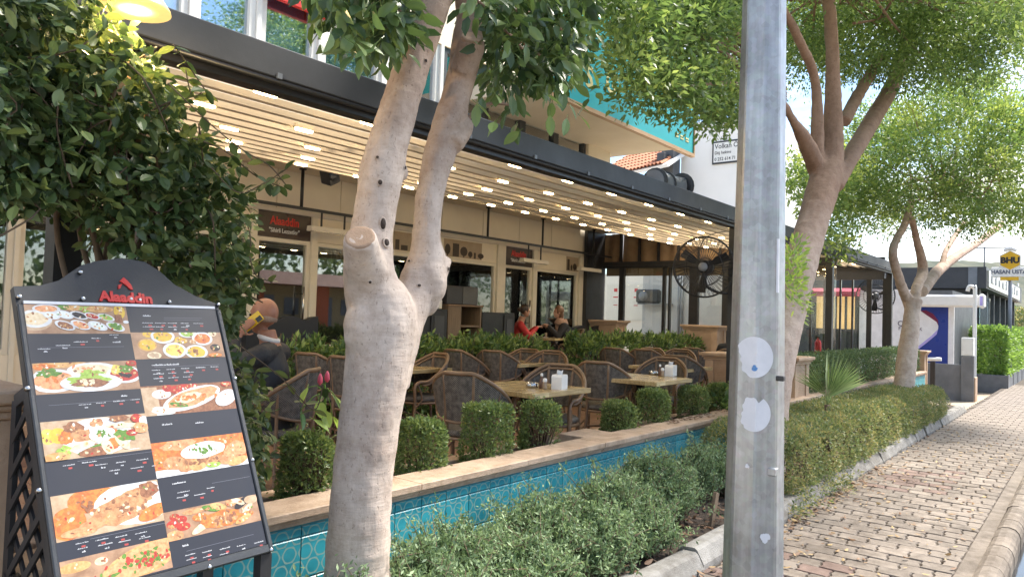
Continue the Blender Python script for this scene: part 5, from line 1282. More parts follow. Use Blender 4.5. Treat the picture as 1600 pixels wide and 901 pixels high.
# ---------------------------------------------------------------- fan palm
q = onY(2.35, 1292, 665); pa = thing('fan_palm', 'young fan palm with stiff pointed leaflets rising from the low hedge', 'palm', (float(q[0]), 2.35, .06))
hub = np.array([0, 0, .60])
mb = MB(); mb.tube([(0, 0, 0), (0, 0, .60)], [.05, .03], 8); mb.build('stem', 'twig', pa)
for f_, (az_, el_) in enumerate(((-120, 82), (-75, 70), (-150, 68), (20, 80), (150, 78))):
    mb = MB(); st = hub+np.array([math.cos(R(az_))*math.cos(R(el_)), math.sin(R(az_))*math.cos(R(el_)), math.sin(R(el_))])*.1
    mb.tube([hub, st], .006, 5)
    dirc = Vector(st-hub).normalized(); side = (Vector((.62, -.78, 0)) if f_ != 3 else Vector((.9, .3, 0))).normalized()
    for k in range(21):
        a = R(-58+116*k/20); v = (dirc*math.cos(a)+side*math.sin(a)).normalized(); ln = .56*(1-.2*abs(k-10)/10)*random.uniform(.92, 1.05); nr = v.cross(Vector((.3, -.8, .4))).normalized(); s0 = Vector(st)
        mb.add([s0, s0+v*ln*.5+nr*.016, s0+v*ln+Vector((0, 0, -.02)), s0+v*ln*.5-nr*.014+Vector((0, .004, .004))], [(0, 1, 2), (0, 2, 3)])
    o = mb.build('frond', 'palm_leaf', pa)
    at_ = o.data.attributes.new('rnd', 'FLOAT', 'FACE'); at_.data.foreach_set('value', rng.random(len(o.data.polygons)).astype(np.float32))
# ---------------------------------------------------------------- climbing vine on the corner post
vn = thing('climbing_vine', 'dense dark green climber swallowing the pergola corner above the menu board', 'vine', (1.3, 3.3, .2))
regV = [(-60, -40), (110, -30), (190, 40), (262, 130), (292, 200), (352, 262), (392, 305), (384, 400), (395, 440), (372, 480), (366, 560), (405, 605), (425, 690), (395, 770), (330, 720), (330, 480), (250, 420), (170, 395), (110, 335), (60, 318), (-60, 335)]
lo = np.array(vn.location)
cs = cluster_leaves(regV, 1150, (2.95, 3.62), 0)
pos, d = clump_pts(cs, .055, 9); ax = d*.5+rng.normal(size=d.shape)*.5+np.array([.05, -.3, -.35])
leaves('foliage', pos-lo, ax, rng.uniform(.045, .075, len(pos)), 'vine_leaf', vn, aspect=.52, fold=.2, near=True, droop=.2)
VL = [leaf_mesh('leaf', L_, a_, 'vine_leaf') for L_, a_ in ((.07, .55), (.06, .6), (.075, .5), (.065, .58), (.055, .6))]
for p in cluster_leaves(regV, 150, (2.86, 2.98), 0): put_leaf(random.choice(VL), p-lo, (random.gauss(0, .6), random.gauss(-.5, .4), random.uniform(-.9, .2)), vn)
mb = MB()
for i in range(120):
    a = cs[random.randrange(len(cs))]; b_ = a+rng.normal(size=3)*np.array([.12, .06, .15])+np.array([0, 0, -.12]); m_ = (a+b_)/2+rng.normal(size=3)*.04; mb.tube(smooth_path([a-lo, m_-lo, b_-lo], 3), .0035, 5)
for i in range(10):
    x0 = random.uniform(-.08, .25); P = [np.array([x0+.06*math.sin(k*1.3+i), -.04+.05*math.cos(k*1.7+i), k*.28]) for k in range(9)]; mb.tube(smooth_path(P, 3), .011, 6)
# trailing tendrils with paired leaves
tends = [[(262, 130), (330, 195), (380, 235), (420, 258), (446, 288)], [(300, 215), (350, 235), (400, 275), (440, 292)], [(330, 262), (370, 300), (410, 288), (450, 262)], [(290, 110), (300, 150), (315, 145)], [(270, 70), (284, 88), (320, 140)], [(375, 540), (440, 590), (490, 640), (505, 600)], [(390, 400), (400, 430), (425, 440)]]
for T in tends:
    Yt = random.uniform(2.75, 2.95); P = smooth_path([onY(Yt, *p)-lo for p in T], 5); mb.tube(P, .0028, 5)
    for k in range(2, len(P), 2):
        for s in (-1, 1):
            if random.random() < .8: put_leaf(random.choice(VL), P[k], (s*random.uniform(.3, 1), random.gauss(0, .4), random.uniform(-.8, .6)), vn)
mb.build('stems', 'twig', vn)
# hibiscus with a pink bud
hb = thing('hibiscus', 'young hibiscus with two pink buds between vine and tree trunk', 'plant', (XY(3.3, 505, 700), 3.3, WT-.1))
mat('pinkbud', (.62, .09, .16), (.5, .06, .1), rough=.5)
lo2 = np.array(hb.location); P = smooth_path([np.array([0, 0, 0]), onY(3.25, 508, 640)-lo2, onY(3.2, 507, 600)-lo2], 4)
mb = MB(); mb.tube(P, [.006]*len(P), 5)
HL = [leaf_mesh('leaf', .10, .6, 'sprout_leaf'), leaf_mesh('leaf', .11, .55, 'laurel_leaf')]
for (px, py) in ((480, 605), (525, 620), (505, 640), (470, 640), (520, 650), (490, 655), (515, 612), (498, 625)):
    b_ = onY(3.2, px, py)-lo2; a = P[6]; mb.tube([a, (a+b_)/2+np.array([0, 0, .02]), b_], .003, 4); put_leaf(random.choice(HL), b_, (random.gauss(0, .3), -.4, random.uniform(-1, -.3)), hb)
for (px, py) in ((500, 598), (511, 594)):
    b_ = onY(3.18, px, py)-lo2; mb.tube([P[-1], b_], .003, 4); t = MB(); t.lathe([(.004, 0), (.014, .015), (.012, .04), (.003, .06)], 10, c=tuple(b_-np.array([0, 0, .01]))); t.build('bud', 'pinkbud', hb)
mb.build('stem', 'sprout_leaf', hb)
# ================================================================ lamp pole
def galvanised():
    m, nt, b = _nodes('galvanised'); L = nt.links.new
    t = N(nt, 'TexCoord'); v = N(nt, 'TexVoronoi', Scale=55, feature='F1'); L(t.outputs['Object'], v.inputs['Vector'])
    n = N(nt, 'TexNoise', Scale=5, Detail=7, Roughness=.65); L(t.outputs['Object'], n.inputs['Vector'])
    mp = N(nt, 'Mapping'); mp.inputs['Scale'].default_value = (30, 30, 1.5); L(t.outputs['Object'], mp.inputs[0]); n2 = N(nt, 'TexNoise', Scale=2, Detail=5); L(mp.outputs[0], n2.inputs['Vector'])
    a = N(nt, 'Mix', data_type='FLOAT'); a.inputs[0].default_value = .35; L(n.outputs['Fac'], a.inputs[2]); L(n2.outputs['Fac'], a.inputs[3])
    r = N(nt, 'ValToRGB'); e = r.color_ramp.elements; e[0].position = .35; e[1].position = .68; e[0].color = (.25, .262, .275, 1); e[1].color = (.50, .515, .535, 1); L(a.outputs[0], r.inputs['Fac'])
    mx = N(nt, 'Mix', data_type='RGBA', blend_type='MULTIPLY'); mx.inputs[0].default_value = .22; L(r.outputs[0], mx.inputs[6]); L(v.outputs['Color'], mx.inputs[7])
    h = N(nt, 'HueSaturation', Saturation=.25); L(mx.outputs[2], h.inputs['Color'])
    L(h.outputs[0], b.inputs['Base Color']); b.inputs['Metallic'].default_value = .7; b.inputs['Roughness'].default_value = .42
    bp = N(nt, 'Bump', Strength=.15, Distance=.004); L(n.outputs['Fac'], bp.inputs['Height']); L(bp.outputs[0], b.inputs['Normal'])
galvanised()
mat('sticker', (.72, .71, .74), (.60, .60, .63), scale=14, rough=.6); mat('sticker_blue', (.10, .28, .6), rough=.5)
pxy = onX(2.35, 1185, 450)
pol = thing('lamp_pole', 'eight sided galvanised steel lamp pole with torn round stickers', 'lamp pole', (2.35, float(pxy[1]), 0))
def prad(z): return .105-.0134*z
PA = math.atan2(-float(pxy[1]), -2.35) % (math.pi/4)
def pole_pt(th, z, off=0):
    k = math.floor((th-PA)/(math.pi/4)); a0 = PA+(k+.5)*math.pi/4
    r_ = prad(z)*math.cos(math.pi/8)/math.cos(th-a0); return Vector((math.cos(th)*(r_+off), math.sin(th)*(r_+off), z))
mb = MB(); vs = []; fs = []; zs = [0, .6, .64, 2, 4, 6.2]
for z in zs:
    for k in range(8):
        for s in (-1, 1):
            th = PA+k*math.pi/4+s*.06; v = pole_pt(th, z, -.0006 if s else 0); vs.append(v)
for i in range(len(zs)-1):
    for k in range(16): j = (k+1) % 16; fs.append((i*16+k, i*16+j, i*16+16+j, i*16+16+k))
fs.append(tuple(range((len(zs)-1)*16, len(zs)*16))); mb.add(vs, fs); mb.build('shaft', 'galvanised', pol)
mb = MB(); mb.box((-.2, -.2, .0), (.2, .2, .02), bev=.004); mb.build('base_plate', 'galvanised', pol)
mb = MB(); mb.tube(smooth_path([(0, 0, 6.1), (0, -.1, 6.5), (0, -1.2, 6.8)], 4), .03, 8); mb.build('arm', 'galvanised', pol)
mb = MB(); mb.box((-.13, -1.75, 6.74), (.13, -1.15, 6.86), bev=.04); mb.build('lantern', 'anthracite', pol)
tocam = math.atan2(-float(pxy[1]), -2.35)
def sticker(px, py, rpx, m, torn, seed, name='torn_sticker'):
    r4 = random.Random(seed); q = onX(2.35, px, py); t_ = 2.37/FPX
    th0 = tocam+((px-1184)/46)*.95; z0 = q[2]; vs = []; n = 44; rings = 9; fs = []
    for i in range(n):
        a = 2*math.pi*i/n; k = 1.0
        if torn[0] < math.degrees(a) % 360 < torn[1]: k = .80+.13*math.sin(a*3+seed)+.05*math.sin(a*11+seed*2)
        for j in range(rings):
            f = j/(rings-1)*k*rpx*t_; dx, dz = f*math.cos(a), f*math.sin(a); vs.append(pole_pt(th0+dx/prad(z0), z0+dz, .0012))
    for i in range(n):
        for j in range(rings-1): i2 = (i+1) % n; fs.append((i*rings+j, i2*rings+j, i2*rings+j+1, i*rings+j+1))
    mb = MB(); mb.add(vs, fs); mb.build(name, m, pol)
sticker(1178, 556, 31, 'sticker', (150, 260), 1); sticker(1180, 641, 27, 'sticker', (60, 230), 2); sticker(1180, 572, 5, 'sticker_blue', (0, 200), 3); sticker(1203, 832, 9, 'sticker', (30, 340), 6); sticker(1171, 720, 4, 'sticker', (0, 300), 9)
def strip(px, y0, y1, w, m, name):
    mb = MB(); a = tocam+((px-1184)/46)*.95; vs = []; n = 8
    for i in range(n+1):
        z = float(onX(2.35, px, y0+(y1-y0)*i/n)[2]); vs += [pole_pt(a-w, z, .002), pole_pt(a, z, .002), pole_pt(a+w, z, .002)]
    mb.add(vs, [(i*3+k, i*3+k+1, i*3+4+k, i*3+3+k) for i in range(n) for k in range(2)]); mb.build(name, m, pol)
strip(1221, 375, 458, .07, 'sticker', 'label_strip')
p = pole_pt(tocam+.66, float(onX(2.35, 1215, 733)[2])); mb = MB(); mb.box((-.012, -.012, -.012), (.016, .012, .012), bev=.003, M=Matrix.Translation(p)); mb.build('clip', 'galvanised', pol)
p = pole_pt(tocam+.85, float(onX(2.35, 1222, 590)[2])); mb = MB(); mb.box((-.008, -.02, -.008), (.008, .01, .008), bev=.003, M=Matrix.Translation(p)); mb.build('bolt', 'blacksteel', pol)

# ================================================================ menu board
mat('board_black', (.018, .018, .020), (.03, .03, .033), scale=6, rough=.45, bump=.05)
mat('board_frame', (.045, .047, .052), (.028, .03, .033), scale=7, rough=.42, bump=.08)
mat('poster_ink', (.026, .026, .034), (.022, .022, .029), scale=5, rough=.33)
FOOD = {}
for nm, a, b_, sc in (('wood', (.45, .27, .16), (.26, .14, .075), 12), ('plate', (.72, .71, .70), (.6, .59, .58), 20), ('orange', (.72, .24, .05), (.5, .12, .03), 55), ('salmon', (.78, .38, .18), (.6, .22, .09), 60), ('red', (.50, .05, .03), (.33, .03, .02), 60), ('yellow', (.75, .50, .06), (.62, .36, .04), 40), ('lemon', (.72, .62, .16), (.6, .46, .06), 40), ('green', (.14, .28, .04), (.07, .15, .02), 80), ('lettuce', (.40, .55, .10), (.25, .38, .05), 80), ('meat', (.34, .15, .07), (.20, .075, .035), 75), ('roast', (.62, .33, .15), (.40, .17, .07), 45), ('cream', (.78, .66, .46), (.66, .5, .3), 50), ('bread', (.70, .42, .17), (.50, .25, .08), 40), ('darkf', (.04, .03, .03), (.02, .015, .015), 60), ('tan', (.56, .40, .26), (.44, .29, .17), 30), ('yog', (.78, .78, .72), (.66, .70, .62), 60)):
    mat('food_'+nm, a, b_, scale=sc*1.3, rough=.34, contrast=(.38, .6), detail=8); FOOD[nm] = len(FOOD)
FM = ['food_'+k for k in FOOD]
xr, zb, BW, BH, tl, yw = 1.572, .68, .705, .992, R(25.44), R(2.05)
ex = Vector((math.cos(yw), math.sin(yw), 0)); nn = Vector((-math.sin(yw), math.cos(yw), 0)); ev = Vector((0, 0, math.cos(tl)))+nn*math.sin(tl)
org = Vector((xr, 2.3, zb))-ex*BW
BM = frameM(org, ex, ev)
mbd = thing('menu_board', 'large black tilted menu board with food pictures and red lettering', 'menu board', (float(org.x)+BW/2, 2.5, .0))
Bi = Matrix.Translation(mbd.location).inverted() @ BM      # board plane -> local of the thing
nrm = ex.cross(ev)
def uv(px, py):
    d = Vector(ray(px, py)); t = (org-Vector(CAM)).dot(nrm)/d.dot(nrm); q = BM.inverted() @ (Vector(CAM)+d*t); return q.x, q.y
def bpart(mb, name, m, parent=None):
    mb.v = [tuple(Bi @ Vector(p)) for p in mb.v]; return mb.build(name, m, parent or mbd)
# back panel with a scrolled crest
top = [uv(*p) for p in ((20, 447), (62, 446), (92, 438), (112, 424), (128, 414), (150, 408), (190, 403), (226, 409), (250, 424), (272, 444), (305, 462), (340, 475))]
u0, v0 = top[0]; u1, v1 = top[-1]
outl = [(0, 0), (BW, 0)]+[(min(BW, max(0, a)), b_) for a, b_ in reversed(top)]
outl[2] = (BW, outl[2][1]); outl[-1] = (0, outl[-1][1])
mb = MB(); mb.prism([(a, b_, -.03) for a, b_ in outl], (0, 0, .03)); bpart(mb, 'panel', 'board_black')
pa_, pb_, pc_, pd_ = uv(38, 474), uv(338, 487), uv(412, 850), uv(92, 905)
iu0, iu1, iv0, iv1 = (pa_[0]+pd_[0])/2, (pb_[0]+pc_[0])/2, .035, (pa_[1]+pb_[1])/2
for a, b_, c_, d_ in ((.0, 0, iu0-.004, iv1), (iu1+.004, 0, BW, iv1), (iu0-.004, 0, iu1+.004, .028)):
    mb = MB(); mb.box((a, b_, .0005), (c_, d_, .012), bev=.003); bpart(mb, 'frame_rail', 'board_frame')
mb = MB(); mb.box((iu0-.003, iv0-.005, .001), (iu1+.003, iv1+.003, .005)); poster = bpart(mb, 'poster', 'poster_ink')
mb = MB(); mb.box((iu0, iv1+.003, .002), (iu1, iv1+.013, .008)); bpart(mb, 'bright_edge', 'sticker')
um = (uv(202, 520)[0]+uv(262, 845)[0])/2
Z = .0054
def ell(mb, cx, cy, rx, ry, c, l, rot=0, n=20, jag=0):
    P = []
    for i in range(n):
        a = 2*math.pi*i/n; k = 1+(random.uniform(-jag, jag) if jag else 0); x, y = rx*math.cos(a)*k, ry*math.sin(a)*k; P.append((cx+x*math.cos(rot)-y*math.sin(rot), cy+x*math.sin(rot)+y*math.cos(rot), Z+l*.00012))
    mb.add(P, [tuple(range(n))], FOOD[c])
def quad(mb, x0, y0, x1, y1, c, l): mb.add([(x0, y0, Z+l*.00012), (x1, y0, Z+l*.00012), (x1, y1, Z+l*.00012), (x0, y1, Z+l*.00012)], [(0, 1, 2, 3)], FOOD[c])
def photo(pyT, pyB, pxm, left, items, bgc='wood'):
    """items in 0..1 photo coordinates"""
    a, b_ = (iu0, um) if left else (um, iu1)
    vT = uv(pxm, pyT)[1]; vB = max(iv0, uv(pxm, pyB)[1]); w, h = b_-a, vT-vB
    mb = MB(); quad(mb, a, vB, b_, vT, bgc, 0)
    for k, it in enumerate(items):
        kind, cx, cy, rx, ry, c = it[:6]; rot = it[6] if len(it) > 6 else 0; jag = it[7] if len(it) > 7 else 0
        x0, y0 = a+cx*w, vB+cy*h
        if kind == 'e': ell(mb, x0, y0, rx*w, ry*h, c, k+1, rot, 20, jag)
        elif kind == 'q': quad(mb, a+max(0, cx-rx)*w, vB+max(0, cy-ry)*h, a+min(1, cx+rx)*w, vB+min(1, cy+ry)*h, c, k+1)
        if kind == 'd':   # dish with food
            ell(mb, x0, y0, rx*w, ry*h, 'plate', k+1, rot); ell(mb, x0, y0, rx*w*.78, ry*h*.74, c, k+1.5, rot, 18, .08)
        elif kind == 's':   # scatter of bits
            for i in range(it[8]): ell(mb, x0+random.gauss(0, rx*w*.5), y0+random.gauss(0, ry*h*.5), w*random.uniform(.012, .03), w*random.uniform(.010, .022), c, k+1+i*.02, random.random()*3, 8, .15)
        if kind in 'ed' and c not in ('plate', 'wood', 'tan') and rx > .035:
            for i in range(int(5+70*rx*ry)):
                aa, qq = random.random()*6.28, random.random()**.5*.72; ell(mb, x0+rx*w*qq*math.cos(aa), y0+ry*h*qq*math.sin(aa), w*random.uniform(.007, .02), w*random.uniform(.006, .014), random.choice((c, 'cream', 'meat', 'bread', 'green', 'red', 'roast', 'yog') if i % 3 == 0 else ('roast', 'cream', 'meat', 'bread')), k+1.6+i*.01, aa, 7, .25)
    # trim to the photo rectangle
    mb.v = [(min(b_, max(a, p[0])), min(vT, max(vB, p[1])), p[2]) for p in mb.v]
    bpart(mb, 'food_photo', FM, poster)
S_ = lambda cx, cy, rx, ry, c, n: ('s', cx, cy, rx, ry, c, 0, 0, n)
photo(478, 522, 120, True, [('e', .07, .45, .17, .35, 'tan'), ('d', .08, .5, .16, .3, 'cream'), ('d', .2, .85, .13, .16, 'salmon'), ('e', .45, .92, .1, .12, 'bread', 0, .2), ('e', .36, .95, .05, .1, 'green', 0, .3), ('e', .57, .88, .06, .1, 'lettuce', 0, .3), ('e', .72, .88, .14, .12, 'bread'), ('e', .92, .8, .06, .25, 'yellow'), ('d', .24, .62, .08, .13, 'yog', -.2), ('d', .36, .66, .09, .14, 'yog', -.3), ('d', .5, .64, .09, .13, 'darkf', -.3), ('d', .63, .62, .08, .11, 'red', -.3), ('d', .77, .58, .09, .12, 'lettuce', -.3), ('q', .9, .55, .035, .14, 'meat'), ('e', .97, .42, .03, .06, 'plate'), ('d', .35, .28, .1, .15, 'meat', -.35), ('d', .5, .3, .1, .15, 'salmon', -.35), ('d', .67, .27, .1, .15, 'yog', -.35), ('d', .85, .24, .1, .15, 'lettuce', -.35), S_(.5, .66, .07, .06, 'darkf', 8), S_(.85, .25, .07, .08, 'green', 8)])
photo(566, 613, 132, True, [('e', .25, .95, .25, .12, 'bread'), ('e', .1, .88, .1, .12, 'orange', 0, .2), ('d', .17, .42, .24, .38, 'salmon'), S_(.18, .45, .12, .18, 'orange', 10), ('e', .13, .68, .1, .14, 'green', 0, .3), ('d', .55, .72, .25, .25, 'cream'), S_(.55, .78, .14, .1, 'salmon', 10), ('e', .56, .55, .12, .14, 'lettuce', 0, .25), ('d', .86, .52, .19, .3, 'red'), ('e', .78, .68, .06, .16, 'lemon', 0, .2), ('e', .89, .72, .08, .12, 'green', 0, .3), S_(.88, .5, .08, .1, 'darkf', 7), ('e', .52, .3, .30, .30, 'plate'), ('e', .5, .36, .2, .2, 'lettuce', 0, .2), ('e', .5, .3, .16, .15, 'meat', 0, .25), S_(.5, .3, .14, .12, 'cream', 10), ('e', .52, .58, .09, .14, 'lettuce', 0, .3), ('e', .95, .9, .06, .1, 'red')])
photo(653, 713, 145, True, [('e', .05, .62, .07, .2, 'lemon'), ('e', .14, .62, .08, .2, 'yellow'), ('e', .5, .5, .34, .5, 'plate'), ('e', .28, .72, .1, .2, 'meat', 0, .2), ('e', .2, .55, .07, .15, 'orange', 0, .2), ('e', .36, .55, .1, .18, 'roast', 0, .25), ('e', .5, .85, .06, .12, 'roast', 0, .2), ('e', .32, .3, .22, .07, 'cream', .25), ('e', .42, .2, .14, .05, 'green', .3), ('e', .45, .1, .14, .12, 'meat', 0, .2), ('e', .62, .25, .09, .15, 'orange', 0, .25), ('e', .57, .2, .05, .22, 'cream', .35), ('e', .72, .3, .05, .26, 'cream', .6), ('e', .75, .45, .1, .14, 'green', -.4, .2), ('e', .75, .72, .17, .07, 'cream', -.05), ('e', .6, .6, .08, .12, 'orange', 0, .2), ('e', .83, .5, .06, .09, 'red'), ('e', .53, .55, .12, .2, 'yog', 0, .15), ('e', .53, .56, .04, .1, 'green', 0, .4), ('e', .72, .92, .1, .1, 'meat', 0, .2), ('e', .9, .88, .06, .12, 'red'), ('e', .97, .8, .05, .12, 'plate'), ('e', .93, .6, .08, .15, 'salmon', 0, .2), ('e', .17, .22, .06, .12, 'lettuce', 0, .3), ('e', .1, .08, .12, .12, 'bread')], 'tan')
photo(762, 832, 165, True, [('q', .5, .85, .5, .15, 'tan'), ('e', .35, .8, .22, .3, 'orange', .1), ('e', .12, .35, .16, .35, 'orange', .4), ('e', .75, .55, .4, .5, 'plate'), ('e', .6, .45, .3, .3, 'roast', .2, .12), ('e', .78, .68, .16, .2, 'roast', 0, .15), ('e', .9, .8, .1, .2, 'meat', 0, .2), S_(.62, .5, .25, .2, 'meat', 26), S_(.6, .4, .25, .15, 'cream', 14), ('e', .4, .3, .2, .16, 'roast', .3, .12), S_(.32, .7, .1, .2, 'meat', 8), ('e', .9, .25, .16, .16, 'orange', .3), ('e', .2, .12, .16, .1, 'salmon')], 'tan')
photo(860, 925, 172, True, [('e', .12, .75, .14, .16, 'bread'), ('e', .35, .75, .06, .12, 'cream'), ('e', .72, .45, .42, .5, 'bread', .25), ('e', .72, .47, .38, .42, 'salmon', .25, .06), S_(.72, .48, .3, .3, 'green', 40), S_(.72, .48, .3, .3, 'red', 26), ('e', .4, .2, .1, .06, 'green', .2)], 'wood')
photo(520, 560, 280, False, [('e', .17, .93, .05, .12, 'yellow'), ('d', .33, .85, .13, .28, 'yellow'), ('e', .15, .52, .1, .24, 'bread'), ('e', .15, .52, .085, .2, 'yellow'), ('d', .61, .95, .1, .16, 'lettuce'), ('d', .77, .75, .12, .27, 'orange'), ('e', .9, .95, .05, .12, 'cream'), ('e', .5, .72, .05, .1, 'yellow', 0, .1), ('e', .48, .6, .04, .08, 'lemon'), ('e', .55, .66, .04, .09, 'yellow'), ('d', .43, .3, .13, .3, 'lemon'), ('d', .67, .22, .13, .28, 'yellow'), ('e', .9, .38, .06, .14, 'darkf'), ('e', .2, .12, .075, .14, 'cream'), S_(.2, .12, .05, .08, 'tan', 9), S_(.67, .22, .04, .06, 'meat', 6), ('e', .88, .08, .08, .08, 'orange'), ('e', .65, .62, .04, .08, 'cream')])
photo(600, 645, 295, False, [('q', .08, .45, .08, .5, 'tan'), ('d', .2, .7, .1, .16, 'yog'), ('e', .27, .9, .05, .14, 'red'), ('e', .36, .82, .06, .15, 'red'), ('e', .45, .92, .06, .12, 'red'), ('e', .55, .92, .05, .1, 'red'), ('e', .2, .15, .12, .16, 'yog', 0, .2), ('e', .52, .5, .34, .34, 'plate', .25), ('e', .52, .52, .29, .26, 'salmon', .25, .08), ('e', .48, .52, .15, .16, 'cream', .25, .1), S_(.5, .52, .2, .16, 'orange', 16), ('e', .36, .3, .1, .08, 'green', -.2), ('e', .9, .42, .14, .26, 'plate', .4), ('e', .9, .42, .10, .18, 'yog', .4), ('e', .93, .92, .06, .1, 'red')], 'meat')
photo(684, 737, 310, False, [('q', .5, .1, .5, .1, 'plate'), ('e', .1, .55, .14, .25, 'orange', 0, .15), ('e', .3, .85, .2, .16, 'salmon', 0, .15), ('e', .75, .88, .3, .16, 'orange', 0, .1), ('e', .2, .35, .12, .2, 'roast', 0, .1), ('e', .32, .25, .1, .2, 'roast', .2, .1), ('e', .44, .22, .1, .18, 'bread', .1, .1), ('e', .6, .3, .1, .2, 'roast', 0, .1), ('e', .74, .25, .12, .16, 'roast', 0, .1), ('e', .88, .5, .14, .26, 'salmon', .2, .1), S_(.5, .3, .35, .12, 'meat', 14), ('e', .52, .62, .25, .24, 'yog', .05, .05), S_(.52, .63, .18, .14, 'green', 12), ('e', .6, .14, .08, .08, 'lettuce'), ('e', .88, .15, .12, .12, 'bread', .2)], 'orange')
photo(787, 832, 325, False, [('e', .07, .55, .06, .14, 'red'), ('e', .16, .65, .06, .14, 'red'), ('e', .1, .78, .05, .12, 'red'), ('e', .17, .4, .07, .14, 'red'), ('e', .07, .15, .09, .18, 'roast'), ('e', .35, .6, .08, .14, 'orange'), ('e', .3, .85, .12, .1, 'roast'), ('e', .35, .25, .12, .12, 'cream', .4), ('e', .58, .38, .22, .3, 'orange', 0, .12), S_(.58, .38, .16, .2, 'roast', 26), S_(.58, .38, .16, .2, 'meat', 14), ('e', .48, .82, .1, .1, 'green', -.3), ('e', .56, .84, .09, .12, 'bread', -.3), ('e', .7, .88, .06, .14, 'roast'), ('e', .82, .8, .1, .14, 'darkf', .5), ('e', .78, .88, .08, .1, 'cream', -.5), ('e', .87, .55, .08, .1, 'cream', .6), ('e', .93, .85, .08, .16, 'tan'), ('e', .86, .35, .07, .1, 'orange'), ('e', .8, .2, .1, .1, 'bread', .3)], 'wood')
# small print: rows of tiny words and price boxes
mb = MB()
def word(px, py, w, c, hgt=.0042):
    a, b_ = uv(px, py); e = a+w
    if c == 2 or hgt > .0055 and c == 1: mb.add([(a, b_-hgt/2, .0055), (e, b_-hgt/2, .0055), (e, b_+hgt/2, .0055), (a, b_+hgt/2, .0055)], [(0, 1, 2, 3)], c); return
    while a < e:
        g = random.uniform(.0012, .0026); h = hgt*random.choice((.55, .55, .6, .9)); mb.add([(a, b_-hgt*.4, .0055), (a+g, b_-hgt*.4, .0055), (a+g, b_-hgt*.4+h, .0055), (a, b_-hgt*.4+h, .0055)], [(0, 1, 2, 3)], c); a += g+(.0022 if random.random() < .14 else .0007)
def col(x, y, w=.034, red=True, slope=0):
    for k in range(5): word(x+k*0, y, 0, 0) if False else None
    seg = w; xx = x; 
    word(x, y, w, 0, .0035); word(x+w*470*.55, y+4, w*.32, 1 if red else 0, .0058)
for (x, y, n, dx, sl) in ((58, 525+21, 5, 28, -.2), (122, 640-7, 4, 27, -.10), (97, 742-14, 2, 30, -.15), (148, 727, 3, 32, -.12), (170, 736, 3, 33, -.12), (117, 850, 4, 31, -.17), (120, 858, 4, 32, -.17), (221, 505, 5, 20, .01), (222, 511, 4, 20, .01), (236, 579, 5, 23, -.06), (238, 585, 3, 24, -.06), (239, 592, 3, 23, -.06), (276, 770, 2, 46, -.15), (275, 778, 2, 27, -.15), (288, 868, 5, 27, -.18), (290, 875, 3, 26, -.16)):
    for k in range(n): col(x+k*dx, y+k*dx*sl, random.uniform(.026, .042), random.random() < .7)
for (x, y, w) in ((175, 535, .026), (188, 619, .018), (200, 702, .036), (218, 817, .045), (222, 494, .03), (236, 571, .10), (252, 664, .035), (304, 661, .03), (268, 756, .045), (284, 853, .02)): word(x, y, w, 0, .0065)
for (x, y, w) in ((62, 544, .26), (75, 634, .28), (120, 721, .24), (140, 842, .27), (255, 497, .15), (255, 500, .14), (240, 574, .25), (330, 755, .15), (290, 861, .25)):
    word(x, y, w, 2, .0009)
mat('print_red', (.45, .06, .05), rough=.4); mat('print_white', (.70, .70, .72), rough=.4); mat('print_grey', (.22, .22, .26), rough=.4)
bpart(mb, 'fine_print', ['print_white', 'print_red', 'print_grey'], poster)['kind'] = 'stuff'
# red name and emblem
a, b_ = uv(148, 465), uv(246, 472); ce = uv(197, 466)
lm_ = lettering('Alaaddin', .052, 'red_paint', mbd, Bi @ Matrix.Translation((ce[0], ce[1], .003)) @ Matrix.Rotation(R(-1.5), 4, 'Z') @ Matrix.Diagonal((1, 1.0, 1, 1)), name='lettering', extrude=.003, offset=.0024, space=1.0, sx=1.02)
mb = MB(); mb.prism([(*uv(*p), .0005) for p in ((186, 440), (192, 434), (198, 439), (204, 446), (207, 453), (203, 453), (197, 447), (190, 442))], (0, 0, .005)); mb.prism([(*uv(*p), .0005) for p in ((184, 446), (190, 444), (187, 451), (184, 452))], (0, 0, .005)); bpart(mb, 'emblem', 'red_paint')
for (px, py) in ((204, 467.5), (218, 469)):
    mb = MB(); c = uv(px, py); mb.lathe([(.005, .0), (.005, .0075), (.003, .008)], 10, c=(c[0], c[1], .0)); bpart(mb, 'white_dot', 'white_paint')
for (px, py) in ((28.5, 465), (124, 427), (128, 468), (263, 473), (339, 477), (41, 608), (58.5, 767), (365, 592), (392, 719), (421, 859), (325, 886)):
    mb = MB(); c = uv(px, py); mb.lathe([(.0075, .0), (.0075, .013), (.006, .0155), (.002, .016)], 12, c=(c[0], c[1], 0)); bpart(mb, 'screw', 'chrome')
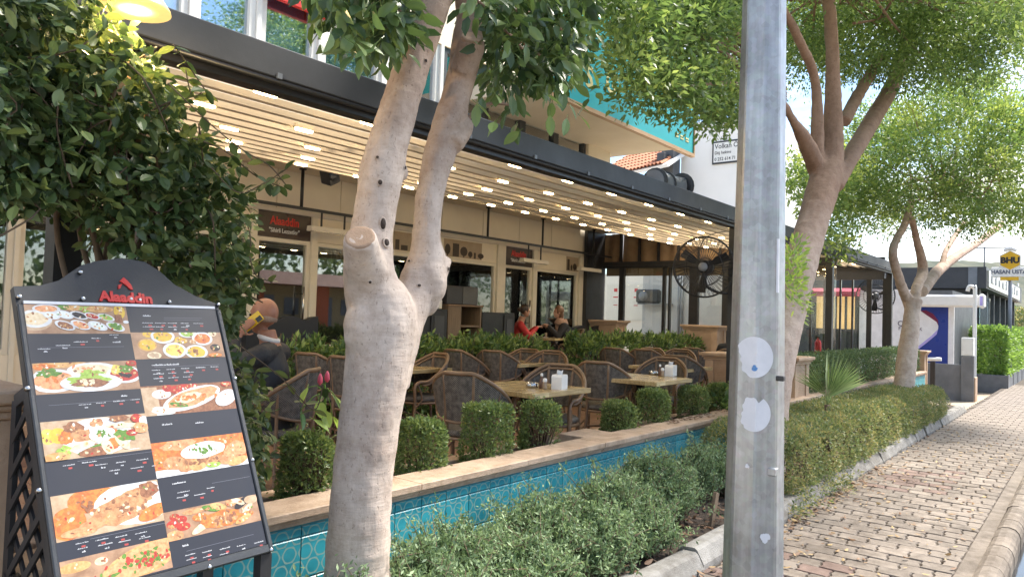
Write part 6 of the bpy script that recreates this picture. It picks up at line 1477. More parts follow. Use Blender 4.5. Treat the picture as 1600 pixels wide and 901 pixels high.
# lattice side panels and stand
for s, uu in ((-1, .012), (1, BW-.012)):
    side = bpy.data.objects.new('lattice_side', None); COL.objects.link(side); side.parent = mbd
    Pf = [(0, .02), (0, .60)]   # v along board
    o0 = Bi @ Vector((uu, .0, -.032)); o1 = Bi @ Vector((uu, .66, -.032))
    bk0 = Vector((o0.x, o0.y+.40, o0.z)); bk1 = Vector((o0.x, o0.y+.40, o1.z-.04))
    quad_ = [o0, bk0, bk1, o1]
    def bar(p, q, w=.02, t=.016, nm='side_rail', m='board_black'):
        d = (q-p); e = d.normalized(); M = frameM(p, e, Vector((1, 0, 0)).cross(e)); b2 = MB(); b2.box((0, -w, -t/2), (d.length, w, t/2), M=M); b2.build(nm, m, side)
    for i in range(4): bar(quad_[i], quad_[(i+1) % 4])
    for k in range(10):
        for dirn in (1, -1):
            # diagonal slats clipped to the panel
            c_ = -.35+k*.11
            pts = []
            y0, y1, z0, z1 = o0.y, bk0.y, o0.z, o1.z
            for t in np.linspace(0, 1, 60):
                y = y0+(y1-y0)*t; z = z0+(c_+dirn*t*.4+(0 if dirn > 0 else .3))
                yf = y0+(z-z0)*(o1.y-o0.y)/(o1.z-o0.z)
                if z0+.01 < z < bk1.z-.01 and y > yf: pts.append(Vector((o0.x+dirn*.006, y, z)))
            if len(pts) > 4: bar(pts[0], pts[-1], .011, .008, 'slat')
for x in (.02, BW-.02):
    for yy_ in (.0, .38):
        p = Bi @ Vector((x, 0, -.03)); mb = MB(); mb.box((p.x-.022, p.y+yy_-.022, -.02), (p.x+.022, p.y+yy_+.022, p.z+.01), bev=.003); mb.build('leg', 'board_black', mbd)

# ================================================================ enamel lamp by the vine
mat('enamel', (.62, .47, .20), (.5, .36, .14), rough=.35, emit=(1, .62, .2), es=.25); mat('bulb', (1, .8, .5), emit=(1, .75, .4), es=9)
lq = onY(3.1, 212, 12)
el = thing('enamel_lamp', 'yellow glowing enamel shade lamp hanging at the pergola corner', 'lamp', (float(lq[0]), float(lq[1]), float(lq[2])))
mb = MB(); mb.lathe([(.135, -.012), (.132, .0), (.09, .06), (.035, .10), (.03, .15), (.012, .16), (.01, .155), (.028, .142), (.03, .1), (.085, .055), (.126, .0)], 28); mb.build('shade', 'enamel', el)
mb = MB(); mb.ball((0, 0, .025), (.032, .032, .042), 14); mb.build('bulb', 'bulb', el)
mb = MB(); mb.tube(smooth_path([(0, 0, .15), (0, .0, .3), (-.06, .08, .4), (-.14, .3, .38)], 4), .010, 8); mb.build('gooseneck', 'blacksteel', el)
pl_ = bpy.data.lights.new('lamp_light', 'POINT'); pl_.energy = 6; pl_.color = (1, .72, .38); pl_.shadow_soft_size = .04
po = bpy.data.objects.new('lamp_light', pl_); COL.objects.link(po); po.parent = el; po.location = (0, 0, -.05)
wb = thing('wooden_bracket', 'weathered timber bracket beside the enamel lamp among the vine leaves', 'bracket', (float(onY(3.3, 172, 80)[0]), 3.3, 0))
z1, z0 = float(onY(3.3, 170, 38)[2]), float(onY(3.3, 168, 130)[2])
mb = MB(); mb.box((-.02, -.02, z0), (.0, .02, z1)); mb.build('slat', 'tan_frame', wb); mb = MB(); mb.box((.005, -.04, z0-.4), (.075, .03, z1-.02)); mb.build('post', 'woodbrown', wb)

# ================================================================ rattan chairs
mat('bamboo', (.21, .13, .075), (.13, .078, .045), scale=9, rough=.42, stretch=(1, 1, 1), rand=.1)
mw, nt, b = _nodes('weave'); L = nt.links.new
t = N(nt, 'TexCoord'); sp_ = N(nt, 'SeparateXYZ'); L(t.outputs['Object'], sp_.inputs[0])
an = N(nt, 'Math', operation='ARCTAN2'); L(sp_.outputs['Y'], an.inputs[0]); L(sp_.outputs['X'], an.inputs[1])
w1 = N(nt, 'Math', operation='SINE'); s1 = N(nt, 'Math', operation='MULTIPLY'); s1.inputs[1].default_value = 110; L(an.outputs[0], s1.inputs[0]); L(s1.outputs[0], w1.inputs[0])
w2 = N(nt, 'Math', operation='SINE'); s2 = N(nt, 'Math', operation='MULTIPLY'); s2.inputs[1].default_value = 420; L(sp_.outputs['Z'], s2.inputs[0]); L(s2.outputs[0], w2.inputs[0])
mu = N(nt, 'Math', operation='MULTIPLY'); L(w1.outputs[0], mu.inputs[0]); L(w2.outputs[0], mu.inputs[1])
nz = N(nt, 'TexNoise', Scale=30, Detail=4); L(t.outputs['Object'], nz.inputs['Vector'])
ad = N(nt, 'Math', operation='MULTIPLY_ADD'); ad.inputs[1].default_value = .25; L(mu.outputs[0], ad.inputs[0]); L(nz.outputs['Fac'], ad.inputs[2])
rp = N(nt, 'ValToRGB'); e = rp.color_ramp.elements; e[0].position = .3; e[1].position = .75; e[0].color = (.035, .03, .026, 1); e[1].color = (.165, .145, .125, 1); L(ad.outputs[0], rp.inputs['Fac']); L(rp.outputs[0], b.inputs['Base Color']); b.inputs['Roughness'].default_value = .6
bp = N(nt, 'Bump', Strength=.5, Distance=.004); L(mu.outputs[0], bp.inputs['Height']); L(bp.outputs[0], b.inputs['Normal'])
mat('cushion', (.10, .095, .092), (.07, .066, .064), scale=30, rough=.8, bump=.2)
def chair_proto():
    t = thing('rattan_chair', 'x', 'chair'); r0 = .285
    def rim(a): # a: angle from back (0) to fronts (+-pi/2..)
        k = abs(a)/R(118); z = .90-.27*max(0, min(1, (k-.18)/.72))**1.25
        return z
    mb = MB(); mb.lathe([(.01, .415), (.23, .415), (.255, .43), (.255, .455), (.235, .47), (.01, .475)], 24); mb.build('seat', 'weave', t)
    A = np.linspace(-R(118), R(118), 33)
    def pt(a, rr, z): return Vector((-math.cos(a)*rr*(1 if abs(a) < R(90) else 1.05), math.sin(a)*rr*1.02, z))
    mb = MB(); vs = []; fs = []; rows_ = 7
    A2 = np.linspace(-R(92), R(92), 27)
    for a in A2:
        zt = rim(a)-.02; zb2 = .53+.10*(abs(a)/R(92))**2
        for j in range(rows_):
            f = j/(rows_-1); z = zb2+(max(zt, zb2+.005)-zb2)*f; vs.append(pt(a, r0-.035+.045*f, z))
    for i in range(len(A2)-1):
        for j in range(rows_-1): k = i*rows_+j; fs.append((k, k+1, k+rows_+1, k+rows_))
    n0 = len(vs)
    mb.add(vs, fs, 0, True); mb.add([Vector(v)*1.0+Vector((v[0], v[1], 0)).normalized()*.012 for v in vs], fs, 0, True); mb.build('backrest', 'weave', t)
    for off, rr in ((0, .017), (-.034, .012)):
        P = [pt(a, r0+.012+off*.3, rim(a)+off) for a in A]
        if off == 0:
            for s, idx in ((-1, 0), (1, -1)):
                e_ = P[idx]; ext = [Vector((e_.x+.06, e_.y*.99, e_.z-.015)), Vector((e_.x+.085, e_.y*.98, e_.z-.07)), Vector((e_.x+.07, e_.y*.96, .40)), Vector((e_.x+.10, e_.y*.98, .015))]
                P = (list(reversed(ext))+P) if s < 0 else P+ext
            P = smooth_path([tuple(p) for p in P], 2)
        mb = MB(); mb.tube(P, rr, 8); mb.build('rim' if off == 0 else 'inner_rim', 'bamboo', t)
    mb = MB(); P = [pt(a, r0-.02, .53+.10*(abs(a)/R(92))**2) for a in A2]; mb.tube(P, .012, 6); mb.build('lower_rail', 'bamboo', t)
    for s in (-1, 1):
        for a0, rr in ((R(24), .0155), (R(66), .0125)):
            a = s*a0; top_ = pt(a, r0+.012, rim(a)); mid = pt(a, r0-.03, .45); ft = pt(a, r0+.02, .012)
            mb = MB(); mb.tube(smooth_path([tuple(ft), tuple(mid), tuple(top_)], 4), rr, 8); mb.build('leg' if a0 < .6 else 'back_post', 'bamboo', t)
        mb = MB(); e_ = pt(s*R(118), r0, .55); mb.tube(smooth_path([(e_.x+.04, e_.y*.96, .60), (e_.x-.02, e_.y*.95, .45), (e_.x+.05, e_.y*.9, .33), (-.1, s*.24, .22)], 4), .010, 6); mb.build('arm_brace', 'bamboo', t)
    mb = MB(); mb.tube([(.25*math.cos(x), .25*math.sin(x), .405) for x in np.linspace(0, 2*math.pi, 25)], .014, 6, caps=False); mb.build('seat_ring', 'bamboo', t)
    mb = MB(); mb.tube([(.235*math.cos(x), .235*math.sin(x), .20) for x in np.linspace(0, 2*math.pi, 25)], .011, 6, caps=False); mb.build('stretcher', 'bamboo', t)
    return t
ch0 = chair_proto(); _used = [False]
def chair(px, py, ang, label, ztop=1.10, floor=FL):
    """px,py = middle of the top of the backrest"""
    q = onZ(ztop, px, py); a = R(ang); loc = (q[0]+math.cos(a)*.285, q[1]+math.sin(a)*.285, floor)
    if not _used[0]: _used[0] = True; o = ch0; o.location = loc; o.rotation_euler = (0, 0, a); o['label'] = label
    else: o = dup(ch0, loc, a, label)
    o['group'] = 'rattan armchairs on the terrace'; return o
chair(716, 583, 18, 'rattan chair with its back to the tree trunk at the nearest wood table')
chair(878, 570, 195, 'rattan chair behind the white napkin box of the nearest wood table')
chair(932, 566, 12, 'rattan chair between the two nearest wood tables facing the second one')
chair(1042, 559, 190, 'rattan chair behind the napkin box of the second wood table')
chair(1056, 556, 8, 'rattan chair half hidden behind the far side of the second wood table')
chair(690, 551, 170, 'rattan chair right beside the tree trunk seen from its open front', 1.11)
chair(708, 543, 2, 'rattan chair just past the tree trunk in front of the laurel hedge', 1.13)
chair(768, 547, 12, 'rattan chair drawn up to the wood table in front of the laurel hedge', 1.11)
chair(827, 542, 185, 'rattan chair at the back corner of the table before the laurel hedge', 1.13)
chair(863, 546, 192, 'rattan chair at the front corner of the table before the laurel hedge', 1.12)
chair(957, 540, 5, 'rattan chair at the dark corner of the right hand laurel hedge', 1.14)
chair(1005, 543, 12, 'rattan chair with its back turned in front of the bright laurel hedge', 1.13)
chair(1020, 539, 185, 'rattan chair set deepest between the tables by the bright laurel hedge', 1.15)
chair(1064, 543, 190, 'rattan chair facing the far table near the stone pillar', 1.13)
chair(1080, 540, 5, 'dark rattan chair beside the stone pillar at the far table', 1.14)
chair(478, 549, 14, 'dark rattan chair between the seated man and the tree trunk', 1.12)
chair(532, 556, 10, 'rattan chair mostly hidden behind the tree trunk', 1.11)
# ================================================================ tables
def tabletop_mat():
    m, nt, b = _nodes('tabletop'); L = nt.links.new
    t = N(nt, 'TexCoord'); br = N(nt, 'TexBrick'); mp = N(nt, 'Mapping'); mp.inputs['Scale'].default_value = (1, 1, 1); L(t.outputs['Object'], mp.inputs[0]); L(mp.outputs[0], br.inputs['Vector'])
    br.inputs['Scale'].default_value = 1; br.inputs['Brick Width'].default_value = .42; br.inputs['Row Height'].default_value = .055; br.inputs['Mortar Size'].default_value = .0008; br.inputs['Color1'].default_value = (.58, .47, .28, 1); br.inputs['Color2'].default_value = (.40, .30, .16, 1); br.inputs['Mortar'].default_value = (.14, .09, .045, 1)
    mp2 = N(nt, 'Mapping'); mp2.inputs['Scale'].default_value = (5, 60, 60); L(t.outputs['Object'], mp2.inputs[0]); n = N(nt, 'TexNoise', Scale=1.2, Detail=6); L(mp2.outputs[0], n.inputs['Vector'])
    r = N(nt, 'ValToRGB'); r.color_ramp.elements[0].position = .3; r.color_ramp.elements[1].position = .7; r.color_ramp.elements[0].color = (.62, .58, .5, 1); r.color_ramp.elements[1].color = (1.1, 1.08, 1, 1); L(n.outputs['Fac'], r.inputs['Fac'])
    mx = N(nt, 'Mix', data_type='RGBA', blend_type='MULTIPLY'); mx.inputs[0].default_value = 1; L(br.outputs['Color'], mx.inputs[6]); L(r.outputs[0], mx.inputs[7]); L(mx.outputs[2], b.inputs['Base Color']); b.inputs['Roughness'].default_value = .22
tabletop_mat()
mat('plastic_white', (.76, .75, .74), (.72, .71, .70), rough=.35); mat('tissue', (.82, .81, .80), rough=.9); mat('shaker_glass', (.35, .26, .18), (.25, .18, .12), rough=.2); mat('pepper', (.14, .07, .04), rough=.3)
tb0 = thing('cafe_table', 'x', 'table'); TH = .75
mb = MB(); mb.box((-.4, -.4, TH-.042), (.4, .4, TH), bev=.004); mb.build('tabletop', 'tabletop', tb0)
mb = MB(); mb.lathe([(.035, .03), (.035, TH-.06)], 14); mb.build('column', 'blacksteel', tb0)
for k in range(4):
    a = k*math.pi/2+math.pi/4; mb = MB(); mb.tube(smooth_path([(0, 0, .09), (.16*math.cos(a), .16*math.sin(a), .07), (.33*math.cos(a), .33*math.sin(a), .018)], 4), .018, 8); mb.build('foot', 'blacksteel', tb0)
mb = MB(); mb.box((-.26, -.03, TH-.062), (.26, .03, TH-.043)); mb.box((-.03, -.26, TH-.064), (.03, .26, TH-.044)); mb.build('spider_bracket', 'blacksteel', tb0)
def table(px, py, ztop, label, first=False, rz=0, sx=1):
    """px,py = front corner of the top (nearest the wall)"""
    q = onZ(ztop, px, py); loc = (q[0]+.4*sx, q[1]+.4, ztop-TH); o = tb0 if first else dup(tb0, loc, R(rz))
    o.location = loc; o['label'] = label; o['group'] = 'square wood tables on the terrace'; o.rotation_euler = (0, 0, R(rz)); return Vector((loc[0], loc[1], ztop))
ZT = FL+TH
tA = table(836, 615, ZT, 'square laminated wood table behind the box shrubs with a white napkin box', True)
tB = table(1026, 597, ZT, 'square wood table with a napkin box in front of the stone pillar')
tC = table(812, 569, ZT, 'wood table in front of the laurel hedge with chairs on two sides'); 
tD = table(622, 579, ZT, 'wood table half hidden behind the pale tree trunk')
tE = table(1015, 560, ZT+.005, 'far wood table in front of the bright laurel hedge')
tF = table(1072, 577, ZT+.0, 'wood table tucked against the wide stone pillar')
tG = table(490, 568, ZT+.0, 'wood table with white condiment set left of the tree trunk')
tH = table(742, 553, ZT+.01, 'small wood table end by the laurel with sauce bottles')
# things on the tables
def set_proto():
    n = thing('napkin_box', 'x', 'napkin box')
    mb = MB(); mb.prism([(-.075, -.045, 0), (.075, -.045, 0), (.075, -.045, .10), (.062, -.045, .118), (-.062, -.045, .118), (-.075, -.045, .10)], (0, .09, 0)); mb.build('holder', 'plastic_white', n)
    mb = MB(); mb.add([(-.06, 0, .116), (-.03, -.02, .15), (.01, .012, .135), (.05, -.012, .155), (.065, 0, .117), (0, .03, .118), (-.01, .02, .158)], [(0, 1, 2, 5), (2, 3, 4, 5), (0, 1, 6), (1, 2, 6), (6, 2, 5)], 0, True); mb.build('tissue', 'tissue', n)
    s = thing('salt_shaker', 'x', 'shaker'); mb = MB(); mb.lathe([(.019, 0), (.021, .01), (.018, .055), (.016, .062)], 14); mb.build('jar', 'shaker_glass', s); mb = MB(); mb.lathe([(.0175, .062), (.0185, .066), (.0185, .082), (.012, .09), (.004, .092)], 14); mb.build('lid', 'plastic_white', s)
    p = thing('sauce_bottle', 'x', 'bottle'); mb = MB(); mb.lathe([(.02, 0), (.022, .01), (.02, .06), (.009, .085), (.009, .10)], 14); mb.build('bottle', 'pepper', p); mb = MB(); mb.lathe([(.0105, .1), (.011, .102), (.011, .12), (.006, .124)], 12); mb.build('cap', 'plastic_white', p)
    a = thing('ashtray', 'x', 'ashtray'); mb = MB(); mb.lathe([(.045, 0), (.052, .008), (.05, .038), (.046, .04), (.043, .034), (.04, .012), (.01, .01)], 20); mb.build('bowl', 'chrome', a)
    mb = MB(); mb.box((-.05, -.006, .036), (-.038, .006, .042)); mb.box((.038, -.006, .036), (.05, .006, .042)); mb.build('rests', 'chrome', a)
    return n, s, p, a
protos = set_proto(); usedp = [False]*4
def put(i, at_, label, rz, group):
    loc = tuple(at_)
    if not usedp[i]: usedp[i] = True; o = protos[i]; o.location = loc; o.rotation_euler = (0, 0, rz); o['label'] = label; o['group'] = group
    else: o = dup(protos[i], loc, rz, label, group)
    return o
def onT(px, py, z): q = onZ(z, px, py); return (q[0], q[1], z)
put(0, onT(874, 607, ZT), 'white napkin box on the nearest wood table', R(15), 'napkin boxes'); put(1, onT(851, 608, ZT), 'salt shaker with white lid on the nearest wood table', 0, 'shakers'); put(2, onT(846, 606, ZT), 'brown bottle on the nearest wood table', 0, 'sauce bottles'); put(3, onT(831, 605, ZT), 'steel ashtray on the nearest wood table', .3, 'ashtrays')
put(0, onT(1048, 587, ZT), 'white napkin box on the second wood table', R(10), 'napkin boxes'); put(1, onT(1035, 588, ZT), 'salt shaker with white lid on the second wood table', 0, 'shakers'); put(2, onT(1031, 587, ZT), 'brown bottle on the second wood table', 0, 'sauce bottles'); put(3, onT(1021, 585, ZT), 'steel ashtray on the second wood table', .3, 'ashtrays')
put(0, tH+Vector((-.1, 0, .0)), 'napkin box on the small table by the laurel', .3, 'napkin boxes'); put(2, tH+Vector((.1, -.1, .0)), 'sauce bottle on the small table by the laurel', 0, 'sauce bottles')
put(0, tE+Vector((-.25, .1, 0)), 'napkin box on the far table by the bright laurel', .5, 'napkin boxes'); put(1, tE+Vector((-.1, .0, 0)), 'salt shaker on the far table by the bright laurel', 0, 'shakers')
put(0, tG+Vector((.12, .05, 0)), 'napkin box on the table left of the tree trunk', .2, 'napkin boxes'); put(1, tG+Vector((-.05, -.05, 0)), 'salt shaker on the table left of the tree trunk', 0, 'shakers'); put(1, tG+Vector((.22, -.15, 0)), 'second salt shaker beside the napkin box left of the tree trunk', 0, 'shakers')
put(1, tF+Vector((.15, .1, 0)), 'steel topped shaker on the table against the stone pillar', 0, 'shakers')
# ================================================================ wall fans
def fan(hub, face, post, label, rad=.36, rz_=0):
    t = thing('wall_fan', label, 'fan', tuple(map(float, hub))); f = Vector(face).normalized(); up = Vector((0, 0, 1)); sd = up.cross(f).normalized(); up = f.cross(sd)
    def W_(a, r_, d): return sd*math.cos(a)*r_+up*math.sin(a)*r_+f*d
    mb = MB()
    for r_, d in ((rad, 0), (rad*.98, .05), (rad*.98, -.05), (rad*.62, .085), (rad*.62, -.085), (rad*.22, .1), (rad*.3, -.1)):
        mb.tube([W_(a, r_, d) for a in np.linspace(0, 2*math.pi, 41)], .005 if r_ < rad else .009, 5, caps=False)
    for k in range(44):
        a = k*2*math.pi/44
        for s in (1, -1): mb.tube([W_(a, rad*.2, .1*s), W_(a+.12, rad*.62, .086*s), W_(a+.2, rad*.97, .045*s), W_(a+.22, rad, 0)], .0036, 3, caps=False)
    mb.build('cage', 'blacksteel', t)
    for k in range(3):
        a = k*2*math.pi/3+.4; mb = MB(); P = []
        for i in range(7):
            r_ = rad*(.14+.72*i/6); w = .34-.02*abs(i-3); P += [W_(a-w*.6*(1-.3*i/6), r_, -.03), W_(a+w*(1-.25*i/6), r_, .03)]
        mb.add(P, [(i*2, i*2+1, i*2+3, i*2+2) for i in range(6)], 0, True); mb.build('blade', 'blacksteel', t)
    M = frameM((0, 0, 0), tuple(sd), tuple(up)); mb = MB(); mb.lathe([(.02, -.10), (.085, -.12), (.095, -.20), (.085, -.27), (.05, -.30), (.01, -.305)], 20, M=M); mb.build('motor', 'blacksteel', t)
    mb = MB(); mb.lathe([(.055, .095), (.055, .11), (.02, .115)], 18, M=M); mb.build('badge', 'zinc', t)
    p = Vector(post)-Vector(hub); q = f*-.2; mb = MB(); mb.tube(smooth_path([tuple(q+up*-.05), tuple(q+up*-.22), tuple((q+p)*.5+up*-.30), tuple(Vector((p.x, p.y, -.30)))], 5), .02, 8); mb.build('arm', 'blacksteel', t)
    return t
hub = onY(3.75, 1100, 417); fan(hub, (-.85, -.25, -.05), (8.94, 3.60, hub[2]), 'large black caged fan on a curved arm beside the lamp pole', .37)
hub = onY(3.9, 1368, 462); fan(hub, (-.9, -.3, 0), (17.85, 3.6, hub[2]), 'black caged fan on the last pergola post by the slim stone pillar', .40)
# curved wire over the first fan
wr = thing('curved_cable', 'thin black cable looping above the large fan', 'cable'); P = [onY(3.7, *p) for p in ((1095, 385), (1100, 374), (1112, 366), (1130, 362), (1150, 362))]; mb = MB(); mb.tube(smooth_path(P, 5), .006, 6); mb.build('cable', 'blacksteel', wr)
# ================================================================ heaters, loudspeaker
def heater(px, py, label):
    q = onY(FY-.35, px, py); t = thing('infrared_heater', label, 'heater', (float(q[0]), FY-.35, float(q[2])))
    mb = MB(); mb.prism([(-.4, -.06, .0), (-.4, .06, .0), (-.4, .05, .07), (-.4, -.05, .07)], (.8, 0, 0)); mb.build('casing', 'cream_frame', t)
    mb = MB(); mb.box((-.36, -.045, -.006), (.36, .045, -.001)); mb.build('grille', 'chrome', t)
    h = 2.885-float(q[2])
    for x in (-.2, .2):
        mb = MB(); mb.box((x-.01, -.01, .07), (x+.01, .01, max(.08, h))); mb.build('hanger', 'blacksteel', t)
heater(520, 365, 'long cream infrared heater on the rail left of the tree trunk'); heater(835, 411, 'cream infrared heater by the second restaurant door'); heater(921, 424, 'cream infrared heater on the corner end of the rail')
sq = onY(7.3, 515, 272); sk = thing('loudspeaker', 'small black loudspeaker tilted under the flat ceiling', 'loudspeaker', (float(sq[0]), 7.3, float(sq[2])))
mb = MB(); mb.box((-.08, -.08, -.12), (.08, .08, .12), bev=.015, M=Matrix.Rotation(-.5, 4, 'Y') @ Matrix.Rotation(.3, 4, 'X')); mb.build('cabinet', 'blacksteel', sk)
mb = MB(); mb.tube([(0, 0, .08), (0, .02, 3.44-float(sq[2]))], .012, 6); mb.build('bracket', 'blacksteel', sk)
mb = MB(); mb.lathe([(.055, 0), (.06, .006), (.03, .001)], 16, M=Matrix.Rotation(-.5, 4, 'Y') @ Matrix.Rotation(.3, 4, 'X') @ frameM((-.02, -.081, .0), (1, 0, 0), (0, 0, 1))); mb.build('cone', 'anthracite', sk)
# ================================================================ cabinets against the front
KY = 8.0
def kx(px, py=490): return float(onY(KY, px, py)[0])
def kz(px, py): return float(onY(KY, px, py)[2])
cb = thing('wooden_cabinet', 'open fronted brown wooden cabinet with a shelf behind the laurel', 'cabinet', (kx(727), KY, FH))
w = (kx(752)-kx(700))/2; H = kz(725, 476)-FH
mb = MB(); mb.box((-w, 0, 0), (-w+.03, .45, H-.03)); mb.build('side', 'oakgrey', cb); mb = MB(); mb.box((w-.03, 0, 0), (w, .45, H-.03)); mb.build('side', 'oakgrey', cb)
mb = MB(); mb.box((-w-.02, -.02, H-.03), (w+.02, .47, H), bev=.004); mb.build('top', 'woodbrown', cb); mb = MB(); mb.box((-w+.03, .42, 0), (w-.03, .449, H-.031)); mb.build('back', 'oakgrey', cb)
mb = MB(); mb.box((-w+.031, .02, H-.36), (w-.031, .419, H-.33)); mb.build('shelf', 'oakgrey', cb); mb = MB(); mb.box((-w+.031, .0, .0), (-.1, .02, H-.031)); mb.build('door', 'oakgrey', cb)
bx_ = thing('black_box', 'large black box standing on the wooden cabinet', 'box', (kx(722), KY+.2, FH+H)); w = (kx(746)-kx(698))/2; h = kz(722, 447)-FH-H
mb = MB(); mb.box((-w, -.2, 0), (w, .22, h), bev=.01); mb.build('casing', 'sign_black', bx_); mb = MB(); mb.box((-w*.0, -.208, .01), (w-.01, -.201, h-.012), bev=.003); mb.build('front', 'darkgrey_wall', bx_)
def blackcab(px0, px1, pyt, label, door):
    a, b_ = kx(px0), kx(px1); t = thing('black_cabinet', label, 'cabinet', ((a+b_)/2, KY, FH)); w = (b_-a)/2; h = kz((px0+px1)/2, pyt)-FH
    mb = MB(); mb.box((-w, 0, 0), (w, .45, h), bev=.006); mb.build('carcass', 'blacksteel', t); x0, x1 = (w*.3, w*.95) if door > 0 else (-w*.2, w*.9)
    d = MB(); d.box((x0, -.02, .05), (x1, -.002, h-.04), bev=.004); dd = d.build('door', 'blacksteel', t); f = MB(); f.box((x0+.06, -.026, .12), (x1-.06, -.0205, h-.11), bev=.003); f.build('raised_panel', 'anthracite', dd)
blackcab(655, 699, 482, 'black cabinet with a panelled door next to the wooden cabinet', -1); blackcab(754, 804, 488, 'long black counter behind the woman in red', 1)
jar = thing('white_jar', 'small white jar on the cabinet beside the black box', 'jar', (kx(692), KY+.1, kz(680, 482))); mb = MB(); mb.lathe([(.05, 0), (.055, .02), (.055, .13), (.045, .15)], 14); mb.build('body', 'plastic_white', jar); mb = MB(); mb.lathe([(.05, .15), (.05, .19)], 14); mb.build('lid', 'chrome', jar)
def sofa(px0, px1, pyt, Y, label):
    a, b_ = float(onY(Y, px0, 510)[0]), float(onY(Y, px1, 510)[0]); zt = float(onY(Y, (px0+px1)/2, pyt)[2]); t = thing('black_bench', label, 'bench', ((a+b_)/2, Y, FH)); w = (b_-a)/2; h = zt-FH
    P = [(-w, 0, .1)]+[(-w+2*w*i/24, 0, h-.07+.07*abs(math.sin(i/24*math.pi*2.5))) for i in range(25)]+[(w, 0, .1)]
    mb = MB(); mb.prism(P, (0, .1, 0)); mb.build('back', 'sign_black', t); mb = MB(); mb.box((-w, -.5, .22), (w, -.002, .45), bev=.04); mb.build('seat', 'sign_black', t)
    for x in (-w+.06, w-.06):
        for y in (-.44, .05): mb = MB(); mb.box((x-.025, y-.025, 0), (x+.025, y+.025, .22)); mb.build('leg', 'blacksteel', t)
sofa(868, 938, 508, 8.45, 'black wavy backed bench in the corner by the women'); sofa(385, 497, 493, 8.3, 'black wavy backed bench under the windows behind the seated man')
# planter tree with white blossoms behind the glass
wt = thing('blossom_tree', 'artificial white blossom tree behind the corner window', 'tree', (float(onY(9.5, 862, 480)[0]), 9.5, FH))
leafmat('white_blossom', (.45, .42, .36), (.8, .78, .74), trans=.3); cs = ellipsoid_shell((0, 0, float(onY(9.5, 862, 468)[2])-FH), (.42, .3, .55), 90, .8); pos, d = clump_pts(cs, .12, 26); leaves('blossom', pos, d, .06, 'white_blossom', wt, aspect=.7); mb = MB(); mb.tube([(0, 0, 0), (0, 0, 1.3)], .03, 6); mb.build('trunk', 'twig', wt)
# ================================================================ people
mat('skin', (.34, .165, .105), (.27, .12, .075), scale=20, rough=.5); mat('skin_pale', (.44, .245, .17), (.37, .2, .13), scale=20, rough=.5)
mat('jacket_navy', (.022, .024, .03), (.014, .015, .02), scale=12, rough=.7, bump=.3, bscale=25); mat('trousers', (.03, .03, .035), rough=.8); mat('red_top', (.50, .03, .03), (.38, .02, .02), scale=12, rough=.75, bump=.3, bscale=25)
mat('coat_black', (.016, .016, .018), rough=.8); mat('scarf', (.42, .27, .19), (.27, .16, .11), scale=30, rough=.9, bump=.5); mat('hair_dark', (.03, .018, .012), (.05, .03, .02), scale=40, rough=.5); mat('hair_brown', (.16, .075, .03), (.09, .04, .018), scale=40, rough=.5); mat('hair_grey', (.30, .21, .16), rough=.7); mat('collar_white', (.6, .6, .62), rough=.8); mat('eye_dark', (.02, .015, .012), rough=.2); mat('phone_yellow', (.80, .52, .02), rough=.3); mat('shoe', (.02, .018, .016), rough=.5)
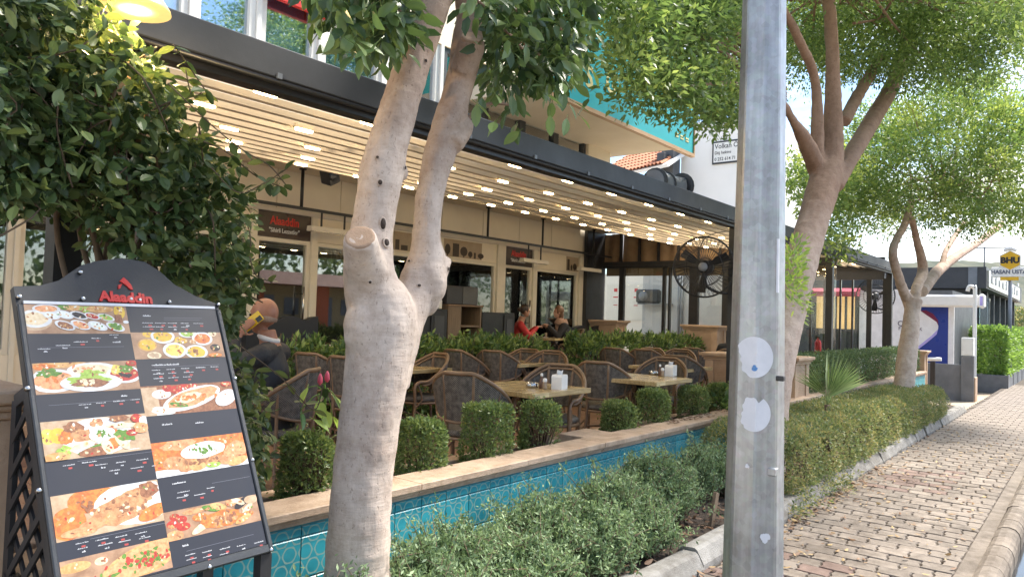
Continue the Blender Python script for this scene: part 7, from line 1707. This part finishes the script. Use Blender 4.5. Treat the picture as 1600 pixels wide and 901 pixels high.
def person(label, loc, rz, top, skin, hands, head_yaw=0, lean=.08, hs=1.0, vox=.011, scale=1.0):
    """seated figure facing +x; hands = ((elbow),(wrist)) for left (+y) and right (-y)"""
    t = thing('person', label, 'person', tuple(map(float, loc)), rz); t.scale = (scale,)*3
    L = lean; V = [(0, 0, .53, .15, .17), (.02+L*.3, 0, .70, .125, .155), (.03+L*.7, 0, .88, .125, .175), (.02+L*.9, 0, 1.0, .09, .13), (.035+L, 0, 1.08, .058, .058), (.05+L*1.1, 0, 1.15, .056, .056)]
    E_ = [(0, 1), (1, 2), (2, 3), (3, 4), (4, 5)]; tg = ['top', 'top', 'top', 'top', 'skin', 'skin']
    for s, (el, wr) in zip((1, -1), hands):
        i = len(V); V += [(.02+L*.85, s*.18, .985, .075, .075), (*el, .055, .055), (*wr, .034, .034)]; E_ += [(3, i), (i, i+1), (i+1, i+2)]; tg += ['top', 'top', 'top']
        i = len(V); V += [(.05, s*.10, .52, .10, .10), (.47, s*.12, .50, .072, .072), (.46, s*.12, .12, .05, .05), (.60, s*.13, .055, .042, .042)]; E_ += [(0, i), (i, i+1), (i+1, i+2), (i+2, i+3)]; tg += ['leg', 'leg', 'leg', 'shoe']
    mb = MB(); tb_ = MB(); tors = smooth_path([(V[i][0], 0, V[i][2]) for i in range(4)], 4); rr2 = smooth_path([(.145, 0, 0), (.122, 0, 0), (.125, 0, 0), (.085, 0, 0)], 4)
    tb_.tube([tuple(p) for p in [(V[0][0], 0, .42)]+[tuple(q) for q in tors]], [.12]+[float(q[0]) for q in rr2], 20); mb.add([(q[0], q[1]*1.42, q[2]) for q in tb_.v], tb_.f)
    mb.tube([V[3][:3], V[4][:3], V[5][:3]], [.085, .066, .064], 14)
    for (i0, i1) in E_:
        if i0 in (0, 1, 2, 3, 4) and i1 < 6: continue
        A_, B_ = Vector(V[i0][:3]), Vector(V[i1][:3]); ra, rb = V[i0][3], V[i1][3]
        if i0 == 0: ra = .11
        if i0 == 3: ra = .08
        mb.tube([A_, A_.lerp(B_, .5), B_], [ra, (ra+rb)/2*1.04, rb], 14); mb.ball(B_, rb*1.02, 12)
    # creases of cloth at elbow and waist
    for s_ in (1, -1): mb.tube([(V[1][0]+.10, s_*.10, .66), (V[1][0]+.13, 0, .645), (V[1][0]+.10, -s_*.10, .66)], .018, 6)
    hc = Vector((.075+L*1.25, 0, 1.25)); Hm = Matrix.Rotation(head_yaw, 3, 'Z')
    def hp(x, y, z): return hc+Hm @ Vector((x, y, z))*hs
    HM = Hm.to_4x4()
    mb.ball(hp(-.012, 0, .03), (.092*hs, .074*hs, .098*hs), 20, M=Hm); mb.ball(hp(.022, 0, -.035), (.062*hs, .056*hs, .078*hs), 16, M=Hm); mb.ball(hp(.04, 0, -.085), (.032*hs, .034*hs, .026*hs), 12, M=Hm)
    mb.tube([hp(.072, 0, .025), hp(.092, 0, -.012), hp(.10, 0, -.028)], [.010, .013, .015], 8)
    mb.tube([hp(.07, .034, .036), hp(.078, 0, .034), hp(.07, -.034, .036)], .011, 6)
    mb.tube([hp(.075, .02, -.062), hp(.083, 0, -.06), hp(.075, -.02, -.062)], .0085, 6)
    for s in (1, -1): mb.ball(hp(-.005, s*.074, -.005), (.022*hs, .010, .034*hs), 10, M=Hm)
    samples = [(Vector(v[:3]), k) for v, k in zip(V, tg)]
    for (a, b_) in E_:
        for f in (.25, .5, .75): samples.append((Vector(V[a][:3]).lerp(Vector(V[b_][:3]), f), tg[a] if f < .5 else tg[b_]))
    samples += [(hp(*q), 'skin') for q in ((0, 0, .03), (.03, 0, -.05), (.08, 0, 0), (-.06, 0, .05), (0, .07, 0), (0, -.07, 0), (0, 0, .12), (-.05, 0, -.03))]
    # hands: palm, four fingers and a thumb
    for s, (el, wr), spec in zip((1, -1), hands, hand_specs):
        w_ = Vector(wr); d = spec[0].normalized() if spec else (w_-Vector(el)).normalized(); nrm_ = (spec[1] if spec else Vector((0, 0, 1))); sd = d.cross(nrm_).normalized(); nn_ = sd.cross(d); curl = spec[2] if spec else .5
        pc = w_+d*.05; mb.ball(pc, (.047, .04, .017), 12, M=Matrix((tuple(d), tuple(sd), tuple(nn_))).transposed()); samples.append((pc, 'skin')); samples.append((w_+d*.02, 'skin'))
        for k, ln in enumerate((.068, .078, .074, .058)):
            o = pc+d*.036+sd*(.028-.019*k); a1 = curl*.6; p1 = o+(d*math.cos(a1)-nn_*math.sin(a1))*ln*.5; a2 = curl*1.5; p2 = p1+(d*math.cos(a2)-nn_*math.sin(a2))*ln*.5; mb.tube([o, p1, p2], [.0095, .009, .0075], 8); samples += [(p1, 'skin'), (p2, 'skin')]
        o = pc-d*.01+sd*.035; p1 = o+(d*.5+sd*.75).normalized()*.035; p2 = p1+(d*.85+sd*.25-nn_*.3).normalized()*.032; mb.tube([o, p1, p2], [.012, .011, .009], 8); samples += [(p1, 'skin'), (p2, 'skin')]
    names = {'top': 0, 'skin': 1, 'leg': 2, 'shoe': 3}
    o = remeshed(mb, 'body', [top, skin, 'trousers', 'shoe'], t, vox, 2)
    me = o.data; sp3 = np.array([tuple(s[0]) for s in samples]); sk3 = np.array([names[s[1]] for s in samples])
    n = len(me.polygons); ce = np.empty(n*3, np.float32); me.polygons.foreach_get('center', ce); ce = ce.reshape(-1, 3); idx = np.empty(n, np.int32)
    for i in range(0, n, 4000): idx[i:i+4000] = sk3[((ce[i:i+4000, None]-sp3[None])**2).sum(2).argmin(1)]
    while len(me.materials) < 4: me.materials.append(None)
    for k, q in enumerate((top, skin, 'trousers', 'shoe')): me.materials[k] = MATS[q]
    me.polygons.foreach_set('material_index', idx); me.update()
    for s in (1, -1): mbe = MB(); mbe.ball(hp(.076, s*.03, .012), .0095*hs, 8); mbe.build('eye', 'eye_dark', t)
    return t, hp, Hm
def hair(t, hp, Hm, m, kind):
    mb = MB(); n = 20
    if kind == 'bun':
        mb.ball(hp(-.02, 0, .045), (.098, .082, .098), 18, M=Hm); mb.ball(hp(-.12, 0, .04), (.045, .045, .045), 12)
    elif kind == 'long':
        mb.ball(hp(-.022, 0, .04), (.098, .086, .104), 18, M=Hm); mb.ball(hp(-.065, 0, -.06), (.05, .075, .11), 14, M=Hm)
    # keep the face free
    mb.v = [tuple(Vector(p)) for p in mb.v]; inv = Hm.inverted(); c0 = hp(0, 0, 0); vs = []
    for p in mb.v:
        q = inv @ (Vector(p)-c0)
        if q.x > .045 and q.z < .075: q.x = .045
        if q.x > .062: q.x = .062+(q.x-.062)*.3
        vs.append(tuple(c0+Hm @ q))
    mb.v = vs; mb.build('hair', m, t)
# man on the phone, left hand at his ear
hand_specs = (None, None)
mq = atd(5.5, 446, 500)
man_a = R(124)
hand_specs = ((Vector((-.62, -.12, .78)), Vector((0, 1, 0)), .35), None)
mt, hp, Hm = person('balding man in a dark quilted jacket phoning with a yellow phone', (mq[0]-.05, mq[1], FL), man_a, 'jacket_navy', 'skin', (((.20, .36, .90), (.235, .17, 1.115)), ((.22, -.24, .76), (.42, -.14, .78))), 0, .04, 1.08, scale=1.02)
mb = MB(); 
for i in range(26):
    a = -2.2+4.4*i/25; mb.ball(hp(-.016-.070*math.cos(a*.75), .066*math.sin(a*.75)*1.03, -.012), (.012, .010, .026), 8)
mb.build('fringe_hair', 'hair_grey', mt)
mb = MB(); mb.tube([(.075+.062*math.cos(a), .066*math.sin(a), 1.095+.02*math.cos(a)) for a in np.linspace(0, 6.283, 19)], .02, 6, caps=False); mb.build('collar', 'collar_white', mt)
ph = thing('mobile_phone', 'yellow mobile phone held to the balding man\'s ear', 'phone', (0, 0, 0))
Mw = Matrix.Translation(mt.location) @ Matrix.Rotation(man_a, 4, 'Z') @ Matrix.Scale(1.02, 4)
pc = Mw @ Vector((.158, .106, 1.215)); Mp = Matrix.Translation(pc) @ Matrix.Rotation(man_a, 4, 'Z') @ Matrix.Rotation(-.5, 4, 'Y') @ Matrix.Rotation(-.12, 4, 'X')
ph.location = pc; ph.rotation_euler = (Matrix.Rotation(man_a, 3, 'Z') @ Matrix.Rotation(-.86, 3, 'Y') @ Matrix.Rotation(.12, 3, 'X')).to_euler()
mb = MB(); mb.box((-.038, -.005, -.08), (.038, .006, .08), bev=.004); mb.build('case', 'phone_yellow', ph); mb = MB(); mb.box((-.034, .006, .03), (.002, .009, .074), bev=.003); mb.build('camera_bump', 'sign_black', ph); mb = MB(); mb.box((-.034, -.0065, -.075), (.034, -.0052, .075)); mb.build('screen', 'sign_black', ph)
chx = dup(ch0, (mq[0]-.05, mq[1], FL), man_a, 'rattan chair under the balding man'); chx['group'] = 'rattan armchairs on the terrace'
# two women at the table by the corner
TW = onY(7.9, 852, 527)
zt2 = float(TW[2]); 
wt2 = dup(tb0, (TW[0], TW[1], FH-.01), R(8), 'wood table between the two women behind the laurel'); wt2['group'] = 'square wood tables on the terrace'
hand_specs = ((Vector((.8, -.5, .35)), Vector((0, 0, 1)), .9), (Vector((.8, .5, .35)), Vector((0, 0, 1)), .9))
aR = R(-45); pR = np.array([TW[0], TW[1], FH])-np.array([math.cos(aR), math.sin(aR), 0])*.60
p1, hp, Hm = person('woman in a red top leaning forward on the table behind the laurel', pR, aR, 'red_top', 'skin_pale', (((.28, .26, .78), (.44, .10, .95)), ((.28, -.26, .78), (.44, -.10, .95))), .1, .12, .95, scale=.96); hair(p1, hp, Hm, 'hair_dark', 'bun')
aB = R(140); pB = np.array([TW[0], TW[1], FH])-np.array([math.cos(aB), math.sin(aB), 0])*.42
p2, hp, Hm = person('woman in a black coat and beige scarf holding up both hands', pB, aB, 'coat_black', 'skin_pale', (((.26, .27, .80), (.40, .10, .99)), ((.26, -.27, .80), (.40, -.08, .97))), .1, .10, .95, scale=.96); hair(p2, hp, Hm, 'hair_brown', 'long')
mb = MB()
for k in range(3): mb.tube([(.13+(.088+.012*k)*math.cos(a), (.085+.012*k)*math.sin(a), 1.10-.025*k+.01*math.sin(3*a+k)) for a in np.linspace(0, 6.283, 21)], .026, 8, caps=False)
mb.box((.18, -.05, .80), (.235, .05, 1.05), bev=.02); mb.build('scarf', 'scarf', p2)
for pos_, an_, lb_ in ((pR, aR, 'rattan chair under the woman in red'), (pB, aB, 'rattan chair under the woman with the scarf')):
    o = dup(ch0, tuple(map(float, pos_)), an_, lb_); o['group'] = 'rattan armchairs on the terrace'
gl = thing('tea_glass', 'small clear tea glass on the women\'s table', 'glass', (TW[0]-.12, TW[1]-.1, FH-.01+TH)); mb = MB(); mb.lathe([(.02, 0), (.024, .01), (.02, .045), (.027, .085)], 14); mb.build('glass', 'shaker_glass', gl); mb = MB(); mb.lathe([(.045, -.0), (.05, .004)], 16); mb.build('saucer', 'plastic_white', gl)
# guest in black partly hidden by the pole
hand_specs = (None, None)
gq = onY(4.75, 1143, 545); p4, hp, Hm = person('guest in black clothing seated behind the stone pillar by the lamp pole', (gq[0], gq[1], FL), R(20), 'coat_black', 'skin', (((.22, .27, .74), (.40, .14, .78)), ((.22, -.27, .74), (.40, -.14, .78))), 0, .1, .98, scale=.93); hair(p4, hp, Hm, 'hair_dark', 'bun')
o = dup(ch0, (gq[0], gq[1], FL), R(20), 'rattan chair under the guest in black'); o['group'] = 'rattan armchairs on the terrace'

# wood added behind the camera to darken the reflection in the glass
cs = np.stack([rng.uniform(-30, 80, 260), rng.uniform(-42, -34, 260), rng.uniform(1, 8, 260)], 1); pos, d = clump_pts(cs, 1.8, 40)
tag(leaves('added_wood', pos, d+rng.normal(size=d.shape)*.5, .7, 'hedge_dark', None, aspect=.6), 'dark green wood added behind the cream house to darken the glass reflection')
